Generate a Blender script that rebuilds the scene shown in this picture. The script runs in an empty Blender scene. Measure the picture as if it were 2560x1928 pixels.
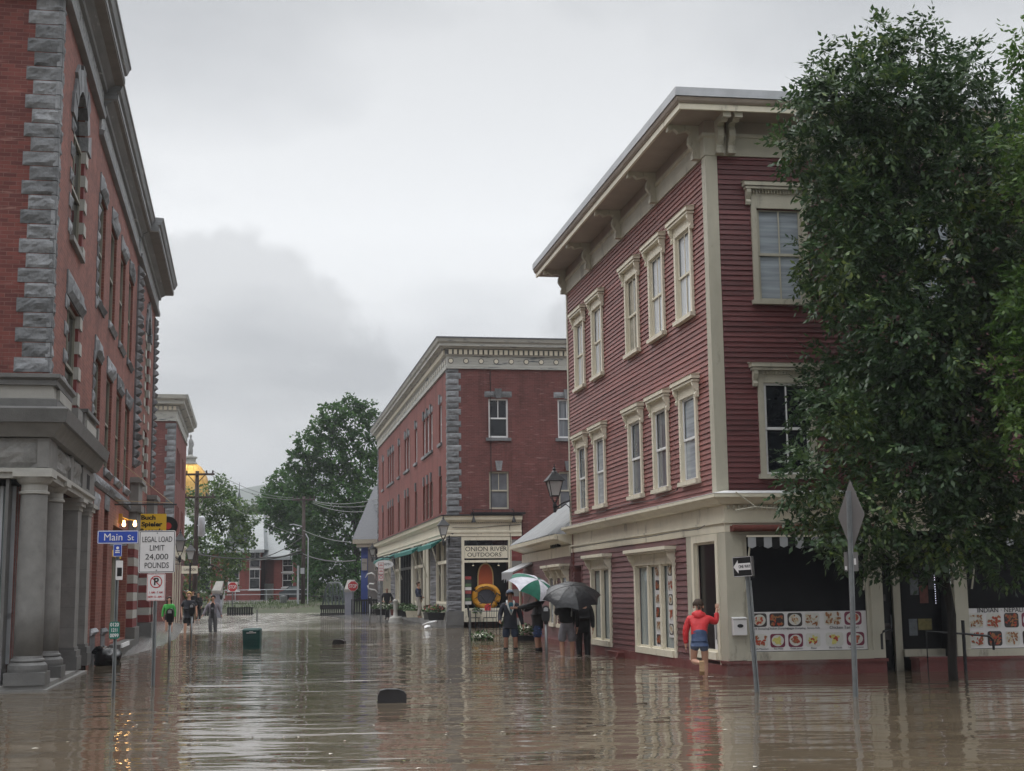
import bpy, bmesh, math, random
import numpy as np
from mathutils import Matrix, Vector, Euler
random.seed(7); np.random.seed(7)
R = math.radians
SC = bpy.context.scene
COL = SC.collection

# ------------------------------------------------------------------ camera
PITCH = math.atan(515/3400.0)
cam_d = bpy.data.cameras.new("camera"); cam = bpy.data.objects.new("camera", cam_d); COL.objects.link(cam)
cam_d.sensor_width = 36.0; cam_d.lens = 36.0*3400/2560; cam_d.clip_start = 0.1; cam_d.clip_end = 6000
cam.matrix_world = Matrix.Translation((0, 0, 1.5)) @ Matrix.Rotation(math.pi/2+PITCH, 4, 'X') @ Matrix.Rotation(-0.012, 4, 'Z')
SC.camera = cam

# ------------------------------------------------------------------ sky, sun, exposure
SC.view_settings.view_transform = 'Standard'; SC.view_settings.look = 'None'
SC.view_settings.gamma = 1.0; SC.view_settings.exposure = 0.2
SC.render.use_motion_blur = False
SC.cycles.max_bounces = 6; SC.cycles.diffuse_bounces = 3; SC.cycles.glossy_bounces = 3
SC.cycles.transparent_max_bounces = 6; SC.cycles.volume_bounces = 0
SC.cycles.use_denoising = True
W = bpy.data.worlds.new("World"); SC.world = W; W.use_nodes = True
def make_world():
    nt = W.node_tree; nt.nodes.clear(); N = nt.nodes.new; L = nt.links.new
    out = N('ShaderNodeOutputWorld'); bg = N('ShaderNodeBackground'); bg.inputs[1].default_value = 0.1
    sky = N('ShaderNodeTexSky'); sky.sky_type = 'NISHITA'; sky.sun_disc = False
    sky.sun_elevation = R(52); sky.sun_rotation = R(-45); sky.dust_density = 4
    tc = N('ShaderNodeTexCoord'); sep = N('ShaderNodeSeparateXYZ'); L(tc.outputs['Generated'], sep.inputs[0])
    # clouds drift on a plane overhead: x/(z+.12), y/(z+.12)
    add = N('ShaderNodeMath'); add.operation = 'ADD'; add.inputs[1].default_value = 0.16; L(sep.outputs[2], add.inputs[0])
    mx = N('ShaderNodeMath'); mx.operation = 'MAXIMUM'; mx.inputs[1].default_value = 0.1; L(add.outputs[0], mx.inputs[0])
    dx = N('ShaderNodeMath'); dx.operation = 'DIVIDE'; L(sep.outputs[0], dx.inputs[0]); L(mx.outputs[0], dx.inputs[1])
    dy = N('ShaderNodeMath'); dy.operation = 'DIVIDE'; L(sep.outputs[1], dy.inputs[0]); L(mx.outputs[0], dy.inputs[1])
    cb = N('ShaderNodeCombineXYZ'); L(dx.outputs[0], cb.inputs[0]); L(dy.outputs[0], cb.inputs[1])
    n1 = N('ShaderNodeTexNoise'); n1.inputs['Scale'].default_value = 1.15; n1.inputs['Detail'].default_value = 7
    n1.inputs['Roughness'].default_value = 0.5; n1.inputs['Distortion'].default_value = 0.3
    off = N('ShaderNodeVectorMath'); off.operation = 'ADD'; off.inputs[1].default_value = (3.1, 1.7, 0.0)
    L(cb.outputs[0], off.inputs[0]); L(off.outputs[0], n1.inputs['Vector'])
    r1 = N('ShaderNodeValToRGB'); e = r1.color_ramp.elements
    e[0].position = 0.36; e[0].color = (6.1, 6.3, 6.55, 1); e[1].position = 0.58; e[1].color = (8.9, 9.05, 9.2, 1)
    L(n1.outputs[0], r1.inputs[0])
    # deck brightens toward the zenith, as overcast skies do
    r2 = N('ShaderNodeValToRGB'); e = r2.color_ramp.elements
    e[0].position = 0.0; e[0].color = (0.68,)*3+(1,); e[1].position = 1.0; e[1].color = (3.6,)*3+(1,)
    for p, c in ((0.10, .76), (0.20, .92), (0.26, .98), (0.33, .86), (0.41, .74), (0.50, 1.4), (.65, 2.5), (.82, 3.4)):
        k = r2.color_ramp.elements.new(p); k.color = (c,)*3+(1,)
    L(sep.outputs[2], r2.inputs[0])
    mul = N('ShaderNodeMix'); mul.data_type = 'RGBA'; mul.blend_type = 'MULTIPLY'; mul.inputs[0].default_value = 1
    L(r1.outputs[0], mul.inputs[6]); L(r2.outputs[0], mul.inputs[7])
    # low bank of duller billowing cloud
    n2 = N('ShaderNodeTexNoise'); n2.inputs['Scale'].default_value = 4.2; n2.inputs['Detail'].default_value = 8; n2.inputs['Roughness'].default_value = .5
    of2 = N('ShaderNodeVectorMath'); of2.operation = 'ADD'; of2.inputs[1].default_value = (.62, .2, .35); L(tc.outputs['Generated'], of2.inputs[0]); L(of2.outputs[0], n2.inputs['Vector'])
    ma = N('ShaderNodeMath'); ma.operation = 'MULTIPLY_ADD'; ma.inputs[1].default_value = .66; ma.inputs[2].default_value = -.105; L(n2.outputs[0], ma.inputs[0])
    su = N('ShaderNodeMath'); su.operation = 'SUBTRACT'; L(ma.outputs[0], su.inputs[0]); L(sep.outputs[2], su.inputs[1])
    ms = N('ShaderNodeMapRange'); ms.interpolation_type = 'SMOOTHSTEP'; ms.inputs[1].default_value = -.003; ms.inputs[2].default_value = .022; ms.inputs[3].default_value = 1.0; ms.inputs[4].default_value = .78; L(su.outputs[0], ms.inputs[0])
    mb = N('ShaderNodeVectorMath'); mb.operation = 'SCALE'; L(mul.outputs[2], mb.inputs[0]); L(ms.outputs[0], mb.inputs[3])
    mr = N('ShaderNodeMapRange'); mr.inputs[1].default_value = -1; mr.inputs[2].default_value = .2
    mr.inputs[3].default_value = 0.8; mr.inputs[4].default_value = 1.0; L(sep.outputs[1], mr.inputs[0])
    mul2 = N('ShaderNodeVectorMath'); mul2.operation = 'SCALE'; L(mb.outputs[0], mul2.inputs[0]); L(mr.outputs[0], mul2.inputs[3])
    mix = N('ShaderNodeMix'); mix.data_type = 'RGBA'; mix.inputs[0].default_value = 0.06
    L(mul2.outputs[0], mix.inputs[6]); L(sky.outputs[0], mix.inputs[7])
    L(mix.outputs[2], bg.inputs[0]); L(bg.outputs[0], out.inputs[0])
make_world()
sun_d = bpy.data.lights.new("sun", 'SUN'); sun_d.energy = 1.1; sun_d.angle = R(60); sun_d.color = (1, .97, .93)
sun = bpy.data.objects.new("sun", sun_d); COL.objects.link(sun)
sun.rotation_euler = Vector((math.sin(R(-45))*math.cos(R(52)), math.cos(R(-45))*math.cos(R(52)), math.sin(R(52)))).to_track_quat('Z', 'Y').to_euler()

# ------------------------------------------------------------------ helpers
def azd(a): a = R(a); return Vector((math.sin(a), math.cos(a), 0))
def frame(o, az):
    """facade frame: x along the wall, y into the building, z up"""
    d = azd(az); y = Vector((0, 0, 1)).cross(d)
    return Matrix(((d.x, y.x, 0, o[0]), (d.y, y.y, 0, o[1]), (0, 0, 1, o[2] if len(o) > 2 else 0), (0, 0, 0, 1)))
def tag(o, label=None, cat=None, group=None, kind=None):
    if label: o['label'] = label
    if cat: o['category'] = cat
    if group: o['group'] = group
    if kind: o['kind'] = kind
    return o
def empty(name, loc, label, cat, group=None, rz=0):
    o = bpy.data.objects.new(name, None); COL.objects.link(o); o.location = loc; o.rotation_euler = (0, 0, rz)
    o.empty_display_size = 0.2
    return tag(o, label, cat, group)
def copy_tree(o, parent=None):
    c = o.copy(); COL.objects.link(c)
    if parent is not None: c.parent = parent
    for ch in list(o.children): copy_tree(ch, c)
    return c

class MB:
    def __init__(s, M=None):
        s.v = []; s.f = []; s.uv = []; s.mi = []; s.g = []; s.M = M or Matrix.Identity(4); s.m = 0; s.mats = None
    def face(s, pts, uv=None):
        i = len(s.v); pts = [Vector(p) for p in pts]
        if uv is None:
            n = Vector((0, 0, 0))
            for a in range(len(pts)):
                p, q = pts[a], pts[(a+1) % len(pts)]
                n += p.cross(q)
            ax = max(range(3), key=lambda k: abs(n[k]))
            uv = [((p.y, p.z) if ax == 0 else (p.x, p.z) if ax == 1 else (p.x, p.y)) for p in pts]
        for p in pts: s.v.append(tuple(s.M @ p))
        s.f.append(tuple(range(i, i+len(pts)))); s.uv.append(uv); s.mi.append(s.m)
    def shared(s, pts, faces, uvs=None):
        """connected piece (one island)"""
        i = len(s.v); P = [Vector(p) for p in pts]; s.g.append((len(s.v), len(s.f)))
        for p in P: s.v.append(tuple(s.M @ p))
        for k, f in enumerate(faces):
            s.f.append(tuple(i+a for a in f)); s.mi.append(s.m)
            if uvs: s.uv.append([uvs[a] for a in f]); continue
            n = Vector((0, 0, 0))
            for a in range(len(f)): n += P[f[a]].cross(P[f[(a+1) % len(f)]])
            ax = max(range(3), key=lambda q: abs(n[q]))
            s.uv.append([((P[a].y, P[a].z) if ax == 0 else (P[a].x, P[a].z) if ax == 1 else (P[a].x, P[a].y)) for a in f])
    def box(s, x0, x1, y0, y1, z0, z1):
        if x0 > x1: x0, x1 = x1, x0
        if y0 > y1: y0, y1 = y1, y0
        p = [(x0, y0, z0), (x1, y0, z0), (x1, y1, z0), (x0, y1, z0), (x0, y0, z1), (x1, y0, z1), (x1, y1, z1), (x0, y1, z1)]
        s.shared(p, [(0, 3, 2, 1), (4, 5, 6, 7), (0, 1, 5, 4), (1, 2, 6, 5), (2, 3, 7, 6), (3, 0, 4, 7)])
    def prism(s, poly, a0, a1, axis='x'):
        """poly of 2 coords extruded along axis"""
        n = len(poly)
        def P(u, v, a): return (a, u, v) if axis == 'x' else (u, a, v) if axis == 'y' else (u, v, a)
        pts = [P(u, v, a0) for u, v in poly]+[P(u, v, a1) for u, v in poly]
        fs = [tuple(range(n))[::-1], tuple(range(n, 2*n))]+[(i, (i+1) % n, (i+1) % n+n, i+n) for i in range(n)]
        s.shared(pts, fs)
    def lathe(s, prof, c=(0, 0, 0), n=20, axis='z'):
        pts = []; fs = []
        for r, z in prof:
            for k in range(n):
                a = 2*math.pi*k/n
                q = (r*math.cos(a), r*math.sin(a), z)
                if axis == 'y': q = (q[0], q[2], q[1])
                if axis == 'x': q = (q[2], q[0], q[1])
                pts.append((c[0]+q[0], c[1]+q[1], c[2]+q[2]))
        for i in range(len(prof)-1):
            for k in range(n):
                k2 = (k+1) % n; fs.append((i*n+k, i*n+k2, (i+1)*n+k2, (i+1)*n+k))
        fs.append(tuple(range(n))[::-1]); fs.append(tuple(range((len(prof)-1)*n, len(prof)*n)))
        s.shared(pts, fs)
    def tube(s, path, r, n=6):
        path = [Vector(p) for p in path]; m = len(path); rs = r if isinstance(r, (list, tuple)) else [r]*m
        pts = []; fs = []
        for i, p in enumerate(path):
            t = (path[min(i+1, m-1)]-path[max(i-1, 0)])
            if t.length < 1e-6: t = Vector((0, 0, 1))
            t.normalize()
            a = t.cross(Vector((0, 0, 1)) if abs(t.z) < .9 else Vector((1, 0, 0))).normalized(); b = t.cross(a)
            for k in range(n):
                w = 2*math.pi*k/n; pts.append(p+rs[i]*(math.cos(w)*a+math.sin(w)*b))
        for i in range(m-1):
            for k in range(n):
                k2 = (k+1) % n; fs.append((i*n+k, i*n+k2, (i+1)*n+k2, (i+1)*n+k))
        fs.append(tuple(range(n))[::-1]); fs.append(tuple(range((m-1)*n, m*n)))
        s.shared(pts, fs)
    def sweep(s, path, prof, side=-1):
        """closed profile (offset out, z) swept on a plan polyline, mitred; side +1: outward is left of travel"""
        P = [Vector((p[0], p[1])) for p in path]; m = len(P); n = len(prof); nn = []
        for i in range(m-1):
            d = (P[i+1]-P[i]).normalized(); nn.append(Vector((-d.y, d.x))*side)
        mit = []
        for i in range(m):
            if i == 0: mit.append(nn[0])
            elif i == m-1: mit.append(nn[-1])
            else:
                b = (nn[i-1]+nn[i]).normalized(); mit.append(b/max(.3, b.dot(nn[i])))
        pts = []; uv = []; l = 0; per = [0]
        for k in range(n):
            a, b = prof[k], prof[(k+1) % n]; per.append(per[-1]+math.hypot(a[0]-b[0], a[1]-b[1]))
        for i in range(m-1):
            L = (P[i+1]-P[i]).length
            for k in range(n):
                k2 = (k+1) % n; q = []
                for (ii, kk) in ((i, k), (i+1, k), (i+1, k2), (i, k2)):
                    o, z = prof[kk]; w = P[ii]+mit[ii]*o; q.append((w.x, w.y, z))
                s.face(q, [(l, per[k]), (l+L, per[k]), (l+L, per[k+1]), (l, per[k+1])])
            l += L
        for i in (0, m-1):
            s.face([((P[i]+mit[i]*o).x, (P[i]+mit[i]*o).y, z) for o, z in prof])
    def wall(s, x0, x1, z0, z1, holes=(), y=0.0, depth=.25):
        xs = sorted(set([x0, x1]+[h[0] for h in holes]+[h[1] for h in holes])); zs = sorted(set([z0, z1]+[h[2] for h in holes]+[h[3] for h in holes]))
        xs = [x for x in xs if x0 <= x <= x1]; zs = [z for z in zs if z0 <= z <= z1]
        for i in range(len(xs)-1):
            for j in range(len(zs)-1):
                cx = (xs[i]+xs[i+1])/2; cz = (zs[j]+zs[j+1])/2
                if any(h[0] < cx < h[1] and h[2] < cz < h[3] for h in holes): continue
                s.face([(xs[i], y, zs[j]), (xs[i+1], y, zs[j]), (xs[i+1], y, zs[j+1]), (xs[i], y, zs[j+1])])
        for h in holes:
            a, b, c, d = h[:4]; e = y+depth
            s.face([(a, y, c), (a, e, c), (a, e, d), (a, y, d)]); s.face([(b, y, c), (b, y, d), (b, e, d), (b, e, c)])
            s.face([(a, y, d), (a, e, d), (b, e, d), (b, y, d)]); s.face([(a, y, c), (b, y, c), (b, e, c), (a, e, c)])
    def clap(s, x0, x1, z0, z1, holes=(), pitch=.095, y=0.0, t=.026):
        n = int(round((z1-z0)/pitch)); pitch = (z1-z0)/n
        for j in range(n):
            a = z0+j*pitch; b = a+pitch; segs = [(x0, x1)]
            for h in holes:
                if h[3] <= a+.01 or h[2] >= b-.01: continue
                ns = []
                for (p, q) in segs:
                    if h[1] <= p or h[0] >= q: ns.append((p, q)); continue
                    if h[0] > p: ns.append((p, h[0]))
                    if h[1] < q: ns.append((h[1], q))
                segs = ns
            for (p, q) in segs:
                # boards are 2.5-4.5 m long
                cuts = [p]; 
                while q-cuts[-1] > 4.5: cuts.append(cuts[-1]+random.uniform(2.2, 4.2))
                cuts.append(q)
                for c0, c1 in zip(cuts[:-1], cuts[1:]):
                    tt = t+random.uniform(-.003, .004); g = random.uniform(0, .003)
                    u = random.uniform(0, 50)
                    s.shared([(c0, y, a-.004), (c1, y, a-.004), (c1, y-tt, a+g-.004), (c0, y-tt, a-.004), (c1, y-.003, b), (c0, y-.003, b)],
                             [(0, 1, 2, 3), (3, 2, 4, 5)], [(c0+u, a+u), (c1+u, a+u), (c1+u, a+u), (c0+u, a+u), (c1+u, b+u), (c0+u, b+u)])
    def rock(s, x0, x1, z0, z1, y=0.0, out=.06, dep=.2, nx=7, nz=5, rough=.035, side=None):
        """rock faced block standing out from the wall, one island"""
        if x0 > x1: x0, x1 = x1, x0
        pts = []; fs = []; W_ = x1-x0; H_ = z1-z0
        ph = [random.uniform(0, 6.3) for _ in range(6)]
        for j in range(nz+1):
            for i in range(nx+1):
                u = i/nx; v = j/nz; edge = min(u, 1-u, v, 1-v)
                if edge <= 0: yy = y-out*.35
                else:
                    k = math.sin(u*5.2+ph[0]+2.0*math.sin(v*3+ph[1]))*.5+math.sin(v*6.1+ph[2]+u*3.3*math.sin(ph[3]))*.5
                    yy = y-out-k*rough+random.uniform(-.4, .4)*rough
                pts.append((x0+W_*u, yy, z0+H_*v))
        for j in range(nz):
            for i in range(nx):
                a = j*(nx+1)+i; fs.append((a, a+1, a+nx+2, a+nx+1))
        b = len(pts); pts += [(x0, y+dep, z0), (x1, y+dep, z0), (x1, y+dep, z1), (x0, y+dep, z1)]
        bot = list(range(nx+1)); top = [nz*(nx+1)+i for i in range(nx+1)]
        lef = [j*(nx+1) for j in range(nz+1)]; rig = [j*(nx+1)+nx for j in range(nz+1)]
        fs.append(tuple(bot[::-1])+(b, b+1)); fs.append(tuple(top)+(b+2, b+3))
        fs.append(tuple(lef)+(b+3, b)); fs.append(tuple(rig[::-1])+(b+1, b+2))
        s.shared(pts, fs)
    def ngon(s, pts2, y, thick=0.0):
        """flat polygon in xz at depth y"""
        if thick: s.prism([(p[0], p[1]) for p in pts2], y, y+thick, 'y')
        else: s.face([(p[0], y, p[1]) for p in pts2])
    def disc(s, cx, cz, r, y, n=16, rz=None, thick=0.0):
        s.ngon([(cx+r*math.cos(2*math.pi*k/n), cz+(rz or r)*math.sin(2*math.pi*k/n)) for k in range(n)], y, thick)
    def each(s, name, mats, parent=None):
        """every piece becomes a part of its own"""
        g = s.g+[(len(s.v), len(s.f))]; out = []
        for (v0, f0), (v1, f1) in zip(g[:-1], g[1:]):
            q = MB(); q.v = s.v[v0:v1]; q.f = [tuple(a-v0 for a in f) for f in s.f[f0:f1]]; q.uv = s.uv[f0:f1]; q.mi = s.mi[f0:f1]
            if q.f: out.append(q.build(name, mats, parent))
        return out
    def build(s, name, mats, parent=None, smooth=False, loc=None):
        """world-space mesh; the origin is the parent's location or loc"""
        off = Vector((0, 0, 0))
        if parent is not None:
            p = parent
            while p is not None: off += p.location; p = p.parent
        elif loc is not None: off = Vector(loc)
        me = bpy.data.meshes.new(name)
        a = np.array(s.v, dtype=np.float64).reshape(-1, 3)-np.array(off)
        me.from_pydata(a.tolist(), [], s.f)
        uvl = me.uv_layers.new(name='UVMap')
        flat = [c for f in s.uv for p in f for c in p[:2]]
        uvl.data.foreach_set('uv', flat)
        if not isinstance(mats, (list, tuple)): mats = [mats]
        for m in mats: me.materials.append(m)
        if len(mats) > 1: me.polygons.foreach_set('material_index', s.mi)
        if smooth: me.polygons.foreach_set('use_smooth', [True]*len(me.polygons))
        o = bpy.data.objects.new(name, me); COL.objects.link(o)
        if parent is not None: o.parent = parent
        elif loc is not None: o.location = off
        return o
def place(o, parent, M):
    """put an object built in its own local frame at M (world) under parent (unrotated chain)"""
    off = Vector((0, 0, 0)); p = parent
    while p is not None: off += p.location; p = p.parent
    o.parent = parent; o.matrix_local = Matrix.Translation(-off) @ M
    return o
_fc = {}
def lettering(txt, size, mat, M, parent, name='lettering', wid=None, align='CENTER', ext=.002, space=1.0, bold=0.0, shear=0.0):
    cu = bpy.data.curves.new('t', 'FONT'); cu.body = txt; cu.size = size; cu.align_x = align; cu.align_y = 'CENTER'
    cu.extrude = ext; cu.space_character = space; cu.offset = bold; cu.shear = shear; cu.resolution_u = 5
    ob = bpy.data.objects.new('t', cu); COL.objects.link(ob)
    dg = bpy.context.evaluated_depsgraph_get(); me = bpy.data.meshes.new_from_object(ob.evaluated_get(dg))
    bpy.data.objects.remove(ob); bpy.data.curves.remove(cu)
    a = np.empty(len(me.vertices)*3); me.vertices.foreach_get('co', a); a = a.reshape(-1, 3)
    if wid and len(a):
        w = a[:, 0].max()-a[:, 0].min(); k = wid/w; a[:, 0] *= k
    # text lies in xy facing +z: stand it up facing -y
    b = np.stack([a[:, 0], -a[:, 2], a[:, 1]], 1); me.vertices.foreach_set('co', b.ravel()); me.update()
    me.materials.clear(); me.materials.append(mat); me.name = name
    o = bpy.data.objects.new(name, me); COL.objects.link(o)
    if parent is not None: place(o, parent, M)
    else: o.matrix_world = M
    return o
def T(x, y, z): return Matrix.Translation((x, y, z))

# ------------------------------------------------------------------ materials
def new_mat(name):
    m = bpy.data.materials.new(name); m.use_nodes = True; nt = m.node_tree
    return m, nt, nt.nodes.new, nt.links.new, nt.nodes['Principled BSDF']
def paint(name, col, rough=.6, var=.18, scale=3.0, bump=.15, bscale=30, metal=0, island=.0, dirt=None, dscale=1.2, dthr=.55, spec=.4, coord='Object', stretch=(1, 1, 1)):
    m, nt, N, L, b = new_mat(name)
    tc = N('ShaderNodeTexCoord'); mp = N('ShaderNodeMapping'); mp.inputs['Scale'].default_value = stretch; L(tc.outputs[coord], mp.inputs[0])
    n = N('ShaderNodeTexNoise'); n.inputs['Scale'].default_value = scale; n.inputs['Detail'].default_value = 6; n.inputs['Roughness'].default_value = .65
    L(mp.outputs[0], n.inputs['Vector'])
    mr = N('ShaderNodeMapRange'); mr.inputs[1].default_value = .25; mr.inputs[2].default_value = .75
    mr.inputs[3].default_value = 1-var; mr.inputs[4].default_value = 1+var; L(n.outputs[0], mr.inputs[0])
    src = mr.outputs[0]
    if island:
        g = N('ShaderNodeNewGeometry'); m2 = N('ShaderNodeMapRange'); m2.inputs[3].default_value = 1-island; m2.inputs[4].default_value = 1+island
        oi = N('ShaderNodeObjectInfo'); ad = N('ShaderNodeMath'); fr_ = N('ShaderNodeMath'); fr_.operation = 'FRACT'; L(g.outputs['Random Per Island'], ad.inputs[0]); L(oi.outputs['Random'], ad.inputs[1]); L(ad.outputs[0], fr_.inputs[0])
        L(fr_.outputs[0], m2.inputs[0]); mm = N('ShaderNodeMath'); mm.operation = 'MULTIPLY'
        L(src, mm.inputs[0]); L(m2.outputs[0], mm.inputs[1]); src = mm.outputs[0]
    sc = N('ShaderNodeVectorMath'); sc.operation = 'SCALE'; sc.inputs[0].default_value = col[:3]; L(src, sc.inputs[3]); colout = sc.outputs[0]
    if dirt:
        d = N('ShaderNodeTexNoise'); d.inputs['Scale'].default_value = dscale; d.inputs['Detail'].default_value = 8; d.inputs['Roughness'].default_value = .7
        L(mp.outputs[0], d.inputs['Vector'])
        rr = N('ShaderNodeMapRange'); rr.inputs[1].default_value = dthr; rr.inputs[2].default_value = dthr+.12; L(d.outputs[0], rr.inputs[0])
        mx = N('ShaderNodeMix'); mx.data_type = 'RGBA'; mx.inputs[7].default_value = (*dirt, 1); L(rr.outputs[0], mx.inputs[0]); L(colout, mx.inputs[6]); colout = mx.outputs[2]
    L(colout, b.inputs['Base Color'])
    b.inputs['Roughness'].default_value = rough; b.inputs['Metallic'].default_value = metal; b.inputs['Specular IOR Level'].default_value = spec
    if bump:
        bn = N('ShaderNodeTexNoise'); bn.inputs['Scale'].default_value = bscale; bn.inputs['Detail'].default_value = 5; L(mp.outputs[0], bn.inputs['Vector'])
        bp = N('ShaderNodeBump'); bp.inputs['Strength'].default_value = bump; bp.inputs['Distance'].default_value = .02; L(bn.outputs[0], bp.inputs['Height']); L(bp.outputs[0], b.inputs['Normal'])
    return m
def brick(name, c1, c2, mortar, var=.25, pale=None, stain=None):
    m, nt, N, L, b = new_mat(name)
    tc = N('ShaderNodeTexCoord'); t = N('ShaderNodeTexBrick')
    t.inputs['Scale'].default_value = 1; t.inputs['Brick Width'].default_value = .215; t.inputs['Row Height'].default_value = .072
    t.inputs['Mortar Size'].default_value = .006; t.inputs['Mortar Smooth'].default_value = .4; t.inputs['Bias'].default_value = -.1
    t.inputs['Color1'].default_value = (*c1, 1); t.inputs['Color2'].default_value = (*c2, 1); t.inputs['Mortar'].default_value = (*mortar, 1)
    L(tc.outputs['UV'], t.inputs[0])
    n = N('ShaderNodeTexNoise'); n.inputs['Scale'].default_value = .9; n.inputs['Detail'].default_value = 8; n.inputs['Roughness'].default_value = .7; L(tc.outputs['UV'], n.inputs['Vector'])
    mr = N('ShaderNodeMapRange'); mr.inputs[1].default_value = .3; mr.inputs[2].default_value = .7; mr.inputs[3].default_value = 1-var; mr.inputs[4].default_value = 1+var; L(n.outputs[0], mr.inputs[0])
    sc = N('ShaderNodeVectorMath'); sc.operation = 'SCALE'; L(t.outputs[0], sc.inputs[0]); L(mr.outputs[0], sc.inputs[3]); out = sc.outputs[0]
    if pale:
        # worn pale joints in short horizontal runs
        mp = N('ShaderNodeMapping'); mp.inputs['Scale'].default_value = (1.6, 13.9, 1); L(tc.outputs['UV'], mp.inputs[0])
        w = N('ShaderNodeTexNoise'); w.inputs['Scale'].default_value = 1.0; w.inputs['Detail'].default_value = 3; L(mp.outputs[0], w.inputs['Vector'])
        rr = N('ShaderNodeMapRange'); rr.inputs[1].default_value = .62; rr.inputs[2].default_value = .72; L(w.outputs[0], rr.inputs[0])
        mx = N('ShaderNodeMix'); mx.data_type = 'RGBA'; mx.inputs[7].default_value = (*pale, 1)
        k = N('ShaderNodeMath'); k.operation = 'MULTIPLY'; k.inputs[1].default_value = .55; L(rr.outputs[0], k.inputs[0]); L(k.outputs[0], mx.inputs[0]); L(out, mx.inputs[6]); out = mx.outputs[2]
    # soot and rain streaks running down the wall
    mq = N('ShaderNodeMapping'); mq.inputs['Scale'].default_value = (1.3, .16, 1); L(tc.outputs['UV'], mq.inputs[0])
    st = N('ShaderNodeTexNoise'); st.inputs['Scale'].default_value = 1; st.inputs['Detail'].default_value = 7; st.inputs['Roughness'].default_value = .7; L(mq.outputs[0], st.inputs['Vector'])
    sr = N('ShaderNodeMapRange'); sr.inputs[1].default_value = .50; sr.inputs[2].default_value = .72; sr.inputs[3].default_value = 1; sr.inputs[4].default_value = .55; L(st.outputs[0], sr.inputs[0])
    s2 = N('ShaderNodeVectorMath'); s2.operation = 'SCALE'; L(out, s2.inputs[0]); L(sr.outputs[0], s2.inputs[3]); out = s2.outputs[0]
    L(out, b.inputs['Base Color']); b.inputs['Roughness'].default_value = .75; b.inputs['Specular IOR Level'].default_value = .3
    bp = N('ShaderNodeBump'); bp.inputs['Strength'].default_value = .5; bp.inputs['Distance'].default_value = .008; bp.invert = True
    L(t.outputs[1], bp.inputs['Height']); L(bp.outputs[0], b.inputs['Normal'])
    return m
def emit(name, col, st):
    m, nt, N, L, b = new_mat(name); b.inputs['Emission Color'].default_value = (*col, 1); b.inputs['Emission Strength'].default_value = st
    b.inputs['Base Color'].default_value = (*col, 1); return m
def glass(name, col, rough=.04, streak=0, scale=14, spec=.6, wob=.05):
    """window pane with what hangs close behind it: dark room, curtain or blind, some with reflected sky in the colour"""
    m, nt, N, L, b = new_mat(name); b.inputs['Roughness'].default_value = rough; b.inputs['IOR'].default_value = 1.5; b.inputs['Specular IOR Level'].default_value = spec
    tc = N('ShaderNodeTexCoord')
    n = N('ShaderNodeTexNoise'); n.inputs['Scale'].default_value = 1.3; n.inputs['Detail'].default_value = 3; L(tc.outputs['Object'], n.inputs['Vector'])
    if streak:
        mp = N('ShaderNodeMapping'); mp.inputs['Scale'].default_value = (scale, .1, .5) if streak > 0 else (.6, .1, scale); L(tc.outputs['Object'], mp.inputs[0]); L(mp.outputs[0], n.inputs['Vector'])
        n.inputs['Scale'].default_value = 1
    mr = N('ShaderNodeMapRange'); mr.inputs[1].default_value = .3; mr.inputs[2].default_value = .7; mr.inputs[3].default_value = 1-abs(streak or .4); mr.inputs[4].default_value = 1.15; L(n.outputs[0], mr.inputs[0])
    sc = N('ShaderNodeVectorMath'); sc.operation = 'SCALE'; sc.inputs[0].default_value = col; L(mr.outputs[0], sc.inputs[3]); L(sc.outputs[0], b.inputs['Base Color'])
    w = N('ShaderNodeTexNoise'); w.inputs['Scale'].default_value = 1.6; L(tc.outputs['Object'], w.inputs['Vector'])
    bp = N('ShaderNodeBump'); bp.inputs['Strength'].default_value = wob; bp.inputs['Distance'].default_value = .15; L(w.outputs[0], bp.inputs['Height']); L(bp.outputs[0], b.inputs['Normal'])
    return m
K = {}
K['brickA'] = brick('brick_orange_red', (.205, .072, .054), (.135, .046, .038), (.24, .13, .10), .26)
K['brickAdk'] = brick('brick_red_shaded', (.165, .05, .042), (.095, .03, .028), (.16, .085, .07), .2, (.34, .2, .17))  # front brick: darker copy of the street brick, its shade put into the colour
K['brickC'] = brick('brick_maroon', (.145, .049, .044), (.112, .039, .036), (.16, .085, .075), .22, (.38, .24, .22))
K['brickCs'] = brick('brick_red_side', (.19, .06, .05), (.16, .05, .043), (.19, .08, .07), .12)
K['brickF'] = brick('brick_house', (.25, .06, .05), (.21, .05, .042), (.2, .09, .08), .1)
K['redband'] = paint('red_sandstone', (.15, .03, .028), .7, .25, 4, .3, 20)
K['quoin'] = paint('rock_granite', (.165, .17, .178), .75, .4, 4, .9, 14, island=.42)
K['granite'] = paint('granite_smooth', (.175, .17, .162), .65, .2, 4, .2, 60, island=.12, dirt=(.12, .115, .11), dscale=2.2, dthr=.58)
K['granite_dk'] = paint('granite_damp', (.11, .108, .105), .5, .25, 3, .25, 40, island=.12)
K['granite_lt'] = paint('granite_pale', (.32, .31, .285), .65, .12, 4, .15, 40, island=.08)
K['rough'] = paint('granite_hammered', (.20, .195, .185), .8, .3, 6, 1.0, 9)
K['carved'] = paint('carved_frieze', (.36, .37, .375), .7, .5, 5, 1.0, 7, dirt=(.08, .085, .09), dscale=5, dthr=.5)
K['cornA'] = paint('cornice_grey', (.19, .195, .20), .6, .3, 2.5, .2, 30, dirt=(.62, .62, .6), dscale=5, dthr=.62, stretch=(.25, .25, 4))
K['soffitA'] = paint('soffit_brown_grey', (.19, .175, .16), .7, .15)
K['cream'] = paint('cream_paint', (.66, .61, .49), .5, .1, 3, .08, 30, dirt=(.30, .27, .21), dscale=2.4, dthr=.59, stretch=(1, 1, .4))
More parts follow.
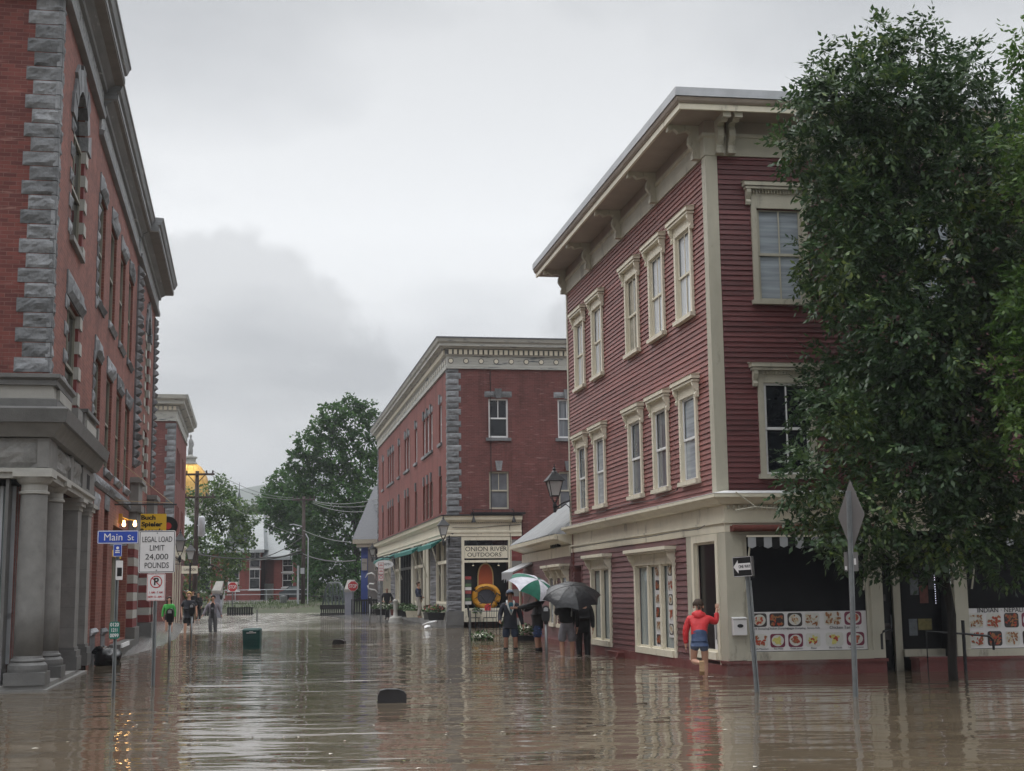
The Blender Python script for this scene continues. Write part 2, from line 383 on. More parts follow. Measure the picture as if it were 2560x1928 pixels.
K['creamD'] = paint('cream_trim', (.42, .395, .32), .55, .12, 3, .1, 30, dirt=(.20, .185, .15), dscale=2.2, dthr=.57, stretch=(1, 1, .35))
K['creamW'] = paint('weathered_cornice', (.40, .395, .36), .6, .3, 3, .15, 20, dirt=(.09, .10, .11), dscale=3, dthr=.52, stretch=(.3, .3, 3))
K['soffit'] = paint('soffit_board', (.30, .25, .21), .6, .18, 2, .1)
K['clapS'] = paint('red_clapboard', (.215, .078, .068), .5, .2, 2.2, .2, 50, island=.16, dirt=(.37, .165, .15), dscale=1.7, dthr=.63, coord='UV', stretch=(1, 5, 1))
K['clapF'] = paint('red_clapboard_shaded', (.12, .037, .038), .5, .22, 2.2, .2, 50, island=.2, dirt=(.075, .024, .028), dscale=1.5, dthr=.6, coord='UV', stretch=(1, 5, 1))  # front boards: same red siding with the tree shade put into the colour
K['clapL'] = paint('lower_clapboard', (.145, .062, .062), .5, .14, 2.2, .2, 50, island=.2, coord='UV', stretch=(1, 5, 1))
K['plinth'] = paint('red_plinth_paint', (.15, .042, .038), .55, .25, 2, .3, 12, dirt=(.16, .10, .09), dscale=1.0, dthr=.5)
K['flash'] = paint('galvanised_flashing', (.42, .43, .45), .45, .15, 3, .1, 10, metal=.3)
K['zinc'] = paint('corrugated_zinc', (.125, .13, .132), .55, .3, 2.5, .3, 8, metal=.1, dirt=(.12, .12, .12), dscale=1.5)
K['slate'] = paint('slate_shingle', (.085, .09, .10), .6, .2, 6, .4, 14, stretch=(1, 1, 4))
K['slateL'] = paint('pale_slate', (.21, .225, .23), .5, .15, 1.2, .3, 10, stretch=(1, 1, 6), dirt=(.26, .22, .16), dscale=.35, dthr=.6)
K['black'] = paint('black_iron', (.012, .012, .014), .45, .2)
K['steel'] = paint('galvanised_steel', (.20, .21, .215), .4, .25, 6, .1, 40, metal=.6)
K['steelD'] = paint('sign_back_aluminium', (.15, .142, .14), .45, .06, 3, 0, metal=.3)
K['pole'] = paint('creosoted_wood', (.045, .03, .025), .8, .3, 8, .3, 20, stretch=(4, 4, .3))
K['white'] = paint('white_paint', (.72, .72, .72), .5, .06, 3, 0)
K['signw'] = paint('sign_white', (.62, .60, .60), .4, .04, 3, 0)
K['signb'] = paint('sign_blue', (.02, .055, .32), .4, .05, 3, 0)
K['signg'] = paint('sign_green', (.008, .12, .09), .4, .05, 3, 0)
K['signr'] = paint('sign_red', (.42, .03, .035), .4, .05, 3, 0)
K['yellow'] = paint('sign_yellow', (.72, .45, .03), .45, .06, 3, 0)
K['ink'] = paint('sign_black', (.01, .01, .011), .4, 0, 3, 0)
K['gold'] = paint('gold_leaf', (.62, .36, .07), .38, .25, 1.2, .2, 4, metal=.8)
K['dark'] = paint('dark_interior', (.006, .006, .008), .8, .3, 2, 0)
K['room'] = paint('dim_room', (.03, .028, .028), .8, .4, 3, 0)
K['teal'] = paint('teal_canvas', (.01, .115, .10), .7, .15, 8, .1)
K['roll'] = paint('rolled_awning', (.15, .045, .035), .7, .2, 8, .1)
K['mud'] = paint('wet_road', (.06, .055, .05), .25, .25, 1, .2, 8)
K['pave'] = paint('wet_pavement', (.085, .08, .074), .22, .2, 1.2, .2, 10)
K['leafB'] = None
K['gl_dark'] = glass('pane_dark_room', (.016, .018, .023), .05, 0, spec=.55)
K['gl_shop'] = glass('pane_shop', (.008, .008, .010), .14, 0, spec=.12, wob=.02)
K['gl_curt'] = glass('pane_curtain_and_sky', (.60, .63, .67), .06, .35, 12, spec=.5)  # curtain white, raised to paint in the reflected sky
K['gl_lace'] = glass('pane_lace_and_sky', (.19, .20, .22), .05, .6, 16, spec=.6)  # lace grey, lightened so the sky's reflection is in the colour
K['gl_blind'] = glass('pane_blind', (.36, .40, .44), .1, -.45, 11, spec=.5)
K['gl_grey'] = glass('pane_grey_reflection', (.16, .18, .20), .06, 0, spec=.7, wob=.12)
K['gl_shade'] = glass('pane_half_shade', (.34, .32, .27), .08, -.3, 5, spec=.5)
K['gl_hot'] = glass('pane_milky', (.28, .32, .32), .1, .25, 6, spec=.4)
K['shopin'] = paint('shop_goods_dim', (.06, .05, .05), .8, .8, 4, 0)
# ------------------------------------------------------------------ sash window of the clapboard building (local frame: x along, -y out, z=0 sill bottom)
_mc = {}
def inst(key, fn, parent, M):
    """first call builds the tree with fn() in its own frame, later calls copy it"""
    if key not in _mc: _mc[key] = fn(); o = _mc[key]; 
    else: o = copy_tree(_mc[key])
    place(o, parent, M); return o
def sash_window(w, zc, zh, trim, paneM, dent=False, hood=True, casing=.10, sashM=None, muntin=True, hw=None, storm=False, name='window', split=.5):
    def fn():
        ow = w/2; iw = ow-casing
        b = MB(); b.box(-ow, -iw, -.05, .004, .08, zc); b.box(iw, ow, -.05, .004, .08, zc)
        b.box(-iw, iw, -.048, .004, zc-casing, zc)
        b.box(-iw, -iw+.012, .004, .10, .08, zc-casing); b.box(iw-.012, iw, .004, .10, .08, zc-casing)
        f = b.build(name, trim)
        b = MB(); b.box(-ow-.04, ow+.04, -.10, .06, 0, .078); b.build('sill', trim, f)
        sm = sashM or trim; z0 = .082; z1 = zc-casing; zm = z0+(z1-z0)*split
        b = MB(); t = .045
        for (a, c, yy) in ((z0, zm+.02, .022), (zm-.02, z1, .006)):
            b.box(-iw+.013, -iw+.013+t, yy, yy+.02, a, c); b.box(iw-.013-t, iw-.013, yy, yy+.02, a, c)
            b.box(-iw+.058, iw-.058, yy, yy+.02, a, a+t); b.box(-iw+.058, iw-.058, yy, yy+.02, c-t, c)
            if muntin: b.box(-.012, .012, yy+.002, yy+.018, a+t, c-t)
        b.build('sash', sm, f)
        b = MB(); b.box(-iw+.02, iw-.02, .044, .054, z0, z1); b.build('pane', paneM, f)
        if hood:
            k = hw or (ow+.15); b = MB()
            b.box(-ow, ow, -.045, .004, zc+.002, zh-.13)          # frieze board over the casing
            b.box(-k, k, -.165, .004, zh-.075, zh); b.box(-k+.03, k-.03, -.14, .004, zh-.13, zh-.087)
            b.prism([(-.175, zh+.002), (.004, zh+.03), (.004, zh+.002)], -k-.02, k+.02, 'x')
            if dent:
                n = 18
                for i in range(n):
                    x = -ow+.05+(2*ow-.1)*i/(n-1); b.box(x-.012, x+.012, -.085, -.047, zh-.20, zh-.133)
            b.build('hood', trim, f)
            for s in (-1, 1):
                b = MB(); x = s*(ow+.055)
                pr = [(-.005, zh-.42), (-.07, zh-.42), (-.085, zh-.37), (-.06, zh-.32), (-.10, zh-.25), (-.125, zh-.20), (-.13, zh-.134), (-.005, zh-.134)]
                b.prism(pr, x-.04, x+.04, 'x'); b.build('bracket', trim, f)
        return f
    return fn

def bracket_big():
    """scrolled eave bracket: local x thin, -y out, z=0 foot"""
    b = MB()
    low = [(-.0, 0), (-.10, 0), (-.13, .07), (-.11, .13), (-.16, .2), (-.21, .28), (-.20, .40), (-.16, .47), (-.22, .52), (-.30, .50), (-.40, .47), (-.46, .53), (-.52, .55), (-.52, .64), (-.0, .64)]
    b.prism(low, -.06, .06, 'x'); b.box(-.075, .075, -.135, 0.0, -.03, .06); b.box(-.075, .075, -.60, -.521, .50, .64)
    return b.build('eave_bracket', K['creamD'])

# ---- the red building: upper walls stand back .1 from the shop front
DC = (3.66, 24.35); DL = (3.76, 24.21)
FU_S = frame(DC, 169.8); FU_F = frame(DC, 81.5); FL_S = frame(DL, 169.8); FL_F = frame(DL, 81.5)
dS = azd(-10.2); dF = azd(81.5)
red = empty('clapboard_building', (DC[0], DC[1], 0), 'three storey dark red clapboard building with cream trim and heavy bracketed eaves', 'building')
SW = [10.51, 8.58, 5.32, 3.37, 1.47]; LU = 12.05; RF = 15.0
holesS = [(-s-.45, -s+.45, z+.09, z+1.8) for s in SW for z in (3.48, 6.64)]
wf = [1.34, 4.3, 7.4, 10.4, 13.4]
holesF = [(x-.43, x+.43, z+.09, z+1.78) for x in wf for z in (3.46, 6.66)]
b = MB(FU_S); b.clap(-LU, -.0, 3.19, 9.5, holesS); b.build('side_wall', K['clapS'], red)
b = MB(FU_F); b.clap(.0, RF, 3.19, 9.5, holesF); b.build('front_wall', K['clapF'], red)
# dark core behind the boards, solid building
b = MB(); c0 = Vector((DC[0], DC[1], 0)); 
def cc(s, f, z): p = c0+dS*s+dF*f; return (p.x, p.y, z)
def core(mb, s0, s1, f0, f1, z0, z1, C=cc):
    p = [C(s0, f0, z0), C(s1, f0, z0), C(s1, f1, z0), C(s0, f1, z0), C(s0, f0, z1), C(s1, f0, z1), C(s1, f1, z1), C(s0, f1, z1)]
    mb.shared(p, [(0, 3, 2, 1), (4, 5, 6, 7), (0, 1, 5, 4), (1, 2, 6, 5), (2, 3, 7, 6), (3, 0, 4, 7)])
core(b, .25, LU-.02, .25, RF-.02, 3.0, 10.1); b.build('core', K['clapS'], red)
b = MB(FU_S); b.M = Matrix.Translation(dS*LU) @ frame(DC, 81.5) ; b.box(0.02, RF, -.02, -.0, 2.0, 9.5); b.build('rear_wall', K['clapS'], red)
# corner boards
b = MB(FU_S); b.box(-.20, .002, -.035, .0, 3.19, 9.45); b.box(-LU-.02, -LU+.12, -.035, .0, 3.19, 9.45)
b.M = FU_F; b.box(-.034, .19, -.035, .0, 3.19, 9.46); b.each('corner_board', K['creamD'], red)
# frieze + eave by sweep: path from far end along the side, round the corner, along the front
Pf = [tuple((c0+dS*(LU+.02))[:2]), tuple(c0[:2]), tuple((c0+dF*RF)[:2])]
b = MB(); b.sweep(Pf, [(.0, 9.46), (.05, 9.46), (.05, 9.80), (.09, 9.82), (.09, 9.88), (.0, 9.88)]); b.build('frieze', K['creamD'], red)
Pe = [tuple((c0+dS*(LU+.75))[:2]), tuple(c0[:2]), tuple((c0+dF*RF)[:2])]
b = MB(); b.sweep(Pe, [(-.05, 10.12), (.66, 10.12), (.66, 10.16), (-.05, 10.16)]); b.sweep(Pe, [(.0, 9.885), (.05, 9.885), (.05, 10.118), (.0, 10.118)]); b.build('soffit', K['soffit'], red)
b = MB(); b.sweep(Pe, [(.662, 10.09), (.71, 10.09), (.71, 10.20), (.662, 10.20)]); b.build('fascia', K['cream'], red)
b = MB(); b.sweep(Pe, [(.662, 10.202), (.73, 10.202), (.76, 10.24), (.78, 10.30), (.70, 10.31), (.662, 10.31)]); b.build('crown_moulding', K['soffit'], red)
b = MB(); b.sweep(Pe, [(.3, 10.312), (.80, 10.312), (.80, 10.47), (.3, 10.48)]); 
core(b, -.3, LU+.4, -.3, RF-.3, 10.32, 10.475); b.build('roof_edge', K['flash'], red)
for s in (.30, 3.2, 6.1, 9.1, 12.0): inst('brk', bracket_big, red, FU_S @ T(-s, -.05, 9.50))
for f in (.22, .44, 6.0, 6.22, 12.0, 12.22): inst('brk', bracket_big, red, FU_F @ T(f, -.05, 9.50))
# windows
for i, s in enumerate(SW):
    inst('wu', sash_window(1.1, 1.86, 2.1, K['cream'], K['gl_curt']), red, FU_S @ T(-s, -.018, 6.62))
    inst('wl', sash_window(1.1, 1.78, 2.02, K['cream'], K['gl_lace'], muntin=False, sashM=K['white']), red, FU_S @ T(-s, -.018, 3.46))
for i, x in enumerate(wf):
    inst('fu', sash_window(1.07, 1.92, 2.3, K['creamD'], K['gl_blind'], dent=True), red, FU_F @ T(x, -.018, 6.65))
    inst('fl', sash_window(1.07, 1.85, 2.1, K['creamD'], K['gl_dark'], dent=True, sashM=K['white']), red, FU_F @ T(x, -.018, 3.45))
def vary(root, names, mats, seed):
    rr = random.Random(seed)
    for o in root.children_recursive:
        if o.type == 'MESH' and o.name.split('.')[0] == 'pane' and o.parent.name.split('.')[0] in names and o.material_slots and o.data.materials[0] in mats:
            o.material_slots[0].link = 'OBJECT'; o.material_slots[0].material = rr.choice(mats[o.data.materials[0]])
vary(red, ('window',), {K['gl_curt']: [K['gl_curt'], K['gl_curt'], K['gl_blind'], K['gl_shade']], K['gl_lace']: [K['gl_lace'], K['gl_grey'], K['gl_grey'], K['gl_blind']]}, 4)
# shop-front cornice band
l0 = Vector((DL[0], DL[1], 0)); LLs = 12.45
Pb = [tuple((l0+dS*LLs)[:2]), tuple(l0[:2]), tuple((l0+dF*RF)[:2])]
b = MB(); b.sweep(Pb, [(-.2, 3.17), (.0, 3.22), (.30, 3.16), (.30, 3.10), (.22, 3.06), (.16, 3.0), (.10, 2.98), (-.2, 2.98)])
b.sweep(Pb, [(-.1, 2.70), (.03, 2.70), (.03, 2.978), (-.1, 2.978)]); b.sweep(Pb, [(-.1, 2.655), (.07, 2.655), (.07, 2.698), (-.1, 2.698)])
b.sweep(Pb, [(-.1, 2.50), (.035, 2.50), (.035, 2.653), (-.1, 2.653)])
b.build('shop_cornice', K['cream'], red)
b = MB(); b.sweep(Pb, [(.0, 3.221), (.305, 3.163), (.305, 3.172), (.0, 3.232)]); b.build('cornice_flashing', K['white'], red)
b = MB(FL_F)
for i in range(62): b.box(.02+i*.095, .06+i*.095, -.085, -.032, 2.90, 2.972)
b.each('dentil', K['creamD'], red)
# lower side wall
hs = [(-1.80, -.50, .36, 2.40), (-6.0, -3.2, .30, 2.08), (-10.2, -8.35, .30, 2.10), (-12.2, -11.3, -.3, 2.14)]
b = MB(FL_S); b.clap(-LLs, -2.28, .18, 2.50, hs, pitch=.115); b.build('shop_side_wall', K['clapL'], red)
b = MB(FL_S); b.box(-2.28, -1.83, -.03, .06, .16, 2.498); b.box(-.48, -.0, -.03, .06, .16, 2.498); b.box(-1.83, -.48, -.03, .06, 2.38, 2.498)
b.M = FL_F; b.box(-.03, .29, -.03, .25, .26, 2.498); b.box(2.62, 2.85, -.03, .10, .26, 2.498); b.box(4.21, 4.40, -.03, .10, .26, 2.498)
b.box(7.2, 7.45, -.03, .10, .26, 2.498); b.box(10.2, 10.45, -.03, .1, .26, 2.498); b.each('pilaster', K['creamD'], red)
b = MB(FL_S); b.box(-LLs, .0, -.07, .3, -.6, .17); b.M = FL_F
b.box(-.07, 2.84, -.07, .3, -.6, .20); b.box(-.09, 2.87, -.09, .3, .201, .25); b.box(3.46, RF, -.07, .3, -.6, .20); b.box(3.44, RF, -.09, .3, .201, .25); b.build('plinth', K['plinth'], red)
# side shop windows
def shopwin(M, x0, x1, z0, z1, n, trim=K['cream'], pane=K['gl_shop'], name='shop_window', t=.07, casing=.13, head=.0, gl=None):
    b = MB(M); b.box(x0-casing, x0, -.05, .02, z0-casing, z1+casing); b.box(x1, x1+casing, -.05, .02, z0-casing, z1+casing)
    b.box(x0, x1, -.05, .02, z1, z1+casing); b.box(x0, x1, -.09, .02, z0-casing, z0)
    w = (x1-x0)/n
    for i in range(1, n): b.box(x0+i*w-t, x0+i*w+t, -.03, .05, z0, z1)
    f = b.build(name, trim, red)
    b = MB(M)
    for i in range(n):
        a = x0+i*w+(t if i else 0); c = x0+(i+1)*w-(t if i < n-1 else 0)
        b.box(a, a+.035, .01, .04, z0, z1); b.box(c-.035, c, .01, .04, z0, z1); b.box(a+.035, c-.035, .01, .04, z0, z0+.04); b.box(a+.035, c-.035, .01, .04, z1-.04, z1)
    b.build('sash', trim, f)
    b = MB(M); b.box(x0, x1, .06, .07, z0, z1); b.build('pane', gl or pane, f)
    return f
def shophood(M, x0, x1, z, f):
    b = MB(M); b.box(x0-.22, x1+.22, -.26, .0, z+.14, z+.21); b.box(x0-.18, x1+.18, -.22, .0, z+.10, z+.138)
    for x in (x0-.10, x1+.10): b.prism([(-.0, z-.25), (-.05, z-.25), (-.07, z-.15), (-.16, z-.02), (-.2, z+.098), (.0, z+.098)], x-.035, x+.035, 'x')
    b.box(x0-.06, x1+.06, -.035, .0, z+.0, z+.098); b.build('hood', K['cream'], f)
f = shopwin(FL_S, -6.0, -3.2, .30, 2.02, 3, gl=K['gl_hot']); shophood(FL_S, -6.0, -3.2, 2.15, f); win_menu = f
f = shopwin(FL_S, -10.15, -8.38, .32, 2.02, 2, gl=K['gl_hot']); shophood(FL_S, -10.15, -8.38, 2.15, f)
f = shopwin(FL_S, -1.78, -.52, .38, 2.36, 1); win_side = f
b = MB(FL_S); b.box(-12.18, -11.32, .20, .24, -.3, 2.13); b.build('side_door', K['dark'], red)
b = MB(FL_S); b.box(-12.5, -12.42, -.04, .02, .1, 2.5); b.box(-11.30, -11.22, -.03, .02, .17, 2.2); b.build('door_trim', K['clapL'], red)
# front shop windows and entry
b = MB(FL_F); b.box(.29, .36, -.01, .05, .28, 2.5); b.box(2.55, 2.62, -.01, .05, .28, 2.5); b.box(.36, 2.55, -.01, .05, 2.44, 2.5); b.box(.29, 2.62, -.035, .06, .252, .40)
f1 = b.build('shop_window', K['creamD'], red)
b = MB(FL_F); b.box(.36, 2.55, .055, .065, .40, 2.44); b.build('pane', K['gl_shop'], f1)
b = MB(FL_F); b.box(4.40, 4.47, -.01, .05, .28, 2.5); b.box(7.13, 7.2, -.01, .05, .28, 2.5); b.box(4.47, 7.13, -.01, .05, 2.44, 2.5); b.box(4.40, 7.2, -.035, .06, .252, .38)
f2 = b.build('shop_window', K['creamD'], red)
b = MB(FL_F); b.box(4.47, 7.13, .055, .065, .38, 2.44); b.build('pane', K['gl_shop'], f2)
b = MB(FL_F); b.box(7.45, 10.2, .055, .065, .25, 2.5); b.box(10.45, 15, .055, .065, .25, 2.5); b.build('pane', K['gl_shop'], red)
# recessed entry
b = MB(FL_F); b.box(2.86, 2.90, .1, 1.1, -.3, 2.5); b.box(4.16, 4.20, .1, 1.1, .25, 2.5); b.box(2.9, 4.16, 1.12, 1.15, -.3, 2.5); b.box(2.86, 4.2, .1, 1.1, 2.47, 2.5); b.build('entry', K['dark'], red)
b = MB(FL_F); b.box(3.24, 3.38, .42, .50, -.3, 2.3); b.box(2.92, 3.24, .44, .50, 2.1, 2.3); b.build('entry_frame', K['creamD'], red)
d = MB(FL_F); d.box(2.92, 3.24, .5, .54, -.2, 2.1); dd = d.build('door', K['gl_shop'], red)
b = MB(FL_F); b.box(3.19, 3.21, .46, .498, .8, .82); b.tube([(3.2, .47, .75), (3.2, .47, 1.0)], .01); b.build('handle', K['steel'], dd)
b = MB(FL_F); b.box(3.02, 3.12, .488, .497, 1.25, 1.37); b.box(3.0, 3.2, .49, .498, .55, .85); b.each('notice', K['shopin'], dd)
b = MB(FL_F); b.box(3.42, 4.16, .44, .47, .38, 2.3); f3 = b.build('shop_window', K['gl_shop'], red)
b = MB(FL_F); b.box(3.38, 4.2, .36, .50, .25, .38); b.build('sill', K['creamD'], f3)
rnd = random.Random(3)
for (x, z, w, h, c) in ((3.66, 1.35, .16, .3, 'signw'), (3.84, 1.2, .16, .32, 'roll'), (4.0, 1.45, .12, .62, 'room'), (3.83, .72, .26, .2, 'yellow'), (3.6, .62, .16, .3, 'signw'), (3.9, 1.78, .1, .12, 'signw')):
    b = MB(FL_F); b.box(x-w/2, x+w/2, .428, .437, z, z+h); b.build('poster', paint('poster_'+c+str(x), tuple(v*.25 for v in {'signw': (.5, .55, .6), 'roll': (.6, .2, .15), 'room': (.3, .3, .3), 'yellow': (.7, .6, .2)}[c]), .6, .4, 14, 0), f3)
b = MB(FL_F)
for i in range(13): b.disc(4.06, 1.20+i*.042, .008, .424, 6)
b.build('light_string', emit('string_lights', (.8, .8, 1), 1.6), f3)
# rolled awnings and striped valances
for i, (a, c) in enumerate(((.06, 2.70), (4.30, 7.3))):
    b = MB(FL_F); b.lathe([(.055, a), (.055, c)], (0, -.20, 2.56), 14, 'x'); b.box(a, c, -.12, -.03, 2.50, 2.60); aw = b.build('awning', K['roll'], red)
    b = MB(FL_F); b.box(a+.22, c-.1, -.30, -.27, 2.395, 2.425); b.build('front_bar', K['cream'], aw)
    for q in (a+.3, c-.15):
        b = MB(FL_F); b.tube([(q, -.28, 2.41), (q-.09, -.10, 1.45)], .016); b.build('arm', K['creamD'], aw)
    for par in (0, 1):
        b = MB(FL_F); n = int((c-a-.34)/.145)
        for k in range(n):
            if k % 2 != par: continue
            x = a+.24+k*.145; zz = 2.21+.02*math.sin(k*1.7)
            b.prism([(x, 2.394), (x, zz+.02), (x+.072, zz-.01), (x+.145, zz+.02), (x+.145, 2.394)], -.292, -.285, 'y')
        b.each('valance', K['ink'] if par else K['flash'], aw)  # white stripes painted grey for the shade under the awning
# menu boards with dishes
def dish(b, cx, cz, w, h, kind, y=-.004):
    """rounded picture: backing, plate, food pieces (material slots 1.. )"""
    rr = random.Random(int(cx*997+cz*131+kind)); rd = w*.16
    def rrect(a, c, ww, hh, r, y):
        p = []
        for (sx, sz, t0) in ((1, 1, 0), (-1, 1, 90), (-1, -1, 180), (1, -1, 270)):
            for t in range(0, 91, 30): p.append((a+sx*(ww/2-r)+r*math.cos(R(t0+t)), c+sz*(hh/2-r)+r*math.sin(R(t0+t))))
        b.ngon(p, y)
    bk, pl, fd, fe = [(1, 2, 3, 4), (1, 2, 5, 4), (1, 2, 5, 3), (2, 2, 3, 5), (6, 2, 4, 3), (2, 1, 4, 3), (6, 2, 7, 7), (2, 2, 7, 4)][kind % 8]
    b.m = bk; rrect(cx, cz, w, h, rd, y)
    if kind % 8 in (0, 3, 5):   # loose heap of food filling the picture
        for i in range(26):
            b.m = fd if i % 3 else fe; x = cx+rr.uniform(-.38, .38)*w; z = cz+rr.uniform(-.36, .36)*h; s = w*rr.uniform(.08, .14); t = rr.uniform(0, 3.1)
            b.ngon([(x+s*math.cos(u)*math.cos(t)-s*.5*math.sin(u)*math.sin(t), z+s*math.cos(u)*math.sin(t)+s*.5*math.sin(u)*math.cos(t)) for u in [k*math.pi/4 for k in range(8)]], y-.003-.0002*i)
        b.m = 0; return
    b.m = pl; b.disc(cx, cz, w*.42, y-.002, 18, h*.42)
    for i in range(22):
        a = rr.uniform(0, 6.28); q = rr.uniform(.03, .30); b.m = fd if i % 3 else fe
        x = cx+q*w*math.cos(a); z = cz+q*h*math.sin(a); s = w*rr.uniform(.08, .15); t = rr.uniform(0, 3.1)
        b.ngon([(x+s*math.cos(u)*math.cos(t)-s*.6*math.sin(u)*math.sin(t), z+s*math.cos(u)*math.sin(t)+s*.6*math.sin(u)*math.cos(t)) for u in [k*math.pi/4 for k in range(8)]], y-.003-.0002*i)
    b.m = 0
food = [K['signw'], paint('photo_dark', (.04, .03, .03), .4, .5, 30, 0), paint('plate_white', (.55, .54, .5), .4, .1, 20, 0), paint('food_brown', (.28, .12, .05), .5, .5, 40, 0), paint('food_red', (.38, .06, .03), .5, .5, 40, 0),
        paint('food_dough', (.50, .42, .30), .5, .3, 40, 0), paint('photo_maroon', (.16, .02, .05), .4, .3, 20, 0), paint('food_yellow', (.55, .5, .15), .5, .2, 30, 0), paint('food_green', (.10, .16, .04), .5, .5, 40, 0)]
def board(M, x0, x1, z0, z1, rows, name='menu_board', parent=red, y=.03, yb=.045, caps=None, bigrow=None):
    b = MB(M); b.box(x0, x1, y, yb, z0, z1); 
    for (cx, cz, w, h, k) in rows: dish(b, cx, cz, w, h, k, y-.003)
    o = b.build(name, food, parent)
    for (t, x, z, s) in (caps or []): lettering(t, s, K['ink'], M @ T(x, y-.006, z), o, ext=.0008)
    return o
xs = [.56, .88, 1.21, 1.53]
rows = [(x, .95, .27, .235, k) for x, k in zip(xs, (1, 0, 2, 3))]+[(1.91, .96, .32, .235, 3), (2.29, .96, .32, .235, 4)]
rows += [(x, .59, .27, .235, k) for x, k in zip(xs, (5, 6, 4, 7))]+[(1.93, .60, .33, .235, 8+7), (2.32, .60, .33, .235, 4)]
caps = [('Pork Dumpling', .57, .80, .05), ('Chicken Dumpling', .90, .80, .05), ('Veggie Dumpling', 1.23, .80, .05), ('Samosa Rolls', 1.55, .80, .045), ('Chicken Tandoori', 2.12, .80, .075),
        ('Gobi Manchuri', .57, .45, .045), ('Ras Malai', .89, .45, .045), ('Gulab Jamun', 1.22, .45, .045), ('Kheer', 1.54, .45, .045), ('Bhindi Masala', 1.94, .45, .045), ('Lamb Tandoori', 2.32, .45, .045)]
mb1 = board(FL_F, .38, 2.54, .41, 1.09, rows, 'menu_board', f1, .030, .045, caps)
rows = [(4.62+i*.34, .88, .28, .26, k) for i, k in enumerate((3, 5, 0, 4, 2, 6, 1))]+[(4.62+i*.34, .56, .28, .26, k) for i, k in enumerate((5, 0, 3, 1, 4, 7, 2))]
board(FL_F, 4.48, 7.10, .39, 1.10, rows, 'menu_board', f2, .030, .045, [('INDIAN \u00b7 NEPALI \u00b7 KITCHEN', 5.40, 1.06, .12)])
# strips of dish photos in the side window (panes 2 and 3 from the far end)
w3 = 2.8/3
for q, (xa, nn, z1, zb) in enumerate(((-6.0+w3*1+.30, 6, 2.0, .33), (-6.0+w3*2+.30, 5, 2.02, .55))):
    h = (z1-zb)/nn; rows = [(xa+.19, zb+h*(i+.55), .30, h*.74, (i*3+q*2) % 6) for i in range(nn)]
    board(FL_S, xa, xa+.38, zb, z1, rows, 'menu_strip', win_menu, .040, .055)
b = MB(FL_S); b.box(-.90, -.53, .03, .045, .42, 1.07); o = b.build('menu_poster', [K['signw']], win_side)
b = MB(FL_S); b.box(-.66, -.62, .024, .029, .52, .92); b.box(-.76, -.72, .024, .029, .52, .92); b.box(-.84, -.80, .024, .029, .60, .92); b.build('mark', K['ink'], o)
b = MB(FL_F); b.tube([(.1, -.33, 3.18), (.45, -.34, 2.92), (.95, -.33, 2.88)], .012); b.tube([(.08, -.32, 2.86), (.45, -.34, 2.92)], .016); b.build('old_sign_rod', K['creamD'], red)
b = MB(FL_S); b.tube([(-.2, -.33, 2.62), (-1.2, -.12, 2.60), (-2.4, -.12, 2.62), (-5, -.12, 2.60), (-8, -.12, 2.63), (-12, -.12, 2.60)], .008); b.M = FU_S; b.tube([(-11.8, -.05, 3.42), (-8.8, -.05, 3.36), (-6.2, -.05, 3.40), (-4.2, -.05, 3.34), (-2.3, -.05, 3.42), (-2.2, -.05, 3.60)], .008); b.build('cable', K['ink'], red)
# letter box on the corner post
mb = MB(FL_F); mb.prism([(-.032, .70), (-.15, .70), (-.15, .95), (-.12, 1.0), (-.032, 1.0)], .03, .27, 'x')
box = mb.build('mailbox', K['signw'], None, loc=tuple(FL_F @ Vector((.15, -.03, .70)))); tag(box, 'white wall letter box with a dark oval badge on the cream corner post', 'mailbox')
b = MB(FL_F); b.prism([(-.034, 1.001), (-.165, .985), (-.165, .995), (-.034, 1.012)], .02, .28, 'x'); b.build('lid', K['white'], box)
b = MB(FL_F); b.disc(.15, .86, .055, -.158, 18, .032, .008); b.build('badge', K['ink'], box)
# handrails at the entry
for (x0, x1) in ((2.72, 3.02), (3.52, 4.75)):
    b = MB(FL_F)
    if x0 < 3: b.tube([(2.66, -.32, .42), (2.66, -.32, .68), (2.70, -.32, .73), (2.95, -.1, .74), (3.0, .3, .74)], .022)
    else:
        b.tube([(3.50, -.30, -.3), (3.50, -.30, .72), (4.25, -.35, .66), (4.62, -.40, .62), (4.70, -.40, .55), (4.70, -.40, .38)], .022); b.tube([(4.18, -.34, -.3), (4.18, -.34, .9)], .03)
    o = b.build('handrail', K['black'], None, loc=tuple(FL_F @ Vector((x0, -.32, 0))))
    tag(o, 'short black curved pipe handrail left of the restaurant door' if x0 < 3 else 'long black pipe handrail with a post right of the restaurant door', 'handrail')
# step block against the side wall
b = MB(FL_S); b.box(-8.15, -7.0, -.22, -.07, -.4, .12); b.prism([(-.22, .12), (-.22, -.4), (-.55, -.4)], -7.0, -6.93, 'x'); b.build('side_step', K['plinth'], red)

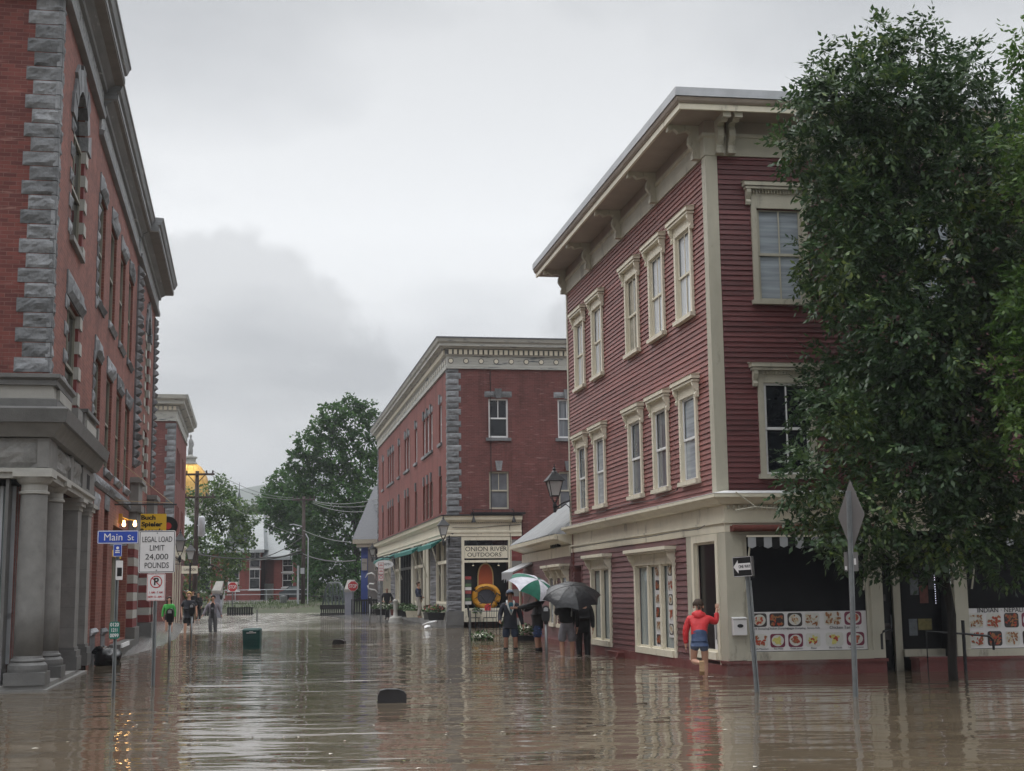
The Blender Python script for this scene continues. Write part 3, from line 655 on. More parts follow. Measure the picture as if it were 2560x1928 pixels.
# ------------------------------------------------------------------ low bowed annex between the red building and the stone-cornered one
ann = empty('bowed_annex', (1.4, 37.2, 0), 'low one storey red clapboard annex with bowed wall and pale metal roof', 'building')
bow = [(.30, 45.6), (.62, 43.2), (.92, 41.0), (1.18, 38.9), (1.36, 37.4), (1.52, 36.55)]
b = MB()
def bowpt(i, t): return (bow[i][0]*(1-t)+bow[i+1][0]*t, bow[i][1]*(1-t)+bow[i+1][1]*t)
rows = 22
for j in range(rows):
    a = .15+j*.105; c = a+.105
    for i in range(len(bow)-1):
        p = Vector((*bow[i], 0)); q = Vector((*bow[i+1], 0)); d = (q-p).normalized(); n = Vector((d.y, -d.x, 0))
        o1 = n*.02; o2 = n*.003
        b.shared([p+Vector((0, 0, a)), q+Vector((0, 0, a)), q+o1+Vector((0, 0, a)), p+o1+Vector((0, 0, a)), q+o2+Vector((0, 0, c)), p+o2+Vector((0, 0, c))], [(0, 1, 2, 3), (3, 2, 4, 5)],
                 [(i*3, a), (i*3+2, a), (i*3+2, a), (i*3, a), (i*3+2, c), (i*3, c)])
b.build('wall', K['clapL'], ann)
b = MB(); b.sweep(bow, [(-.2, -.6), (.05, -.6), (.05, .15), (-.2, .15)]); b.build('plinth', K['plinth'], ann)
b = MB(); b.sweep(bow, [(-.1, 2.42), (.04, 2.42), (.04, 2.70), (-.1, 2.70)]); b.sweep(bow, [(-.1, 2.70), (.25, 2.82), (.34, 2.84), (.36, 2.94), (.40, 3.0), (-.1, 3.0)]); b.sweep(bow, [(.36, 2.86), (.46, 2.88), (.47, 2.97), (.38, 2.96)]); b.build('cornice', K['cream'], ann)
b = MB(); 
for k in range(5):
    x, y = bowpt(3, k/5+.05); b.box(x-.16, x-.05, y-.06, y+.06, 2.70, 2.78)
b.each('dentil', K['ink'], ann)
# roof: eave polyline to ridge, corrugated ribs
ev = [(.30-.44, 46.0), (.18, 43.3), (.48, 41.1), (.74, 38.9), (.92, 37.3), (1.10, 36.5)]
rg = [(1.75, 48.3), (1.95, 45.2), (2.2, 42.6), (2.5, 40.3), (2.8, 38.4), (3.0, 36.7)]
b = MB(); nsub = 14
for i in range(5):
    for k in range(nsub):
        t0 = k/nsub; t1 = (k+1)/nsub; tm = (t0+t1)/2
        def lp(P, t): return Vector((P[i][0]*(1-t)+P[i+1][0]*t, P[i][1]*(1-t)+P[i+1][1]*t, 0))
        e0, em, e1 = (lp(ev, t)+Vector((0, 0, 3.0)) for t in (t0, tm, t1)); r0, rm, r1 = (lp(rg, t)+Vector((0, 0, 4.45)) for t in (t0, tm, t1))
        up = Vector((0, 0, .035))
        b.shared([e0, em+up, rm+up, r0, e1, r1], [(0, 1, 2, 3), (1, 4, 5, 2)])
b.shared([(-.14, 46, 3.0), (1.75, 48.3, 4.45), (3.9, 48.6, 3.0), (3.5, 46.2, 3.0)], [(0, 1, 2)]); 
b.build('roof', K['zinc'], ann)
b = MB(); b.box(.32, 4.5, 45.5, 45.6, -.5, 2.95); b.build('end_wall', K['clapL'], ann)
for i, (seg, t, w, hh, louv) in enumerate(((4, .25, .55, 1.5, 0), (3, .60, .75, 1.55, 1), (2, .75, .7, 1.5, 0))):
    x, y = bowpt(seg, t); p = Vector((*bow[seg], 0)); q = Vector((*bow[seg+1], 0)); d = (q-p).normalized(); M = frame((x, y), math.degrees(math.atan2(d.x, d.y)))
    b = MB(M); b.box(-w/2-.1, -w/2, -.06, .02, .6, 2.15); b.box(w/2, w/2+.1, -.06, .02, .6, 2.15); b.box(-w/2-.1, w/2+.1, -.09, .02, .5, .6); f = b.build('window', K['cream'], ann)
    b = MB(M); b.box(-w/2, w/2, -.03, -.022, .6, 1.85)
    if louv:
        for k in range(16): b.box(-w/2, w/2, -.055, -.031, .62+k*.075, .66+k*.075)
    b.build('pane', K['clapL'] if louv else K['gl_lace'], f)
    b = MB(M); b.box(-w/2-.24, w/2+.24, -.30, 0, 2.15, 2.22); b.box(-w/2-.18, w/2+.18, -.24, -.0, 2.08, 2.148); b.box(-w/2-.02, w/2+.02, -.07, 0, 1.86, 2.08)
    for s in (-1, 1): b.prism([(-.0, 1.72), (-.05, 1.72), (-.07, 1.82), (-.16, 1.95), (-.22, 2.078), (0, 2.078)], s*(w/2+.1)-.03, s*(w/2+.1)+.03, 'x')
    b.build('hood', K['cream'], f)
b = MB(); b.tube([(.20, 45.3, -.4), (.20, 45.3, 2.0)], .045, 8); b.build('corner_pipe', K['cream'], ann)
# fringed canopy on the far end
x, y = bow[0]; M = frame((.32, 45.3), 169)
b = MB(M); b.shared([(0, 0, 2.45), (1.9, 0, 2.45), (1.9, -.75, 2.12), (0, -.75, 2.12), (0, 0, 2.40), (1.9, 0, 2.40), (1.9, -.75, 2.07), (0, -.75, 2.07)], [(0, 1, 2, 3), (4, 7, 6, 5), (0, 3, 7, 4), (1, 5, 6, 2), (3, 2, 6, 7)]); cn = b.build('canopy', K['flash'], ann)
b = MB(M); rr = random.Random(5)
for k in range(26): zb = rr.uniform(1.78, 1.92); x = k*.073; b.box(x, x+.045, -.75, -.742, zb, 2.07)
b.build('fringe', K['flash'], cn)
# ------------------------------------------------------------------ building C: maroon brick with stone quoins, outdoor shop on the corner
CC = (-2.77, 58.15); FC_S = frame(CC, 169.2); FC_F = frame(CC, 80.5); cS = azd(-10.8); cF = azd(80.5); k0 = Vector((CC[0], CC[1], 0)); LC = 33.6; RC = 14.0
cb = empty('brick_corner_building', (CC[0], CC[1], 0), 'three storey maroon brick building with grey quoins and the outdoor shop on its corner', 'building')
runs = [(29.88, 1), (24.9, 3), (20.1, 1), (16.05, 2), (11.85, 1), (7.08, 3), (2.5, 1)]
sW = []
for s, n in runs:
    for i in range(n): sW.append(s+(i-(n-1)/2)*1.36)
hS = [(-s-.5, -s+.5, z0, z1) for s in sW for z0, z1 in ((4.97, 6.62), (8.08, 9.85))]
b = MB(FC_S); b.wall(-LC, 0, 4.6, 11.1, hS, 0, .22); b.build('side_wall', K['brickCs'], cb)
fW = [2.19, 5.25, 8.4, 11.4]; hF = [(x-.43, x+.43, z0, z1) for x in fW for z0, z1 in ((4.99, 6.62), (8.08, 9.80))]
b = MB(FC_F); b.wall(0, RC, 4.6, 11.1, hF, 0, .22); b.build('front_wall', K['brickC'], cb)
def ck(s, f, z): p = k0+cS*s+cF*f; return (p.x, p.y, z)
b = MB(); core(b, .28, LC-.1, .28, RC-.1, 4.2, 12.0, ck); core(b, 4.2, LC-.1, .9, RC-.1, -.3, 4.19, ck); core(b, .9, 4.19, .9, RC-.1, -.3, 4.19, ck); b.build('core', K['brickC'], cb)
b = MB(Matrix.Translation(cS*LC) @ frame(CC, 80.5)); b.box(0, RC, -.02, 0, 0, 11.5); b.build('rear_wall', K['brickCs'], cb)
def sash_simple(w, h, frameM, paneM, name='window', y=.10, mun=True):
    def fn():
        b = MB(); t = .07
        b.box(-w/2, -w/2+t, y-.015, y+.03, 0, h); b.box(w/2-t, w/2, y-.015, y+.03, 0, h); b.box(-w/2+t, w/2-t, y-.015, y+.03, 0, t+.02); b.box(-w/2+t, w/2-t, y-.015, y+.03, h-t, h)
        b.box(-w/2+t, w/2-t, y-.02, y+.03, h*.5-.03, h*.5+.03)
        if mun: b.box(-.015, .015, y, y+.03, h*.5+.03, h-t)
        f = b.build(name, frameM); b = MB(); b.box(-w/2+.02, w/2-.02, y+.032, y+.04, .02, h-.02); b.build('pane', paneM, f); return f
    return fn
def stone_sill(w, pr=.09, m=None):
    def fn(): b = MB(); b.box(-w/2-.1, w/2+.1, -pr, .1, -.13, 0); return b.build('stone_sill', m or K['quoin'])
    return fn
def keystone():
    b = MB(); b.prism([(-.10, 0), (.10, 0), (.16, .42), (-.16, .42)], -.07, .05, 'y'); return b.build('keystone', K['quoin'])
def lintel():
    b = MB(); b.rock(-.60, -.14, .04, .30, 0, .04, .05, 5, 3, .012); b.rock(.14, .60, .04, .30, 0, .04, .05, 5, 3, .012); b.prism([(-.12, 0), (.12, 0), (.15, .42), (-.15, .42)], -.08, .05, 'y'); return b.build('lintel', K['quoin'])
dkf = paint('brown_sash', (.20, .17, .14), .5, .1)
for s in sW:
    inst('cs3', sash_simple(1.0, 1.77, K['signw'], K['gl_curt'], mun=False), cb, FC_S @ T(-s, 0, 8.08)); inst('cs2', sash_simple(1.0, 1.65, dkf, K['gl_dark'], mun=False), cb, FC_S @ T(-s, 0, 4.97))
    inst('csl', stone_sill(1.05), cb, FC_S @ T(-s, 0, 8.08)); inst('ckl', lintel, cb, FC_S @ T(-s, 0, 9.86)); inst('ck2', keystone, cb, FC_S @ T(-s, 0, 6.64))
for x in fW:
    inst('cf3', sash_simple(.86, 1.72, K['white'], K['gl_dark']), cb, FC_F @ T(x, 0, 8.08)); inst('cf2', sash_simple(.86, 1.63, K['creamD'], K['gl_dark']), cb, FC_F @ T(x, 0, 4.99))
    inst('cfs', stone_sill(.9), cb, FC_F @ T(x, 0, 8.08)); inst('ckl', lintel, cb, FC_F @ T(x, 0, 9.81)); inst('ck2', keystone, cb, FC_F @ T(x, 0, 6.66))
b = MB(FC_F); z = 4.62; i = 0
while z < 10.95:
    h = .262; w = .56 if i % 2 else .46; b.M = FC_F; b.rock(-.06, w, z, z+h-.012, 0, .045, .05, 7, 4, .022); b.M = FC_S; b.rock(-(.46 if i % 2 else .56), .0, z, z+h-.012, 0, .045, .05, 5, 3, .022)
    b.rock(-LC, -LC+(.4 if i % 2 else .55), z, z+h-.012, 0, .06, .05, 4, 3, .03); z += h; i += 1
b.each('quoin', K['quoin'], cb)
Pc = [tuple((k0+cS*(LC+.1))[:2]), tuple(k0[:2]), tuple((k0+cF*RC)[:2])]
b = MB(); b.sweep(Pc, [(-.1, 11.08), (.08, 11.08), (.08, 11.22), (.05, 11.24), (.05, 11.62), (.10, 11.64), (.12, 11.68), (.12, 11.92), (-.1, 11.92)]); b.build('cornice_frieze', K['creamW'], cb)
b = MB(); b.sweep(Pc, [(-.1, 11.92), (.22, 11.94), (.26, 12.0), (.42, 12.02), (.42, 12.14), (.50, 12.20), (.55, 12.34), (-.1, 12.34)]); b.build('cornice_crown', K['creamW'], cb)
b = MB(); b.sweep(Pc, [(-.1, 12.342), (.57, 12.342), (.57, 12.40), (-.1, 12.42)]); core(b, -.1, LC, -.1, RC, 12.3, 12.41, ck); b.build('roof_edge', K['slate'], cb)
b = MB(FC_F)
for i in range(62): b.box(.02+i*.222, .16+i*.222, -.20, -.125, 11.70, 11.90)
b.M = FC_S
for i in range(150): b.box(-.17-i*.222, -.03-i*.222, -.20, -.125, 11.70, 11.90)
b.build('dentils', K['cream'], cb)
b = MB(FC_F)
for i in range(20): b.lathe([(.09, -.075), (.09, -.05)], (.12+i*.665, 0, 11.42), 14, 'y')
b.M = FC_S
for i in range(48): b.lathe([(.09, -.075), (.09, -.05)], (-.4-i*.665, 0, 11.42), 10, 'y')
b.build('rosettes', K['cream'], cb)
b = MB(FC_F)
for i in range(20): b.lathe([(.125, -.062), (.125, -.05)], (.12+i*.665, 0, 11.42), 14, 'y')
b.M = FC_S
for i in range(48): b.lathe([(.125, -.062), (.125, -.05)], (-.4-i*.665, 0, 11.42), 10, 'y')
b.build('rosette_rings', K['granite_dk'], cb)
b = MB(); b.sweep(Pc, [(.119, 11.70), (.124, 11.70), (.124, 11.90), (.119, 11.90)]); b.build('dentil_band', K['granite_dk'], cb)  # dark strip that paints the shade in the gaps between dentils
vary(cb, ('window',), {K['gl_curt']: [K['gl_curt'], K['gl_grey'], K['gl_blind']], K['gl_dark']: [K['gl_dark'], K['gl_dark'], K['gl_grey'], K['gl_lace']]}, 6)
# shop front: cornice, piers, windows
P2 = [tuple((k0+cS*(LC-.2))[:2]), tuple(k0[:2]), tuple((k0+cF*3.14)[:2])]
b = MB(); b.sweep(P2, [(-.1, 3.85), (.06, 3.85), (.06, 3.98), (.10, 4.0), (.10, 4.08), (.04, 4.10), (.04, 4.42), (-.1, 4.42)]); b.sweep(P2, [(-.1, 4.42), (.08, 4.44), (.14, 4.52), (.28, 4.54), (.30, 4.66), (.34, 4.70), (-.1, 4.74)])
b.build('shop_cornice', K['cream'], cb)
b = MB(); b.sweep(P2, [(-.1, 4.745), (.36, 4.705), (.36, 4.74), (-.1, 4.80)]); b.build('cornice_flashing', K['black'], cb)
b = MB(FC_F)
for i in range(38): b.box(.03+i*.082, .07+i*.082, -.10, -.042, 4.40, 4.45)
b.build('dentils', K['creamD'], cb)
b = MB(FC_F); z = .70; i = 0
while z < 3.84:
    h = .224; b.M = FC_F; b.rock(-.05, .54, z, z+h-.01, 0, .04, .5, 8, 4, .03); b.M = FC_S
    b.rock(-.38, -.0, z, z+h-.01, 0, .04, .05, 5, 4, .03)
    for (a, c) in ((4.0, 6.1), (22.2, 24.8), (30.0, 33.5)): b.rock(-c, -a, z, z+h-.01, 0, .03, .05, 8, 3, .03)
    z += h; i += 1
b.each('pier_stone', paint('dark_rock_face', (.125, .125, .132), .75, .3, 5, .6, 22, island=.3), cb)
b = MB(FC_F); b.box(-.10, .62, -.10, .5, .12, .70); b.box(-.08, .60, -.08, .5, .005, .118); b.M = FC_S; b.box(-.5, .0, -.10, .1, .12, .70)
for (a, c) in ((4.0, 6.1), (22.2, 24.8), (30.0, 33.5)): b.box(-c-.05, -a+.05, -.08, .1, .12, .70)
b.each('pier_base', K['granite_dk'], cb)
b = MB(FC_F); z = .1
while z < 3.84:
    b.m = 0 if int((z-.1)/.30) % 2 else 1; b.box(2.70, 3.20, -.03, .25, z, min(z+.29, 3.84)); z += .30
b.build('banded_pier', [K['redband'], K['granite']], cb)
b = MB(FC_F); b.wall(3.2, RC, 0, 4.6, [], 0, .2); b.build('front_wall', K['brickC'], cb)
b = MB(FC_F); b.box(.54, .66, -.03, .1, .25, 3.84); b.box(2.56, 2.70, -.03, .1, .25, 3.84); b.box(.66, 2.56, -.03, .08, 3.68, 3.84); b.box(.66, 2.56, -.03, .08, 2.74, 2.84)
b.box(.66, 2.56, -.03, .1, .25, .82); sw = b.build('shop_window', K['cream'], cb)
b = MB(FC_F); b.box(.66, 2.56, .07, .078, 2.84, 3.68); b.build('transom_pane', K['gl_dark'], sw)
b = MB(FC_F); b.box(.66, 2.56, .62, .65, .82, 2.74); b.build('display_back', K['dark'], sw)
b = MB(FC_F); b.box(.66, 2.56, .0, .62, .79, .82); b.build('display_floor', K['room'], sw)
sg = MB(FC_F); sg.box(.67, 2.53, -.02, .02, 2.92, 3.45); sgn = sg.build('shop_sign', K['cream'], None, loc=tuple(FC_F @ Vector((1.6, 0, 2.92)))); tag(sgn, 'cream board above the shop window lettered ONION RIVER OUTDOORS', 'sign')
lettering('\u004fNION RIVER', .27, K['ink'], FC_F @ T(1.60, -.024, 3.30), sgn, wid=1.80, bold=.001); lettering('OUTDOORS', .24, K['ink'], FC_F @ T(1.52, -.024, 3.06), sgn, wid=1.46, bold=.001)
# things in the window
b = MB(FC_F); pts = []
for k in range(25):
    a = math.pi*k/24; pts.append((1.64+.35*math.cos(a), 1.9+.82*math.sin(a)**.6))
pts += [(1.29, .85), (1.99, .85)]
b.ngon(pts, .50, .06); pb = b.build('paddle_board', paint('board_rim', (.55, .42, .2), .4, .05), None, loc=tuple(FC_F @ Vector((1.64, .5, .82)))); tag(pb, 'tall orange paddle board standing upright in the shop window', 'paddle board')
b = MB(FC_F); b.ngon([(1.64+(x-1.64)*.86, .9+(z-.9)*.97) for x, z in pts], .488, .01); b.disc(1.64, 2.2, .02, .484, 10, .09); b.build('deck_pad', paint('orange_deck', (.42, .085, .025), .5, .1), pb)
def tor(b, pts, r, n=10): b.tube(pts+[pts[0], pts[1]], r, n)
b = MB(FC_F); ring = []
for k in range(28):
    a = 2*math.pi*k/28; c, s_ = math.cos(a), math.sin(a); ring.append((1.62+.50*math.copysign(abs(c)**.8, c), .20-.02*s_, 1.30+.42*math.copysign(abs(s_)**.9, s_)))
tor(b, ring, .125); rf = b.build('raft', paint('raft_yellow', (.50, .23, .015), .45, .1, 5, 0), None, True, loc=tuple(FC_F @ Vector((1.62, .2, .82)))); tag(rf, 'yellow inflatable raft propped up in the shop window', 'raft')
b = MB(FC_F); b.disc(1.60, 1.28, .40, .19, 18, .34, .03); b.build('raft_floor', paint('raft_floor_grey', (.05, .05, .065), .6), rf)
b = MB(FC_F); b.tube([(1.12, .02, 1.5), (1.3, .03, 1.66), (1.45, .04, 1.72), (1.42, .06, 1.66), (1.62, .03, 1.74), (1.9, .05, 1.62), (1.75, .03, 1.30), (1.6, .03, 1.05), (1.62, .05, .86)], .014); b.tube([(1.1, .1, 1.2), (1.35, .05, 1.38), (1.6, .03, 1.05), (1.3, .05, 1.0)], .022); b.tube([(1.75, .03, .86), (1.9, .02, 1.15), (2.05, .03, 1.45), (2.2, .1, 1.35)], .03); b.build('strap', K['ink'], rf)
b = MB(FC_F); rr = random.Random(2)
for i in range(8):
    b.m = i % 4; z = .98+i*.15; b.box(.72, .98, .18+.01*(i % 2), .3, z, z+.13)
o = b.build('book_rack', [K['signw'], paint('cover_green', (.08, .14, .07), .5, .6, 20, 0), paint('cover_dark', (.03, .03, .035), .5, .6, 20, 0), paint('cover_red', (.3, .05, .05), .5, .6, 20, 0)], None, loc=tuple(FC_F @ Vector((.85, .2, .82)))); tag(o, 'rack of printed books and maps at the left of the shop window', 'book rack')
for x in (1.08, 2.18):
    b = MB(FC_F); b.lathe([(.02, .08), (.05, .0)], (x, .3, 2.62), 10); b.tube([(x, .3, 2.70), (x, .3, 2.735)], .008); o = b.build('spot_lamp', K['steel'], None, loc=tuple(FC_F @ Vector((x, .3, 2.7)))); tag(o, 'small lit spot lamp at the upper '+('left' if x < 2 else 'right')+' of the shop window', 'lamp', 'spot lamps in the shop window')
    b = MB(FC_F); b.lathe([(.04, -.005), (.04, 0)], (x, .3, 2.615), 10); b.build('bulb', emit('warm_bulb', (1, .85, .6), 3), o)
# side shop windows
def cwin(s0, s1, z0=1.0, z1=3.8, n=2, dark=False):
    x0, x1 = -s1, -s0; b = MB(FC_S); t = .09; m = K['cream'] if not dark else K['black']
    b.box(x0, x0+t, -.02, .1, z0, z1); b.box(x1-t, x1, -.02, .1, z0, z1); b.box(x0+t, x1-t, -.02, .1, z0, z0+.1); b.box(x0+t, x1-t, -.02, .1, z1-.1, z1); b.box(x0+t, x1-t, -.02, .1, 2.72, 2.86)
    for i in range(1, n): q = x0+(x1-x0)*i/n; b.box(q-.05, q+.05, -.02, .1, z0+.1, 2.72); b.box(q-.05, q+.05, -.02, .1, 2.86, z1-.1)
    f = b.build('shop_window', m, cb); b = MB(FC_S); b.box(x0+t, x1-t, .11, .12, z0+.1, z1-.1); b.build('pane', K['gl_dark'], f)
    b = MB(FC_S); b.box(x0, x1, -.01, .1, .3, z0-.01); b.build('stall_riser', K['creamD'], f)
cwin(.42, 3.95, 1.0, 3.8, 2); cwin(8.6, 12.4, 1.0, 3.8, 2); cwin(19.6, 22.0, 1.0, 3.8, 2); cwin(25.6, 29.6, 1.0, 3.8, 3); cwin(13.8, 19.0, .35, 3.8, 4, True)
b = MB(FC_S)
for (a, c) in ((6.3, 6.9), (7.9, 8.5), (12.5, 13.6), (19.1, 19.5)): b.box(-c, -a, -.06, .1, .3, 3.84)
b.box(-7.9, -6.9, .0, .1, .3, 3.84); b.each('wood_post', K['creamD'], cb)
b = MB(FC_S); b.box(-LC, 0, -.14, .1, -.4, .30); b.build('ledge', K['granite'], cb)
for (a, c, zz) in ((1.6, 6.6, 3.80), (8.9, 17.5, 3.78), (19.9, 23.5, 3.76), (25.8, 30.5, 3.74)):
    b = MB(FC_S); b.shared([(-c, -.07, zz), (-a, -.07, zz), (-a, -.55, zz-.22), (-c, -.55, zz-.22), (-c, -.07, zz-.06), (-a, -.07, zz-.06), (-a, -.55, zz-.40), (-c, -.55, zz-.40)], [(0, 1, 2, 3), (3, 2, 6, 7), (4, 7, 6, 5), (0, 3, 7, 4), (1, 5, 6, 2)])
    aw = b.build('awning', K['teal'], cb)
    b = MB(FC_S)
    for q in (a+.1, c-.1): b.tube([(-q, -.5, zz-.3), (-q, -.12, 2.2)], .03)
    b.build('arm', K['creamD'], aw)
# low black shed roof and floodlights over the shop cornice
b = MB(FC_F); b.box(.95, 3.28, -.33, -.05, 4.78, 4.86); b.tube([(1.02, -.3, 4.98), (2.75, -.3, 4.98)], .012)
for x in (1.02, 2.75): b.tube([(x, -.02, 5.02), (x, -.42, 4.9), (x, -.42, 4.62)], .018); b.lathe([(.10, 4.42), (.085, 4.5), (.04, 4.62), (.02, 4.7)], (x, -.42, 0), 12)
b.build('light_rail', K['black'], cb)
b = MB(FC_F); b.tube([(.15, -.1, 4.22), (1.2, -.08, 4.20), (2.0, -.08, 4.28), (3.1, -.08, 4.34)], .012); b.tube([(2.62, -.06, 4.3), (2.66, -.06, 3.6), (2.66, -.06, 1.6)], .012); b.tube([(1.85, -.02, 11.0), (1.85, -.02, 4.8)], .014); b.build('wires', K['ink'], cb)

# ------------------------------------------------------------------ blue and grey building behind C
eb = empty('blue_building', (-9.2, 94, 0), 'small blue and grey building with steep slate roof behind the maroon brick building', 'building')
b = MB(); b.box(-10.48, -10.02, 93.9, 104, .0, 4.75); b.build('blue_wall', paint('blue_paint', (.055, .09, .30), .6, .15), eb)
b = MB(); b.box(-10.02, -4.5, 93.92, 103, .0, 5.2); b.build('wall', paint('grey_clapboard', (.235, .225, .215), .6, .12), eb)
b = MB(); b.shared([(-11.05, 93.4, 5.15), (-4, 93.4, 5.15), (-4, 97.5, 9.1), (-9.95, 97.5, 9.1), (-4, 104.5, 5.15), (-11.05, 104.5, 5.15)], [(0, 1, 2, 3), (3, 2, 4, 5), (0, 3, 5)]); b.build('roof', K['slate'], eb)
b = MB(); b.box(-11.0, -4.2, 93.3, 93.9, 4.85, 5.14); b.box(-10.75, -4.3, 93.4, 93.9, 4.62, 4.84); b.box(-11.0, -10.5, 93.9, 104, 4.9, 5.14); b.build('eave', K['creamD'], eb)
b = MB(); b.box(-9.6, -8.9, 93.84, 93.915, 3.0, 4.6); fw = b.build('window', K['granite_lt'], eb); b = MB(); b.box(-9.5, -9.0, 93.80, 93.835, 3.1, 4.5); b.build('pane', K['gl_dark'], fw)
b = MB(); b.box(-10.44, -10.06, 93.80, 93.89, 3.05, 3.85); bs = b.build('wall_sign', K['granite_lt'], None, loc=(-10.25, 93.8, 3.05)); tag(bs, 'small pale notice board high on the blue wall', 'sign'); lettering('OPEN', .13, K['ink'], T(-10.25, 93.79, 3.55), bs, wid=.3)
b = MB(); b.tube([(-10.15, 93.5, 2.55), (-10.0, 93.5, 2.78), (-9.72, 93.5, 2.86), (-9.5, 93.5, 2.72), (-9.42, 93.5, 2.4), (-9.45, 93.5, 2.18), (-9.6, 93.5, 2.12), (-9.85, 93.5, 2.15), (-9.98, 93.5, 2.0), (-9.93, 93.5, 1.82), (-9.75, 93.5, 1.75), (-9.5, 93.5, 1.72), (-9.3, 93.5, 1.55), (-9.1, 93.5, 1.35)], [.02, .04]+[.055]*10+[.045, .02], 8)
o = b.build('snake_sculpture', paint('polished_metal', (.7, .7, .68), .3, .1, 3, 0, metal=.6), None, True, loc=(-9.6, 93.5, 2)); tag(o, 'curved silver question mark shaped sculpture on the grey wall', 'sculpture')
# ------------------------------------------------------------------ building A: orange red brick and granite, columns at the street corner
AC = (-7.75, 22.45); FA_S = frame(AC, -11.2); FA_F = frame(AC, 79.5); aS = azd(-11.2); aF = azd(79.5); a0 = Vector((AC[0], AC[1], 0))
ab = empty('granite_and_brick_building', (AC[0], AC[1], 0), 'tall red brick and grey granite building with round stone columns on the left corner', 'building')
LA = 26.2
# side wall: s, z of the openings; first bay and last bay arched on the third floor
hA = [(2.05, 3.85, 4.68, 6.95), (2.05, 3.85, 8.12, 11.2)]
for s in (7.55, 10.3, 12.95, 15.6): hA += [(s-.72, s+.72, 4.5, 6.72), (s-.72, s+.72, 8.02, 10.38)]
hA += [(22.0, 23.5, 4.9, 6.9), (22.0, 23.5, 7.6, 10.75)]
b = MB(FA_S); b.wall(.45, LA, 4.18, 12.3, hA, 0, .14)
b.build('brick_wall', K['brickA'], ab)
b = MB(FA_F); b.wall(-9, -.45, 5.2, 12.5, [], 0, .2); b.build('front_wall', K['brickAdk'], ab)
def ak(s, f, z): p = a0+aS*s-aF*f; return (p.x, p.y, z)
b = MB(); core(b, .5, LA-.1, .5, 9, -.4, 12.6, ak); core(b, .2, 6.1, .2, 9, 12.3, 12.9, ak); b.build('core', K['brickAdk'], ab)
b = MB(Matrix.Translation(aS*LA) @ frame(AC, 79.5)); b.box(-9, 0, -.02, 0, 0, 12.5); b.build('rear_wall', K['brickAdk'], ab)
# arches: fill corners of the rectangular opening down to the spring line, voussoirs around
def arch(M, x0, x1, z1, rise, mat=K['brickA']):
    cx = (x0+x1)/2; r = (x1-x0)/2; n = 10; b = MB(M)
    for sgn in (-1, 1):
        P = [(cx+sgn*r, z1+.02)]
        for k in range(n+1):
            a = math.pi/2*k/n; P.append((cx+sgn*r*math.cos(a), z1-rise+rise*math.sin(a)))
        b.prism([(p[0], p[1]) for p in P], -.003, .13, 'y')
    return b
def fan(M, cx, zs, r, w, n=9, out=.05, mats=None):
    b = MB(M)
    for k in range(n):
        a0_ = math.pi*k/n+.02; a1_ = math.pi*(k+1)/n-.02; R1 = r+w*(1.25 if k % 2 == 0 else 1.0)
        q = [(cx+r*math.cos(a0_), zs+r*math.sin(a0_)), (cx+R1*math.cos(a0_), zs+R1*math.sin(a0_)), (cx+R1*math.cos(a1_), zs+R1*math.sin(a1_)), (cx+r*math.cos(a1_), zs+r*math.sin(a1_))]
        b.prism(q, -out-.02*random.random(), .25, 'y')
    return b
# bays with arched heads are cut into the wall above their rectangular part
for (cx, zt, r) in ((2.95, 11.2, .9), (22.75, 10.75, .75)):
    arch(FA_S, cx-r, cx+r, zt, r).build('arch_spandrel', K['brickA'], ab)
    fan(FA_S, cx, zt-r, r-.02, .42, 9).each('arch_stone', K['quoin'], ab)
    b = MB(FA_S); b.box(cx-r, cx+r, .115, .125, zt-r, zt); b.build('fanlight', K['gl_dark'], ab)
def banded(M, x0, x1, z0, z1, cols, n, out=.03, y1=.12, red_in=.0, rockw=.16, name='banded_jamb'):
    """alternating granite and red sandstone blocks with smooth reveal faces"""
    h = (z1-z0)/n; b = MB(M); b2 = MB(M)
    for i in range(n):
        t = b if i % 2 == 0 else b2; o = out if i % 2 == 0 else .0
        t.box(x0, x1 if i % 2 == 0 else x1-rockw*.55, -o, y1, z0+h*i+.005, z0+h*(i+1)-.005)
    f = b.build(name, K['granite_lt'], ab); b2.build('red_blocks', K['redband'], f); return f
for (a, z0, z1, n) in ((2.05, 4.68, 6.95, 9), (2.05, 8.12, 10.3, 9)):
    banded(FA_S, 3.835, 4.22, z0, z1, None, n)
    b = MB(FA_S); h = (z1-z0)/n
    for i in range(0, n, 2): b.rock(1.70, 2.048, z0+h*i, z0+h*(i+1), 0, .05, .05, 4, 3, .02)
    b.each('jamb_stone', K['quoin'], ab)
b = MB(FA_S); b.rock(1.8, 4.35, 6.96, 7.42, 0, .09, .1, 12, 4, .05); b.build('lintel', K['quoin'], ab)
for (z0, z1) in ((4.5, 6.72), (8.02, 10.38)):
    b = MB(FA_S)
    for i in range(0, 9): b.rock(6.55 if i % 2 else 6.62, 6.828, z0-.3+i*.29, z0-.04+i*.29, 0, .05, .05, 3, 3, .02)
    for s in (7.55, 10.3, 12.95, 15.6): b.rock(s-.80, s+.80, z1+.005, z1+.42, 0, .08, .1, 9, 4, .045)
    b.each('lintel', K['quoin'], ab)
    b = MB(FA_S)
    for s in (7.55, 10.3, 12.95, 15.6): b.rock(s-.82, s+.82, z0-.20, z0-.005, 0, .11, .3, 9, 2, .02)
    b.each('stone_sill', K['quoin'], ab)
olive = paint('olive_sash', (.20, .19, .15), .5, .1)
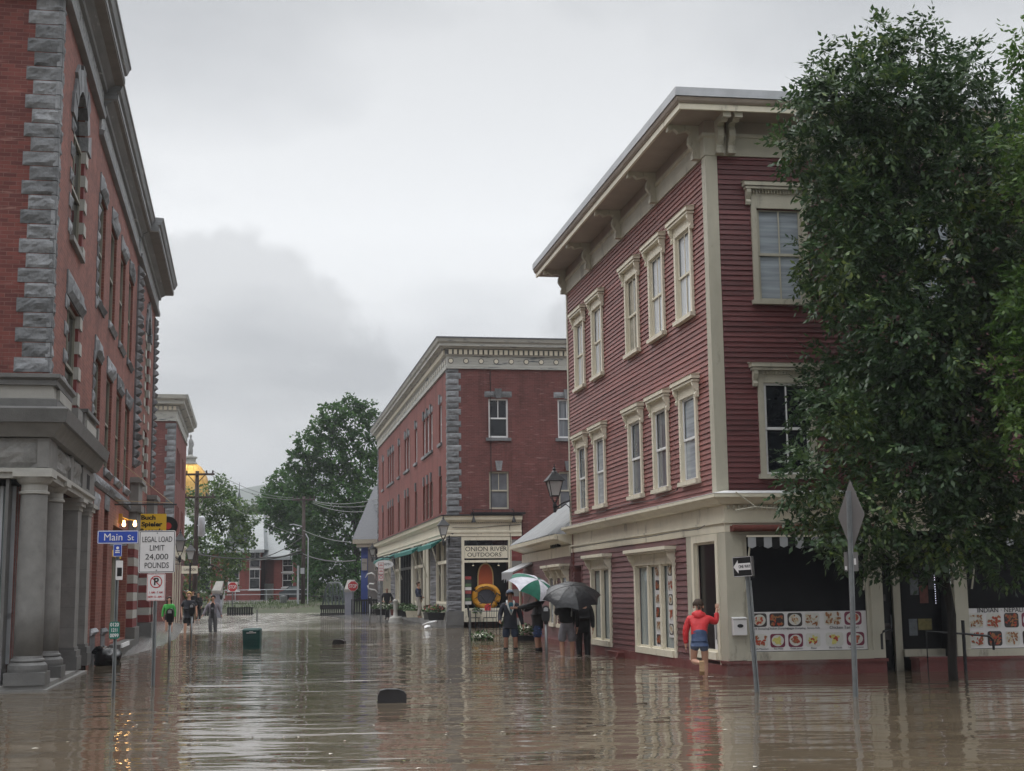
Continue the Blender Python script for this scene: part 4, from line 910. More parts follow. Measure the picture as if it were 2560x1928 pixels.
for (w, h, x, z) in [(1.8, 2.27, 2.95, 4.68), (1.8, 2.18, 2.95, 8.12)]+[(1.44, 2.22, s, 4.5) for s in (7.55, 10.3, 12.95, 15.6)]+[(1.44, 2.36, s, 8.02) for s in (7.55, 10.3, 12.95, 15.6)]+[(1.5, 2.0, 22.75, 4.9), (1.5, 2.4, 22.75, 7.6)]:
    inst('aw%.2f%.2f' % (w, h), sash_simple(w, h, olive, K['gl_dark'], y=.08, mun=True), ab, FA_S @ T(x, 0, z))
b = MB(FA_S); b.box(1.98, 3.86, -.08, .3, 8.02, 8.115); b.build('sill', K['granite'], ab)
# quoins of the street corner (smooth margin on the edge, rock faced both ways)
b = MB(FA_F); z = 5.22; i = 0
while z < 11.75:
    h = .255; w = .56 if i % 2 == 0 else .44; b.M = FA_F; b.rock(-w, .03, z, z+h-.014, 0, .03, .06, 9, 5, .02); b.M = FA_S; b.rock(-.03, (.40 if i % 2 == 0 else .30), z, z+h-.014, 0, .025, .06, 7, 5, .02); z += h; i += 1
b.each('quoin', K['quoin'], ab)
b = MB(FA_S); b.box(0, .46, 0, .4, 5.2, 12); b.M = FA_F; b.box(-.46, .0, .003, .4, 5.2, 12); b.build('corner_pier', K['brickA'], ab)
# pilaster of rock faced stone and the far pavilion
b = MB(FA_S); z = 5.3; i = 0
while z < 11.3:
    b.rock(17.7, 18.7 if i % 2 else 18.6, z, z+.25, 0, .16, .1, 7, 3, .05); b.rock(25.7, LA+.1, z, z+.25, 0, .14, .1, 4, 3, .05); z += .262; i += 1
b.each('pilaster_stone', paint('dark_granite', (.12, .12, .125), .75, .3, 5, .6, 22, island=.3), ab)
for (z0, z1, n) in ((4.9, 10.0, 19),): banded(FA_S, 23.485, 24.0, z0, z1, None, n); banded(FA_S, 21.5, 22.0, z0, z1, None, n)
# main cornice: projects further over the corner pavilion and over the far pavilion
def cornA(path, o, z0=11.72, zt=12.9, k=1.0):
    b = MB(); b.sweep(path, [(-.1, z0-.12), (.10+o*.2, z0-.12), (.12+o*.2, z0-.02), (.06+o*.2, z0), (-.1, z0)]); b.sweep(path, [(-.1, z0+.48), (.12+o*.2, z0+.48), (.14+o*.2, z0+.54), (.10+o*.2, z0+.56), (.28+o*.2, z0+.66), (-.1, z0+.66)])
    b.build('cornice_moulding', K['cornA'], ab)
    b = MB(); b.sweep(path, [(-.1, z0+.002), (.05+o*.2, z0+.002), (.05+o*.2, z0+.478), (-.1, z0+.478)]); b.build('carved_frieze', K['carved'], ab)
    b = MB(); b.sweep(path, [(-.1, z0+.662), (.36+o, z0+.662), (.36+o, z0+.70), (-.1, z0+.70)]); b.build('cornice_soffit', K['soffitA'], ab)
    b = MB(); b.sweep(path, [(-.1, z0+.702), (.38+o, z0+.702), (.38+o, z0+.82), (.34+o, z0+.83), (.34+o, z0+.87), (.42+o, z0+.90), (.47+o, z0+1.02), (.50+o, z0+1.04), (.50+o, z0+1.10), (-.1, z0+1.14)]); b.build('cornice_crown', K['cornA'], ab)
P = lambda s, o=0: tuple((a0+aS*s+aF*o)[:2])
cornA([tuple((a0-aF*9)[:2]), tuple(a0[:2]), P(6.2)], .14, 11.95)
cornA([P(6.2), P(17.3)], .0, 11.6)
cornA([P(17.3), P(LA+.1)], .24, 11.6)
# parapet block bands over the portico: dark ledge, pale blocks, cornice, hammered frieze, cap mouldings
Pp = [tuple((a0-aF*9)[:2]), tuple(a0[:2]), P(6.75)]; Pq = [tuple((a0-aF*9)[:2]), tuple(a0[:2]), P(2.0)]
b = MB(); b.sweep(Pq, [(-.2, 4.98), (.16, 4.98), (.16, 5.06), (.22, 5.10), (.22, 5.16), (.05, 5.19), (-.2, 5.19)]); b.sweep(Pq, [(-.2, 4.60), (.18, 4.60), (.18, 4.74), (.12, 4.76), (-.2, 4.76)]); b.build('parapet_caps', K['granite_dk'], ab)
b = MB(); b.sweep(Pq, [(-.2, 4.762), (.10, 4.762), (.10, 4.978), (-.2, 4.978)]); b.build('parapet_blocks', K['granite_lt'], ab)
b = MB(); b.sweep(Pp, [(-.1, 4.34), (.35, 4.34), (.39, 4.56), (.34, 4.60), (-.1, 4.62)]); b.build('portico_cornice', K['granite_dk'], ab)
b = MB(); b.sweep(Pp, [(-.1, 4.12), (.14, 4.12), (.29, 4.338), (-.1, 4.338)]); b.build('portico_bed', K['granite'], ab)
b = MB(FA_F); b.rock(-2.6, -.12, 3.62, 4.11, 0, .06, .3, 22, 6, .045); b.rock(-9, -2.62, 3.62, 4.11, 0, .06, .3, 30, 4, .045); b.M = FA_S; b.rock(1.0, 2.9, 3.62, 4.11, 0, .05, .2, 16, 6, .05); b.rock(3.3, 4.9, 3.62, 4.11, 0, .05, .2, 16, 6, .05); b.each('rough_frieze_block', K['rough'], ab)
b = MB(FA_S); b.box(0, 1.0, -.06, .4, 3.62, 4.11); b.box(2.9, 3.3, -.07, .4, 3.62, 4.11); b.box(4.9, 7.1, -.06, .4, 3.62, 4.11); b.M = FA_F; b.box(-.12, .06, -.06, .3, 3.62, 4.11); b.each('frieze_block', K['granite'], ab)
b = MB(FA_S); b.box(5.65, 6.15, -.065, -.05, 3.70, 4.0); b.build('vent_opening', K['dark'], ab)
b = MB(); b.sweep(Pp, [(-.1, 3.44), (.08, 3.44), (.08, 3.52), (.13, 3.54), (.13, 3.60), (.0, 3.62), (-.1, 3.62)]); b.build('architrave', K['granite_lt'], ab)
b = MB(FA_S); b.box(3.2, 3.9, -.13, .3, 4.42, 5.05); 
for (x0, x1) in ((4.25, 6.3), (6.9, 7.1)): b.box(x0, x1, -.13, .2, 4.63, 5.1)
b.each('balcony_block', K['granite'], ab)
b = MB(FA_S); b.box(4.45, 6.2, -.16, -.13, 4.70, 4.98); b.box(.3, 1.9, -.16, -.10, 4.78, 4.96); b.each('pale_panel', K['granite_lt'], ab)
b = MB(FA_S); b.box(4.2, 6.35, -.20, .1, 5.102, 5.17); b.build('panel_cap', K['granite_dk'], ab)
# columns
def column():
    b = MB(); b.box(-.32, .32, -.32, .32, 0, .20); b.lathe([(.31, .20), (.315, .25), (.31, .31), (.28, .345), (.26, .36), (.275, .38), (.265, .405), (.24, .42), (.226, .46)], (0, 0, 0), 32)
    f = b.build('column_base', K['granite_dk'])
    b = MB(); b.lathe([(.226, .46), (.228, 1.2), (.222, 2.2), (.212, 3.06), (.212, 3.08)], (0, 0, 0), 36); b.build('shaft', K['granite'], f, True)
    b = MB(); b.lathe([(.212, 3.08), (.24, 3.09), (.24, 3.13), (.212, 3.14), (.212, 3.24), (.25, 3.27), (.29, 3.33), (.30, 3.36)], (0, 0, 0), 32); b.box(-.31, .31, -.31, .31, 3.36, 3.44); b.build('capital', K['granite_lt'], f); return f
for (x, y, z) in ((.15, .17, .10), (2.15, .17, .10), (-9, 0, 0)):
    if x < -1: continue
    inst('col', column, ab, FA_S @ T(x, y, z)).name = 'column'
inst('col', column, ab, FA_F @ T(-3.2, .17, .10))
for (x0, x1) in ((4.7, 5.3), (6.55, 7.15)):
    b = MB(FA_S); b.box(x0, x1, -.02, .5, .52, 3.2); f = b.build('pilaster', K['granite'], ab)
    for k in range(8): pass
    b = MB(FA_S)
    for k in range(7): z = .52+k*.385; b.box(x0-.004, x1+.004, -.024, .504, z, z+.006)
    b.build('joints', K['granite_dk'], f)
    b = MB(FA_S); b.box(x0-.08, x1+.08, -.10, .55, .08, .34); b.box(x0-.06, x1+.06, -.08, .52, .34, .46); b.box(x0-.02, x1+.02, -.04, .5, .46, .519); b.build('pilaster_base', K['granite_dk'], f)
    b = MB(FA_S); b.box(x0-.02, x1+.02, -.04, .52, 3.2, 3.28); b.box(x0-.06, x1+.06, -.09, .54, 3.28, 3.36); b.box(x0-.10, x1+.10, -.13, .56, 3.36, 3.438); b.build('pilaster_capital', K['granite_lt'], f)
# portico steps and recess
b = MB(); b.sweep([tuple((a0-aF*9)[:2]), tuple(a0[:2]), P(5.6)], [(-.6, -.5), (.20, -.5), (.20, .03), (-.6, .03)]); b.sweep([tuple((a0-aF*9)[:2]), tuple(a0[:2]), P(4.2)], [(-.6, .03), (.13, .03), (.13, .10), (-.6, .10)]); b.build('portico_step', K['granite'], ab)
b = MB(FA_S); b.box(.0, 7.2, .55, .6, 0, 3.6); b.M = FA_F; b.box(-9, -.5, .6, .65, .1, 3.6); b.build('recess_wall', K['granite_dk'], ab)
b = MB(FA_F); b.box(-2.8, -.52, .42, .5, .42, 3.34); w = b.build('portico_window', K['gl_hot'], ab); b = MB(FA_F)
for x in (-.75, -1.3, -1.9): b.box(x, x+.05, .38, .41, .42, 3.34)
b.box(-2.8, -.5, .36, .42, 1.15, 1.25); b.box(-.6, -.5, .36, .42, .42, 3.34); b.build('mullions', K['flash'], w)
b = MB(FA_F); b.box(-2.8, -.4, .2, .5, 3.34, 3.44); b.build('window_head', K['dark'], ab)
# ground floor brick part
gA = [(7.75, 8.75, .80, 3.45), (10.1, 11.1, .75, 3.55), (12.4, 16.9, .35, 3.30)]
b = MB(FA_S); b.wall(7.15, 17.2, -.3, 3.92, gA, 0, .35); b.build('shop_wall', K['brickA'], ab)
b = MB(FA_S); b.rock(7.15, 10.5, 3.93, 4.19, 0, .07, .3, 24, 4, .03); b.rock(10.52, 13.9, 3.93, 4.19, 0, .07, .3, 24, 4, .03); b.rock(13.92, 17.6, 3.93, 4.19, 0, .07, .3, 24, 4, .03); b.each('belt_stone', K['quoin'], ab)
for (x0, x1, z0, z1) in gA[:2]:
    inst('an', sash_simple(1.0, z1-z0, K['black'], K['gl_dark'], y=.28), ab, FA_S @ T((x0+x1)/2, 0, z0))
    b = MB(FA_S); b.rock(x0-.08, x1+.08, z0-.15, z0, 0, .10, .3, 5, 2, .02); b.rock(x0-.08, x1+.08, z1, z1+.35, 0, .04, .1, 5, 3, .02); b.rock(x0-.02, x1+.02, .0, z0-.16, 0, .03, .1, 6, 4, .02); b.each('trim_stone', K['quoin'], ab)
b = MB(FA_S); b.box(12.4, 16.9, .30, .34, .35, 3.3); sh = b.build('shop_glass', K['gl_hot'], ab)
b = MB(FA_S)
for x in (12.4, 13.3, 14.2, 15.1, 15.5, 16.2, 16.8): b.box(x, x+.10, .2, .30, .35, 3.3)
b.build('mullions', olive, sh)
b = MB(FA_S); b.box(12.4, 16.9, .16, .29, 2.55, 2.72)
for i in range(12): b.box(12.5+i*.37, 12.66+i*.37, .16, .2, .40, .72)
b.build('yellow_band', K['yellow'], sh)
b = MB(FA_S); b.box(12.3, 17.0, -.28, .3, -.1, .30); b.build('shop_step', K['granite_dk'], ab)
b = MB(FA_S); b.box(12.4, 14.6, -.32, -.281, .22, .32); b.build('white_nosing', K['white'], ab)
# banded red and grey piers with granite plinths, round the pavilion door
for (x0, x1) in ((17.2, 18.75), (24.4, LA)):
    b = MB(FA_S); b2 = MB(FA_S); z = .62; i = 0
    while z < 3.1:
        (b if i % 2 else b2).box(x0, x1, -.18, .6, z, z+.242); z += .248; i += 1
    f = b.build('banded_pier', K['granite_lt'], ab); b2.build('red_blocks', K['redband'], f)
    b = MB(FA_S); b.box(x0-.08, x1+.08, -.26, .6, -.1, .61); b.build('pier_plinth', K['granite_dk'], f)
    b = MB(FA_S); b.box(x0-.02, x1+.02, -.22, .6, 3.1, 3.9); b.box(x0-.1, x1+.1, -.34, .6, 3.9, 4.1); b.box(x0, x1, -.25, .5, 4.1, 4.75); b.box(x0-.08, x1+.08, -.34, .5, 4.75, 4.9); b.build('pier_capital', K['granite'], f)
b = MB(FA_S); b.box(18.8, 24.4, .2, .4, -.1, 4.2); b.build('entry_wall', K['granite'], ab)
b = MB(FA_S); b.box(19.8, 23.4, .15, .2, .1, 3.0); b.disc(21.6, 3.0, 1.8, .15, 24, 1.0); b.build('entry_door', K['dark'], ab)
b = MB(FA_S); b.box(LA-.9, LA-.3, -.30, -.27, .3, 2.1); b.build('white_cloth', K['white'], ab)
# hanging record shop sign, its bracket and stay, two picture lights
hs_ = 12.6
M = FA_S @ T(hs_, 0, 0)
sgn = MB(M); 
sx = empty('record_shop_sign', tuple(M @ Vector((0, -1.4, 3.3))), 'yellow hanging sign of the record shop with a black record disc on its right', 'sign')
FX = Matrix.Translation(aS*hs_) @ FA_F      # faces the viewer, x to the right
b = MB(FX); b.box(.66, 1.30, -.02, .02, 3.02, 3.58); b.build('panel', K['yellow'], sx)
for i, t in enumerate(('Buch', 'Spieler', 'Records')): lettering(t, .155, K['ink'], FX @ T(.97-(.12 if i == 0 else .03), -.023, 3.48-i*.17), sx, wid=(.36, .52, .56)[i], bold=.006)
b = MB(FX); b.disc(1.34, 3.27, .245, .021, 32, None, .02); b.build('record', K['ink'], sx); b = MB(FX); b.disc(1.34, 3.27, .09, .018, 24); b.build('record_label', K['signr'], sx)
b = MB(FX); b.tube([(0, 0, 3.82), (1.55, 0, 3.82)], .022); b.tube([(.75, 0, 3.82), (.75, 0, 3.58)], .008); b.tube([(1.25, 0, 3.82), (1.25, 0, 3.58)], .008); b.build('bracket', K['black'], sx)
b = MB(FX); b.tube([(0, 0, 5.0), (1.45, 0, 3.84)], .009); b.tube([(-.0, .0, 3.92), (1.45, 0, 3.86)], .009); b.build('stay_wire', paint('brass_wire', (.35, .26, .15), .5), sx)
lt = empty('sign_lamps', tuple(M @ Vector((0, -.5, 3.4))), 'pair of lit orange lamp bulbs on a brass arm above the street sign', 'lamp')
FY = Matrix.Translation(aS*13.9) @ FA_F
b = MB(FY); b.tube([(0, 0, 3.62), (.12, 0, 3.55), (.25, 0, 3.50), (.42, 0, 3.48)], .02); b.box(-.12, .10, -.02, .02, 3.40, 3.66); b.build('arm', K['gold'], lt)
for x in (.14, .42):
    b = MB(FY); b.lathe([(.0, -.05), (.03, -.042), (.048, 0), (.038, .035), (.025, .06), (.025, .11)], (x, 0, 3.37), 14); b.build('bulb', emit('lit_bulb', (1, .55, .2), 18), lt, True)
# ------------------------------------------------------------------ building B beyond it, twin of C
BC = (-18.7, 75.0); FB_S = frame(BC, -10.9); FB_F = frame(BC, 79.5); bS = azd(-10.9); bF = azd(79.5); b0 = Vector((*BC, 0))
bb = empty('far_left_brick_building', (BC[0], BC[1], 0), 'narrow view of a maroon brick building with pale dentilled cornice beyond the granite building', 'building')
b = MB(FB_S); hh = [(s-.45, s+.45, z0, z1) for s in (2.2, 3.6, 5.0, 8.5, 10.2) for z0, z1 in ((4.97, 6.6), (8.0, 9.8))]; b.wall(0, 13, 4.3, 11.1, hh, 0, .25); b.build('side_wall', K['brickCs'], bb)
b = MB(FB_F); b.wall(-14, 0, 0, 11.1, [], 0, .2); b.build('front_wall', K['brickC'], bb)
def bk(s, f, z): p = b0+bS*s-bF*f; return (p.x, p.y, z)
b = MB(); core(b, .3, 12.9, .3, 14, 0, 12.2, bk); b.build('core', K['brickC'], bb)
for s in (2.2, 3.6, 5.0, 8.5, 10.2):
    for z0, h in ((4.97, 1.63), (8.0, 1.8)): inst('bw%.1f' % h, sash_simple(.9, h, K['creamD'], K['gl_dark'], mun=False), bb, FB_S @ T(s, 0, z0)); 
b = MB(); Pb2 = [tuple((b0-bF*14)[:2]), BC, tuple((b0+bS*13)[:2])]
b.sweep(Pb2, [(-.1, 11.08), (.08, 11.08), (.08, 11.22), (.05, 11.24), (.05, 11.62), (.12, 11.68), (.12, 11.92), (-.1, 11.92)]); b.sweep(Pb2, [(-.1, 11.92), (.25, 11.95), (.45, 12.02), (.45, 12.18), (.62, 12.30), (.66, 12.50), (-.1, 12.55)]); b.build('cornice', K['creamW'], bb)
b = MB(FB_F)
for i in range(24): b.box(-.15-i*.25, .0-i*.25, -.20, -.121, 11.70, 11.90)
b.build('dentils', K['cream'], bb)
b = MB(FB_F); z = 4.7; i = 0
while z < 10.95: b.rock(-(.56 if i % 2 else .45), .03, z, z+.30, 0, .05, .05, 5, 3, .02); z += .314; i += 1
b.each('quoin', K['quoin'], bb)
b = MB(FB_S); b.box(0, 13, -.02, .2, 0, 3.8); b.build('shop_front', K['brickC'], bb)
b = MB(); b.sweep([tuple((b0)[:2]), tuple((b0+bS*13)[:2])], [(-.1, 3.7), (.1, 3.7), (.1, 4.2), (.3, 4.35), (.3, 4.45), (-.1, 4.5)]); b.build('shop_cornice', K['cream'], bb)
b = MB(FB_S)
for s in (.2, 2.4, 4.8, 7.5): b.box(s, s+.35, -.08, .1, 0, 3.7)
b.each('post', K['cream'], bb)
# ------------------------------------------------------------------ ground, water, pavements, hills
def water_mat():
    m, nt, N, L, b = new_mat('flood_water'); b.inputs['Roughness'].default_value = .035; b.inputs['IOR'].default_value = 1.58
    g = N('ShaderNodeNewGeometry')
    n = N('ShaderNodeTexNoise'); n.inputs['Scale'].default_value = .35; n.inputs['Detail'].default_value = 4; L(g.outputs['Position'], n.inputs['Vector'])
    r = N('ShaderNodeValToRGB'); e = r.color_ramp.elements; e[0].position = .35; e[0].color = (.098, .075, .050, 1); e[1].position = .7; e[1].color = (.128, .101, .070, 1); L(n.outputs[0], r.inputs[0])
    # foam shreds
    f = N('ShaderNodeTexNoise'); f.inputs['Scale'].default_value = 1.0; f.inputs['Detail'].default_value = 6; f.inputs['Roughness'].default_value = .7
    mf = N('ShaderNodeMapping'); mf.inputs['Scale'].default_value = (.9, 4.5, 1); L(g.outputs['Position'], mf.inputs[0]); L(mf.outputs[0], f.inputs['Vector'])
    fr = N('ShaderNodeMapRange'); fr.inputs[1].default_value = .69; fr.inputs[2].default_value = .73; L(f.outputs[0], fr.inputs[0])
    mx = N('ShaderNodeMix'); mx.data_type = 'RGBA'; mx.inputs[7].default_value = (.62, .60, .57, 1); L(fr.outputs[0], mx.inputs[0]); L(r.outputs[0], mx.inputs[6]); L(mx.outputs[2], b.inputs['Base Color'])
    # sky reflection painted pale on rough water by the walkers and bridge approach
    sq = N('ShaderNodeSeparateXYZ'); L(g.outputs['Position'], sq.inputs[0])
    ya = N('ShaderNodeMapRange'); ya.interpolation_type = 'SMOOTHSTEP'; ya.inputs[1].default_value = 52; ya.inputs[2].default_value = 58; L(sq.outputs[1], ya.inputs[0])
    xa = N('ShaderNodeMapRange'); xa.interpolation_type = 'SMOOTHSTEP'; xa.inputs[1].default_value = -8.5; xa.inputs[2].default_value = -12.5; L(sq.outputs[0], xa.inputs[0])
    ka = N('ShaderNodeMath'); ka.operation = 'MULTIPLY'; L(ya.outputs[0], ka.inputs[0]); L(xa.outputs[0], ka.inputs[1])
    ff = N('ShaderNodeMapRange'); ff.inputs[1].default_value = .49; ff.inputs[2].default_value = .62; L(f.outputs[0], ff.inputs[0])
    kb = N('ShaderNodeMath'); kb.operation = 'MULTIPLY'; L(ka.outputs[0], kb.inputs[0]); L(ff.outputs[0], kb.inputs[1])
    kc = N('ShaderNodeMath'); kc.operation = 'MAXIMUM'; L(kb.outputs[0], kc.inputs[0]); L(fr.outputs[0], kc.inputs[1]); L(kc.outputs[0], mx.inputs[0])
    rg = N('ShaderNodeMapRange'); rg.inputs[3].default_value = .035; rg.inputs[4].default_value = .45; L(kc.outputs[0], rg.inputs[0]); L(rg.outputs[0], b.inputs['Roughness'])
    def wave(scale, sx, sy, det, rot):
        mp = N('ShaderNodeMapping'); mp.inputs['Scale'].default_value = (sx, sy, 1); mp.inputs['Rotation'].default_value = (0, 0, R(rot)); L(g.outputs['Position'], mp.inputs[0])
        w = N('ShaderNodeTexNoise'); w.inputs['Scale'].default_value = scale; w.inputs['Detail'].default_value = det; w.inputs['Roughness'].default_value = .45; w.inputs['Distortion'].default_value = .4
        L(mp.outputs[0], w.inputs['Vector']); return w.outputs[0]
    def mul(a, k):
        q = N('ShaderNodeMath'); q.operation = 'MULTIPLY'; L(a, q.inputs[0])
        if isinstance(k, float): q.inputs[1].default_value = k
        else: L(k, q.inputs[1])
        return q.outputs[0]
    def add(a, c): q = N('ShaderNodeMath'); L(a, q.inputs[0]); L(c, q.inputs[1]); return q.outputs[0]
    h = add(add(mul(wave(1.0, .45, 1.25, 1, 8), .044), mul(wave(1.0, 1.3, 3.3, 2, -5), .017)), mul(wave(1.0, 4, 9, 2, 14), .0022))
    # broken water: stronger in patches and where the flow crosses the bridge approach
    pn = N('ShaderNodeTexNoise'); pn.inputs['Scale'].default_value = .16; pn.inputs['Detail'].default_value = 2; L(g.outputs['Position'], pn.inputs['Vector'])
    pr = N('ShaderNodeMapRange'); pr.inputs[1].default_value = .42; pr.inputs[2].default_value = .62; pr.inputs[3].default_value = .55; pr.inputs[4].default_value = 1.3; L(pn.outputs[0], pr.inputs[0])
    sp = N('ShaderNodeSeparateXYZ'); L(g.outputs['Position'], sp.inputs[0])
    yr = N('ShaderNodeMapRange'); yr.interpolation_type = 'SMOOTHSTEP'; yr.inputs[1].default_value = 50; yr.inputs[2].default_value = 62; yr.inputs[3].default_value = 1; yr.inputs[4].default_value = 4.2; L(sp.outputs[1], yr.inputs[0])
    h = mul(mul(h, pr.outputs[0]), yr.outputs[0])
    bp = N('ShaderNodeBump'); bp.inputs['Strength'].default_value = 1; bp.inputs['Distance'].default_value = 1.0; L(h, bp.inputs['Height']); L(bp.outputs[0], b.inputs['Normal'])
    return m
WATER = water_mat()
b = MB(); b.face([(-200, -40, 0), (120, -40, 0), (120, 112, 0), (-200, 112, 0)]); wt = b.build('water', WATER); tag(wt, kind='structure')
def hgt(x, y):
    if y < 106: return -.42
    t = min(1, (y-106)/16); z = -.42+1.35*t*t*(3-2*t)
    if y > 170: z += (y-170)*.004
    return z
b = MB(); xs = [-2600, -600, -200, -90, -60, -45, -35, -28, -22, -16, -10, -4, 4, 12, 30, 70, 160, 500, 2600]; ys = [-300, 0, 60, 100, 106, 109, 112, 115, 118, 122, 130, 150, 200, 300, 500, 900, 1600, 2900]
idx = {}; pts = []; fs = []
for j, y in enumerate(ys):
    for i, x in enumerate(xs): pts.append((x, y, hgt(x, y)+(.12*math.sin(x*.7)*(1 if 106 < y < 140 else 0))))
n = len(xs)
for j in range(len(ys)-1):
    for i in range(n-1): fs.append((j*n+i, j*n+i+1, (j+1)*n+i+1, (j+1)*n+i))
b.shared(pts, fs)
gm = paint('ground_grass_and_earth', (.045, .055, .025), .9, .4, .8, .5, 6, dirt=(.07, .06, .045), dscale=.25, dthr=.5)
tag(b.build('ground', gm), kind='structure')
# roadbed of the bridge street beyond the flood
b = MB(); b.shared([(-31, 119, .76), (-12, 119, .76), (-10, 127, 1.0), (-34, 127, 1.0)], [(0, 1, 2, 3)]); tag(b.build('road', K['pave']), kind='structure')
# pavements: left wet slope along building A, right terrace along C
b = MB(FA_S); b.shared([(7, -.0, -.03), (7, -.9, -.12), (17, -1.0, -.06), (17, 0, .17), (27, -1.1, -.02), (27, .2, .20), (50, -.5, -.02), (50, .5, .18), (50, 4, .18), (27, 4, .2)], [(0, 1, 2, 3), (3, 2, 4, 5), (5, 4, 6, 7), (5, 7, 8, 9)]); tag(b.build('pavement', K['pave']), kind='structure')
b = MB(FC_S); b.shared([(0, -.1, -.03), (-14, -.1, .10), (-34, -.1, .14), (0, -1.2, -.10), (-14, -2.4, -.03), (-34, -3.0, .03), (-44, -.1, .06), (-44, -4.5, .02)], [(0, 3, 4, 1), (1, 4, 5, 2), (2, 5, 7, 6)]); tag(b.build('pavement', K['pave']), kind='structure')
# hills in the haze
def hill(name, y, prof, mat, depth=300):
    b = MB(); pts = []; fs = []; n = len(prof)
    for (x, z) in prof: pts += [(x, y, 0), (x, y+depth*.4, z), (x, y+depth, z*.9)]
    for i in range(n-1):
        for k in range(2): fs.append((i*3+k, i*3+k+1, i*3+k+4, i*3+k+3))
    b.shared(pts, fs); return tag(b.build(name, mat, None, True), kind='structure')
hm = paint('wooded_hill', (.03, .045, .025), .95, .4, .02, 0)
rr = random.Random(4)
hill('hills', 1500, [(-900+i*55, 140+26*math.sin(i*.55)+rr.uniform(-6, 6)) for i in range(40)], hm)
# flecks, leaves and twigs adrift, and pale foam round the waders
rr = random.Random(31); b = MB()
for i in range(230):
    y = 11.5+38*rr.random()**1.5; x = rr.uniform(-.30, .16)*y+rr.uniform(-1, 1)
    if x < -7.2-.19*(y-22) or x > 3.2-.18*(y-24): continue
    a = rr.uniform(0, 3.1); l = rr.uniform(.012, .04); w = l*rr.uniform(.2, .6); c, s_ = math.cos(a), math.sin(a); b.m = rr.choice((0, 0, 1, 2))
    b.shared([(x-l*c, y-l*s_, .006), (x+w*s_, y-w*c, .010), (x+l*c, y+l*s_, .006), (x-w*s_, y+w*c, .012)], [(0, 1, 2, 3)])
for i in range(9):
    y = rr.uniform(14, 34); x = rr.uniform(-.2, .1)*y; a = rr.uniform(-.5, .5); b.m = 1; b.tube([(x, y, .008), (x+.10*math.cos(a), y+.1*math.sin(a), .012), (x+.24*math.cos(a+.2), y+.24*math.sin(a+.2), .006)], .006, 4)
o = b.build('floating_debris', [paint('foam_fleck', (.6, .56, .48), .5, .1), paint('wet_twig', (.05, .035, .02), .4, .3), paint('fallen_leaf', (.16, .17, .04), .5, .4)]); tag(o, 'leaf scraps, twigs and flecks adrift on the flood', 'debris', kind='stuff')
b = MB()
for (cx, cy, L_, n_) in ((-.3, 35.9, 1.3, 26), (.7, 34.8, .8, 14), (1.3, 32.2, 1.1, 26), (3.2, 23.9, .5, 12), (2.2, 31.5, 1.4, 26), (2.9, 27.5, .8, 14), (-1.2, 36.4, 1.2, 18), (-5.2, 40.7, 1.1, 20), (-12.6, 55.6, 1.6, 26), (-14, 55.8, .8, 14), (-2.9, 57.2, 1.2, 16)):
    for i in range(n_):
        x = cx+rr.gauss(0, .5)*L_; y = cy+rr.gauss(0, .32)*L_; w = rr.uniform(.03, .13); h_ = w*rr.uniform(.15, .5); k = 9
        b.shared([(x+w*math.cos(6.283*j/k)*rr.uniform(.6, 1.1), y+h_*math.sin(6.283*j/k)*rr.uniform(.6, 1.2), .007) for j in range(k)], [tuple(range(k))])
o = b.build('foam', paint('foam', (.55, .51, .45), .45, .2, 9, 0)); tag(o, 'shreds of pale foam round the waders and along the walls', 'foam', kind='stuff')
# ------------------------------------------------------------------ house at the end of the street, dome, bridge, poles and wires
fh = empty('brick_house', (-31, 140, 0), 'two storey red brick house with pale slate roof and pointed tower at the street end', 'building')
GZ = .7
b = MB(T(0, 140, 0)); 
def fwall(x0, x1, y, z1, wins, nm='wall'):
    b = MB(T(0, y, 0)); b.wall(x0, x1, GZ, z1, [(a-.55, a+.55, z0, z0+h) for a, z0, h in wins], 0, .2); b.build(nm, K['brickF'], fh)
    for a, z0, h in wins:
        inst('fw%.1f' % h, sash_simple(1.1, h, K['signw'], K['gl_dark'], y=.08), fh, T(a, y, z0))
        c = MB(T(0, y, 0)); c.box(a-.65, a+.65, -.06, .05, z0-.12, z0); c.build('sill', K['signw'], fh)
fwall(-36, -25.7, 139, 6.0, [(-31.3, 1.9, 2.4), (-28.4, 1.9, 2.4), (-31.3, 4.3, 1.5), (-28.2, 4.1, 1.7), (-26.3, 2.0, 2.3), (-26.3, 4.1, 1.7)])
fwall(-25.7, -24.6, 141.5, 5.2, [])
fwall(-24.6, -21.6, 140.5, 5.2, [(-23.2, 2.2, 1.4), (-23.2, 3.75, 1.3)])
b = MB(); b.box(-36, -25.7, 139.3, 152, GZ, 5.9); b.box(-25.8, -21.6, 141.7, 152, GZ, 5.1); b.box(-21.62, -21.6, 140.5, 152, GZ, 5.2); b.box(-24.62, -24.6, 140.5, 141.6, GZ, 5.2); b.box(-25.72, -25.7, 139, 141.6, GZ, 6); b.build('core', K['brickF'], fh)
b = MB(); b.box(-25.68, -24.62, 141.3, 141.45, GZ, 2.6); b.build('panel_door', K['granite_lt'], fh)
b = MB(); b.shared([(-36.4, 138.6, 6.0), (-25.3, 138.6, 6.0), (-26.6, 145, 9.9), (-35, 145, 9.9), (-36.4, 152, 6.0), (-25.3, 152, 6.0)], [(0, 1, 2, 3), (1, 5, 2), (3, 2, 5, 4)]); b.shared([(-26.5, 140.2, 5.25), (-20.6, 140.2, 5.25), (-23.3, 146, 9.8), (-27.4, 146, 9.8), (-20.6, 152, 5.25), (-26, 152, 5.25)], [(0, 1, 2, 3), (1, 4, 2), (2, 4, 5, 3)]); b.build('roof', K['slateL'], fh)
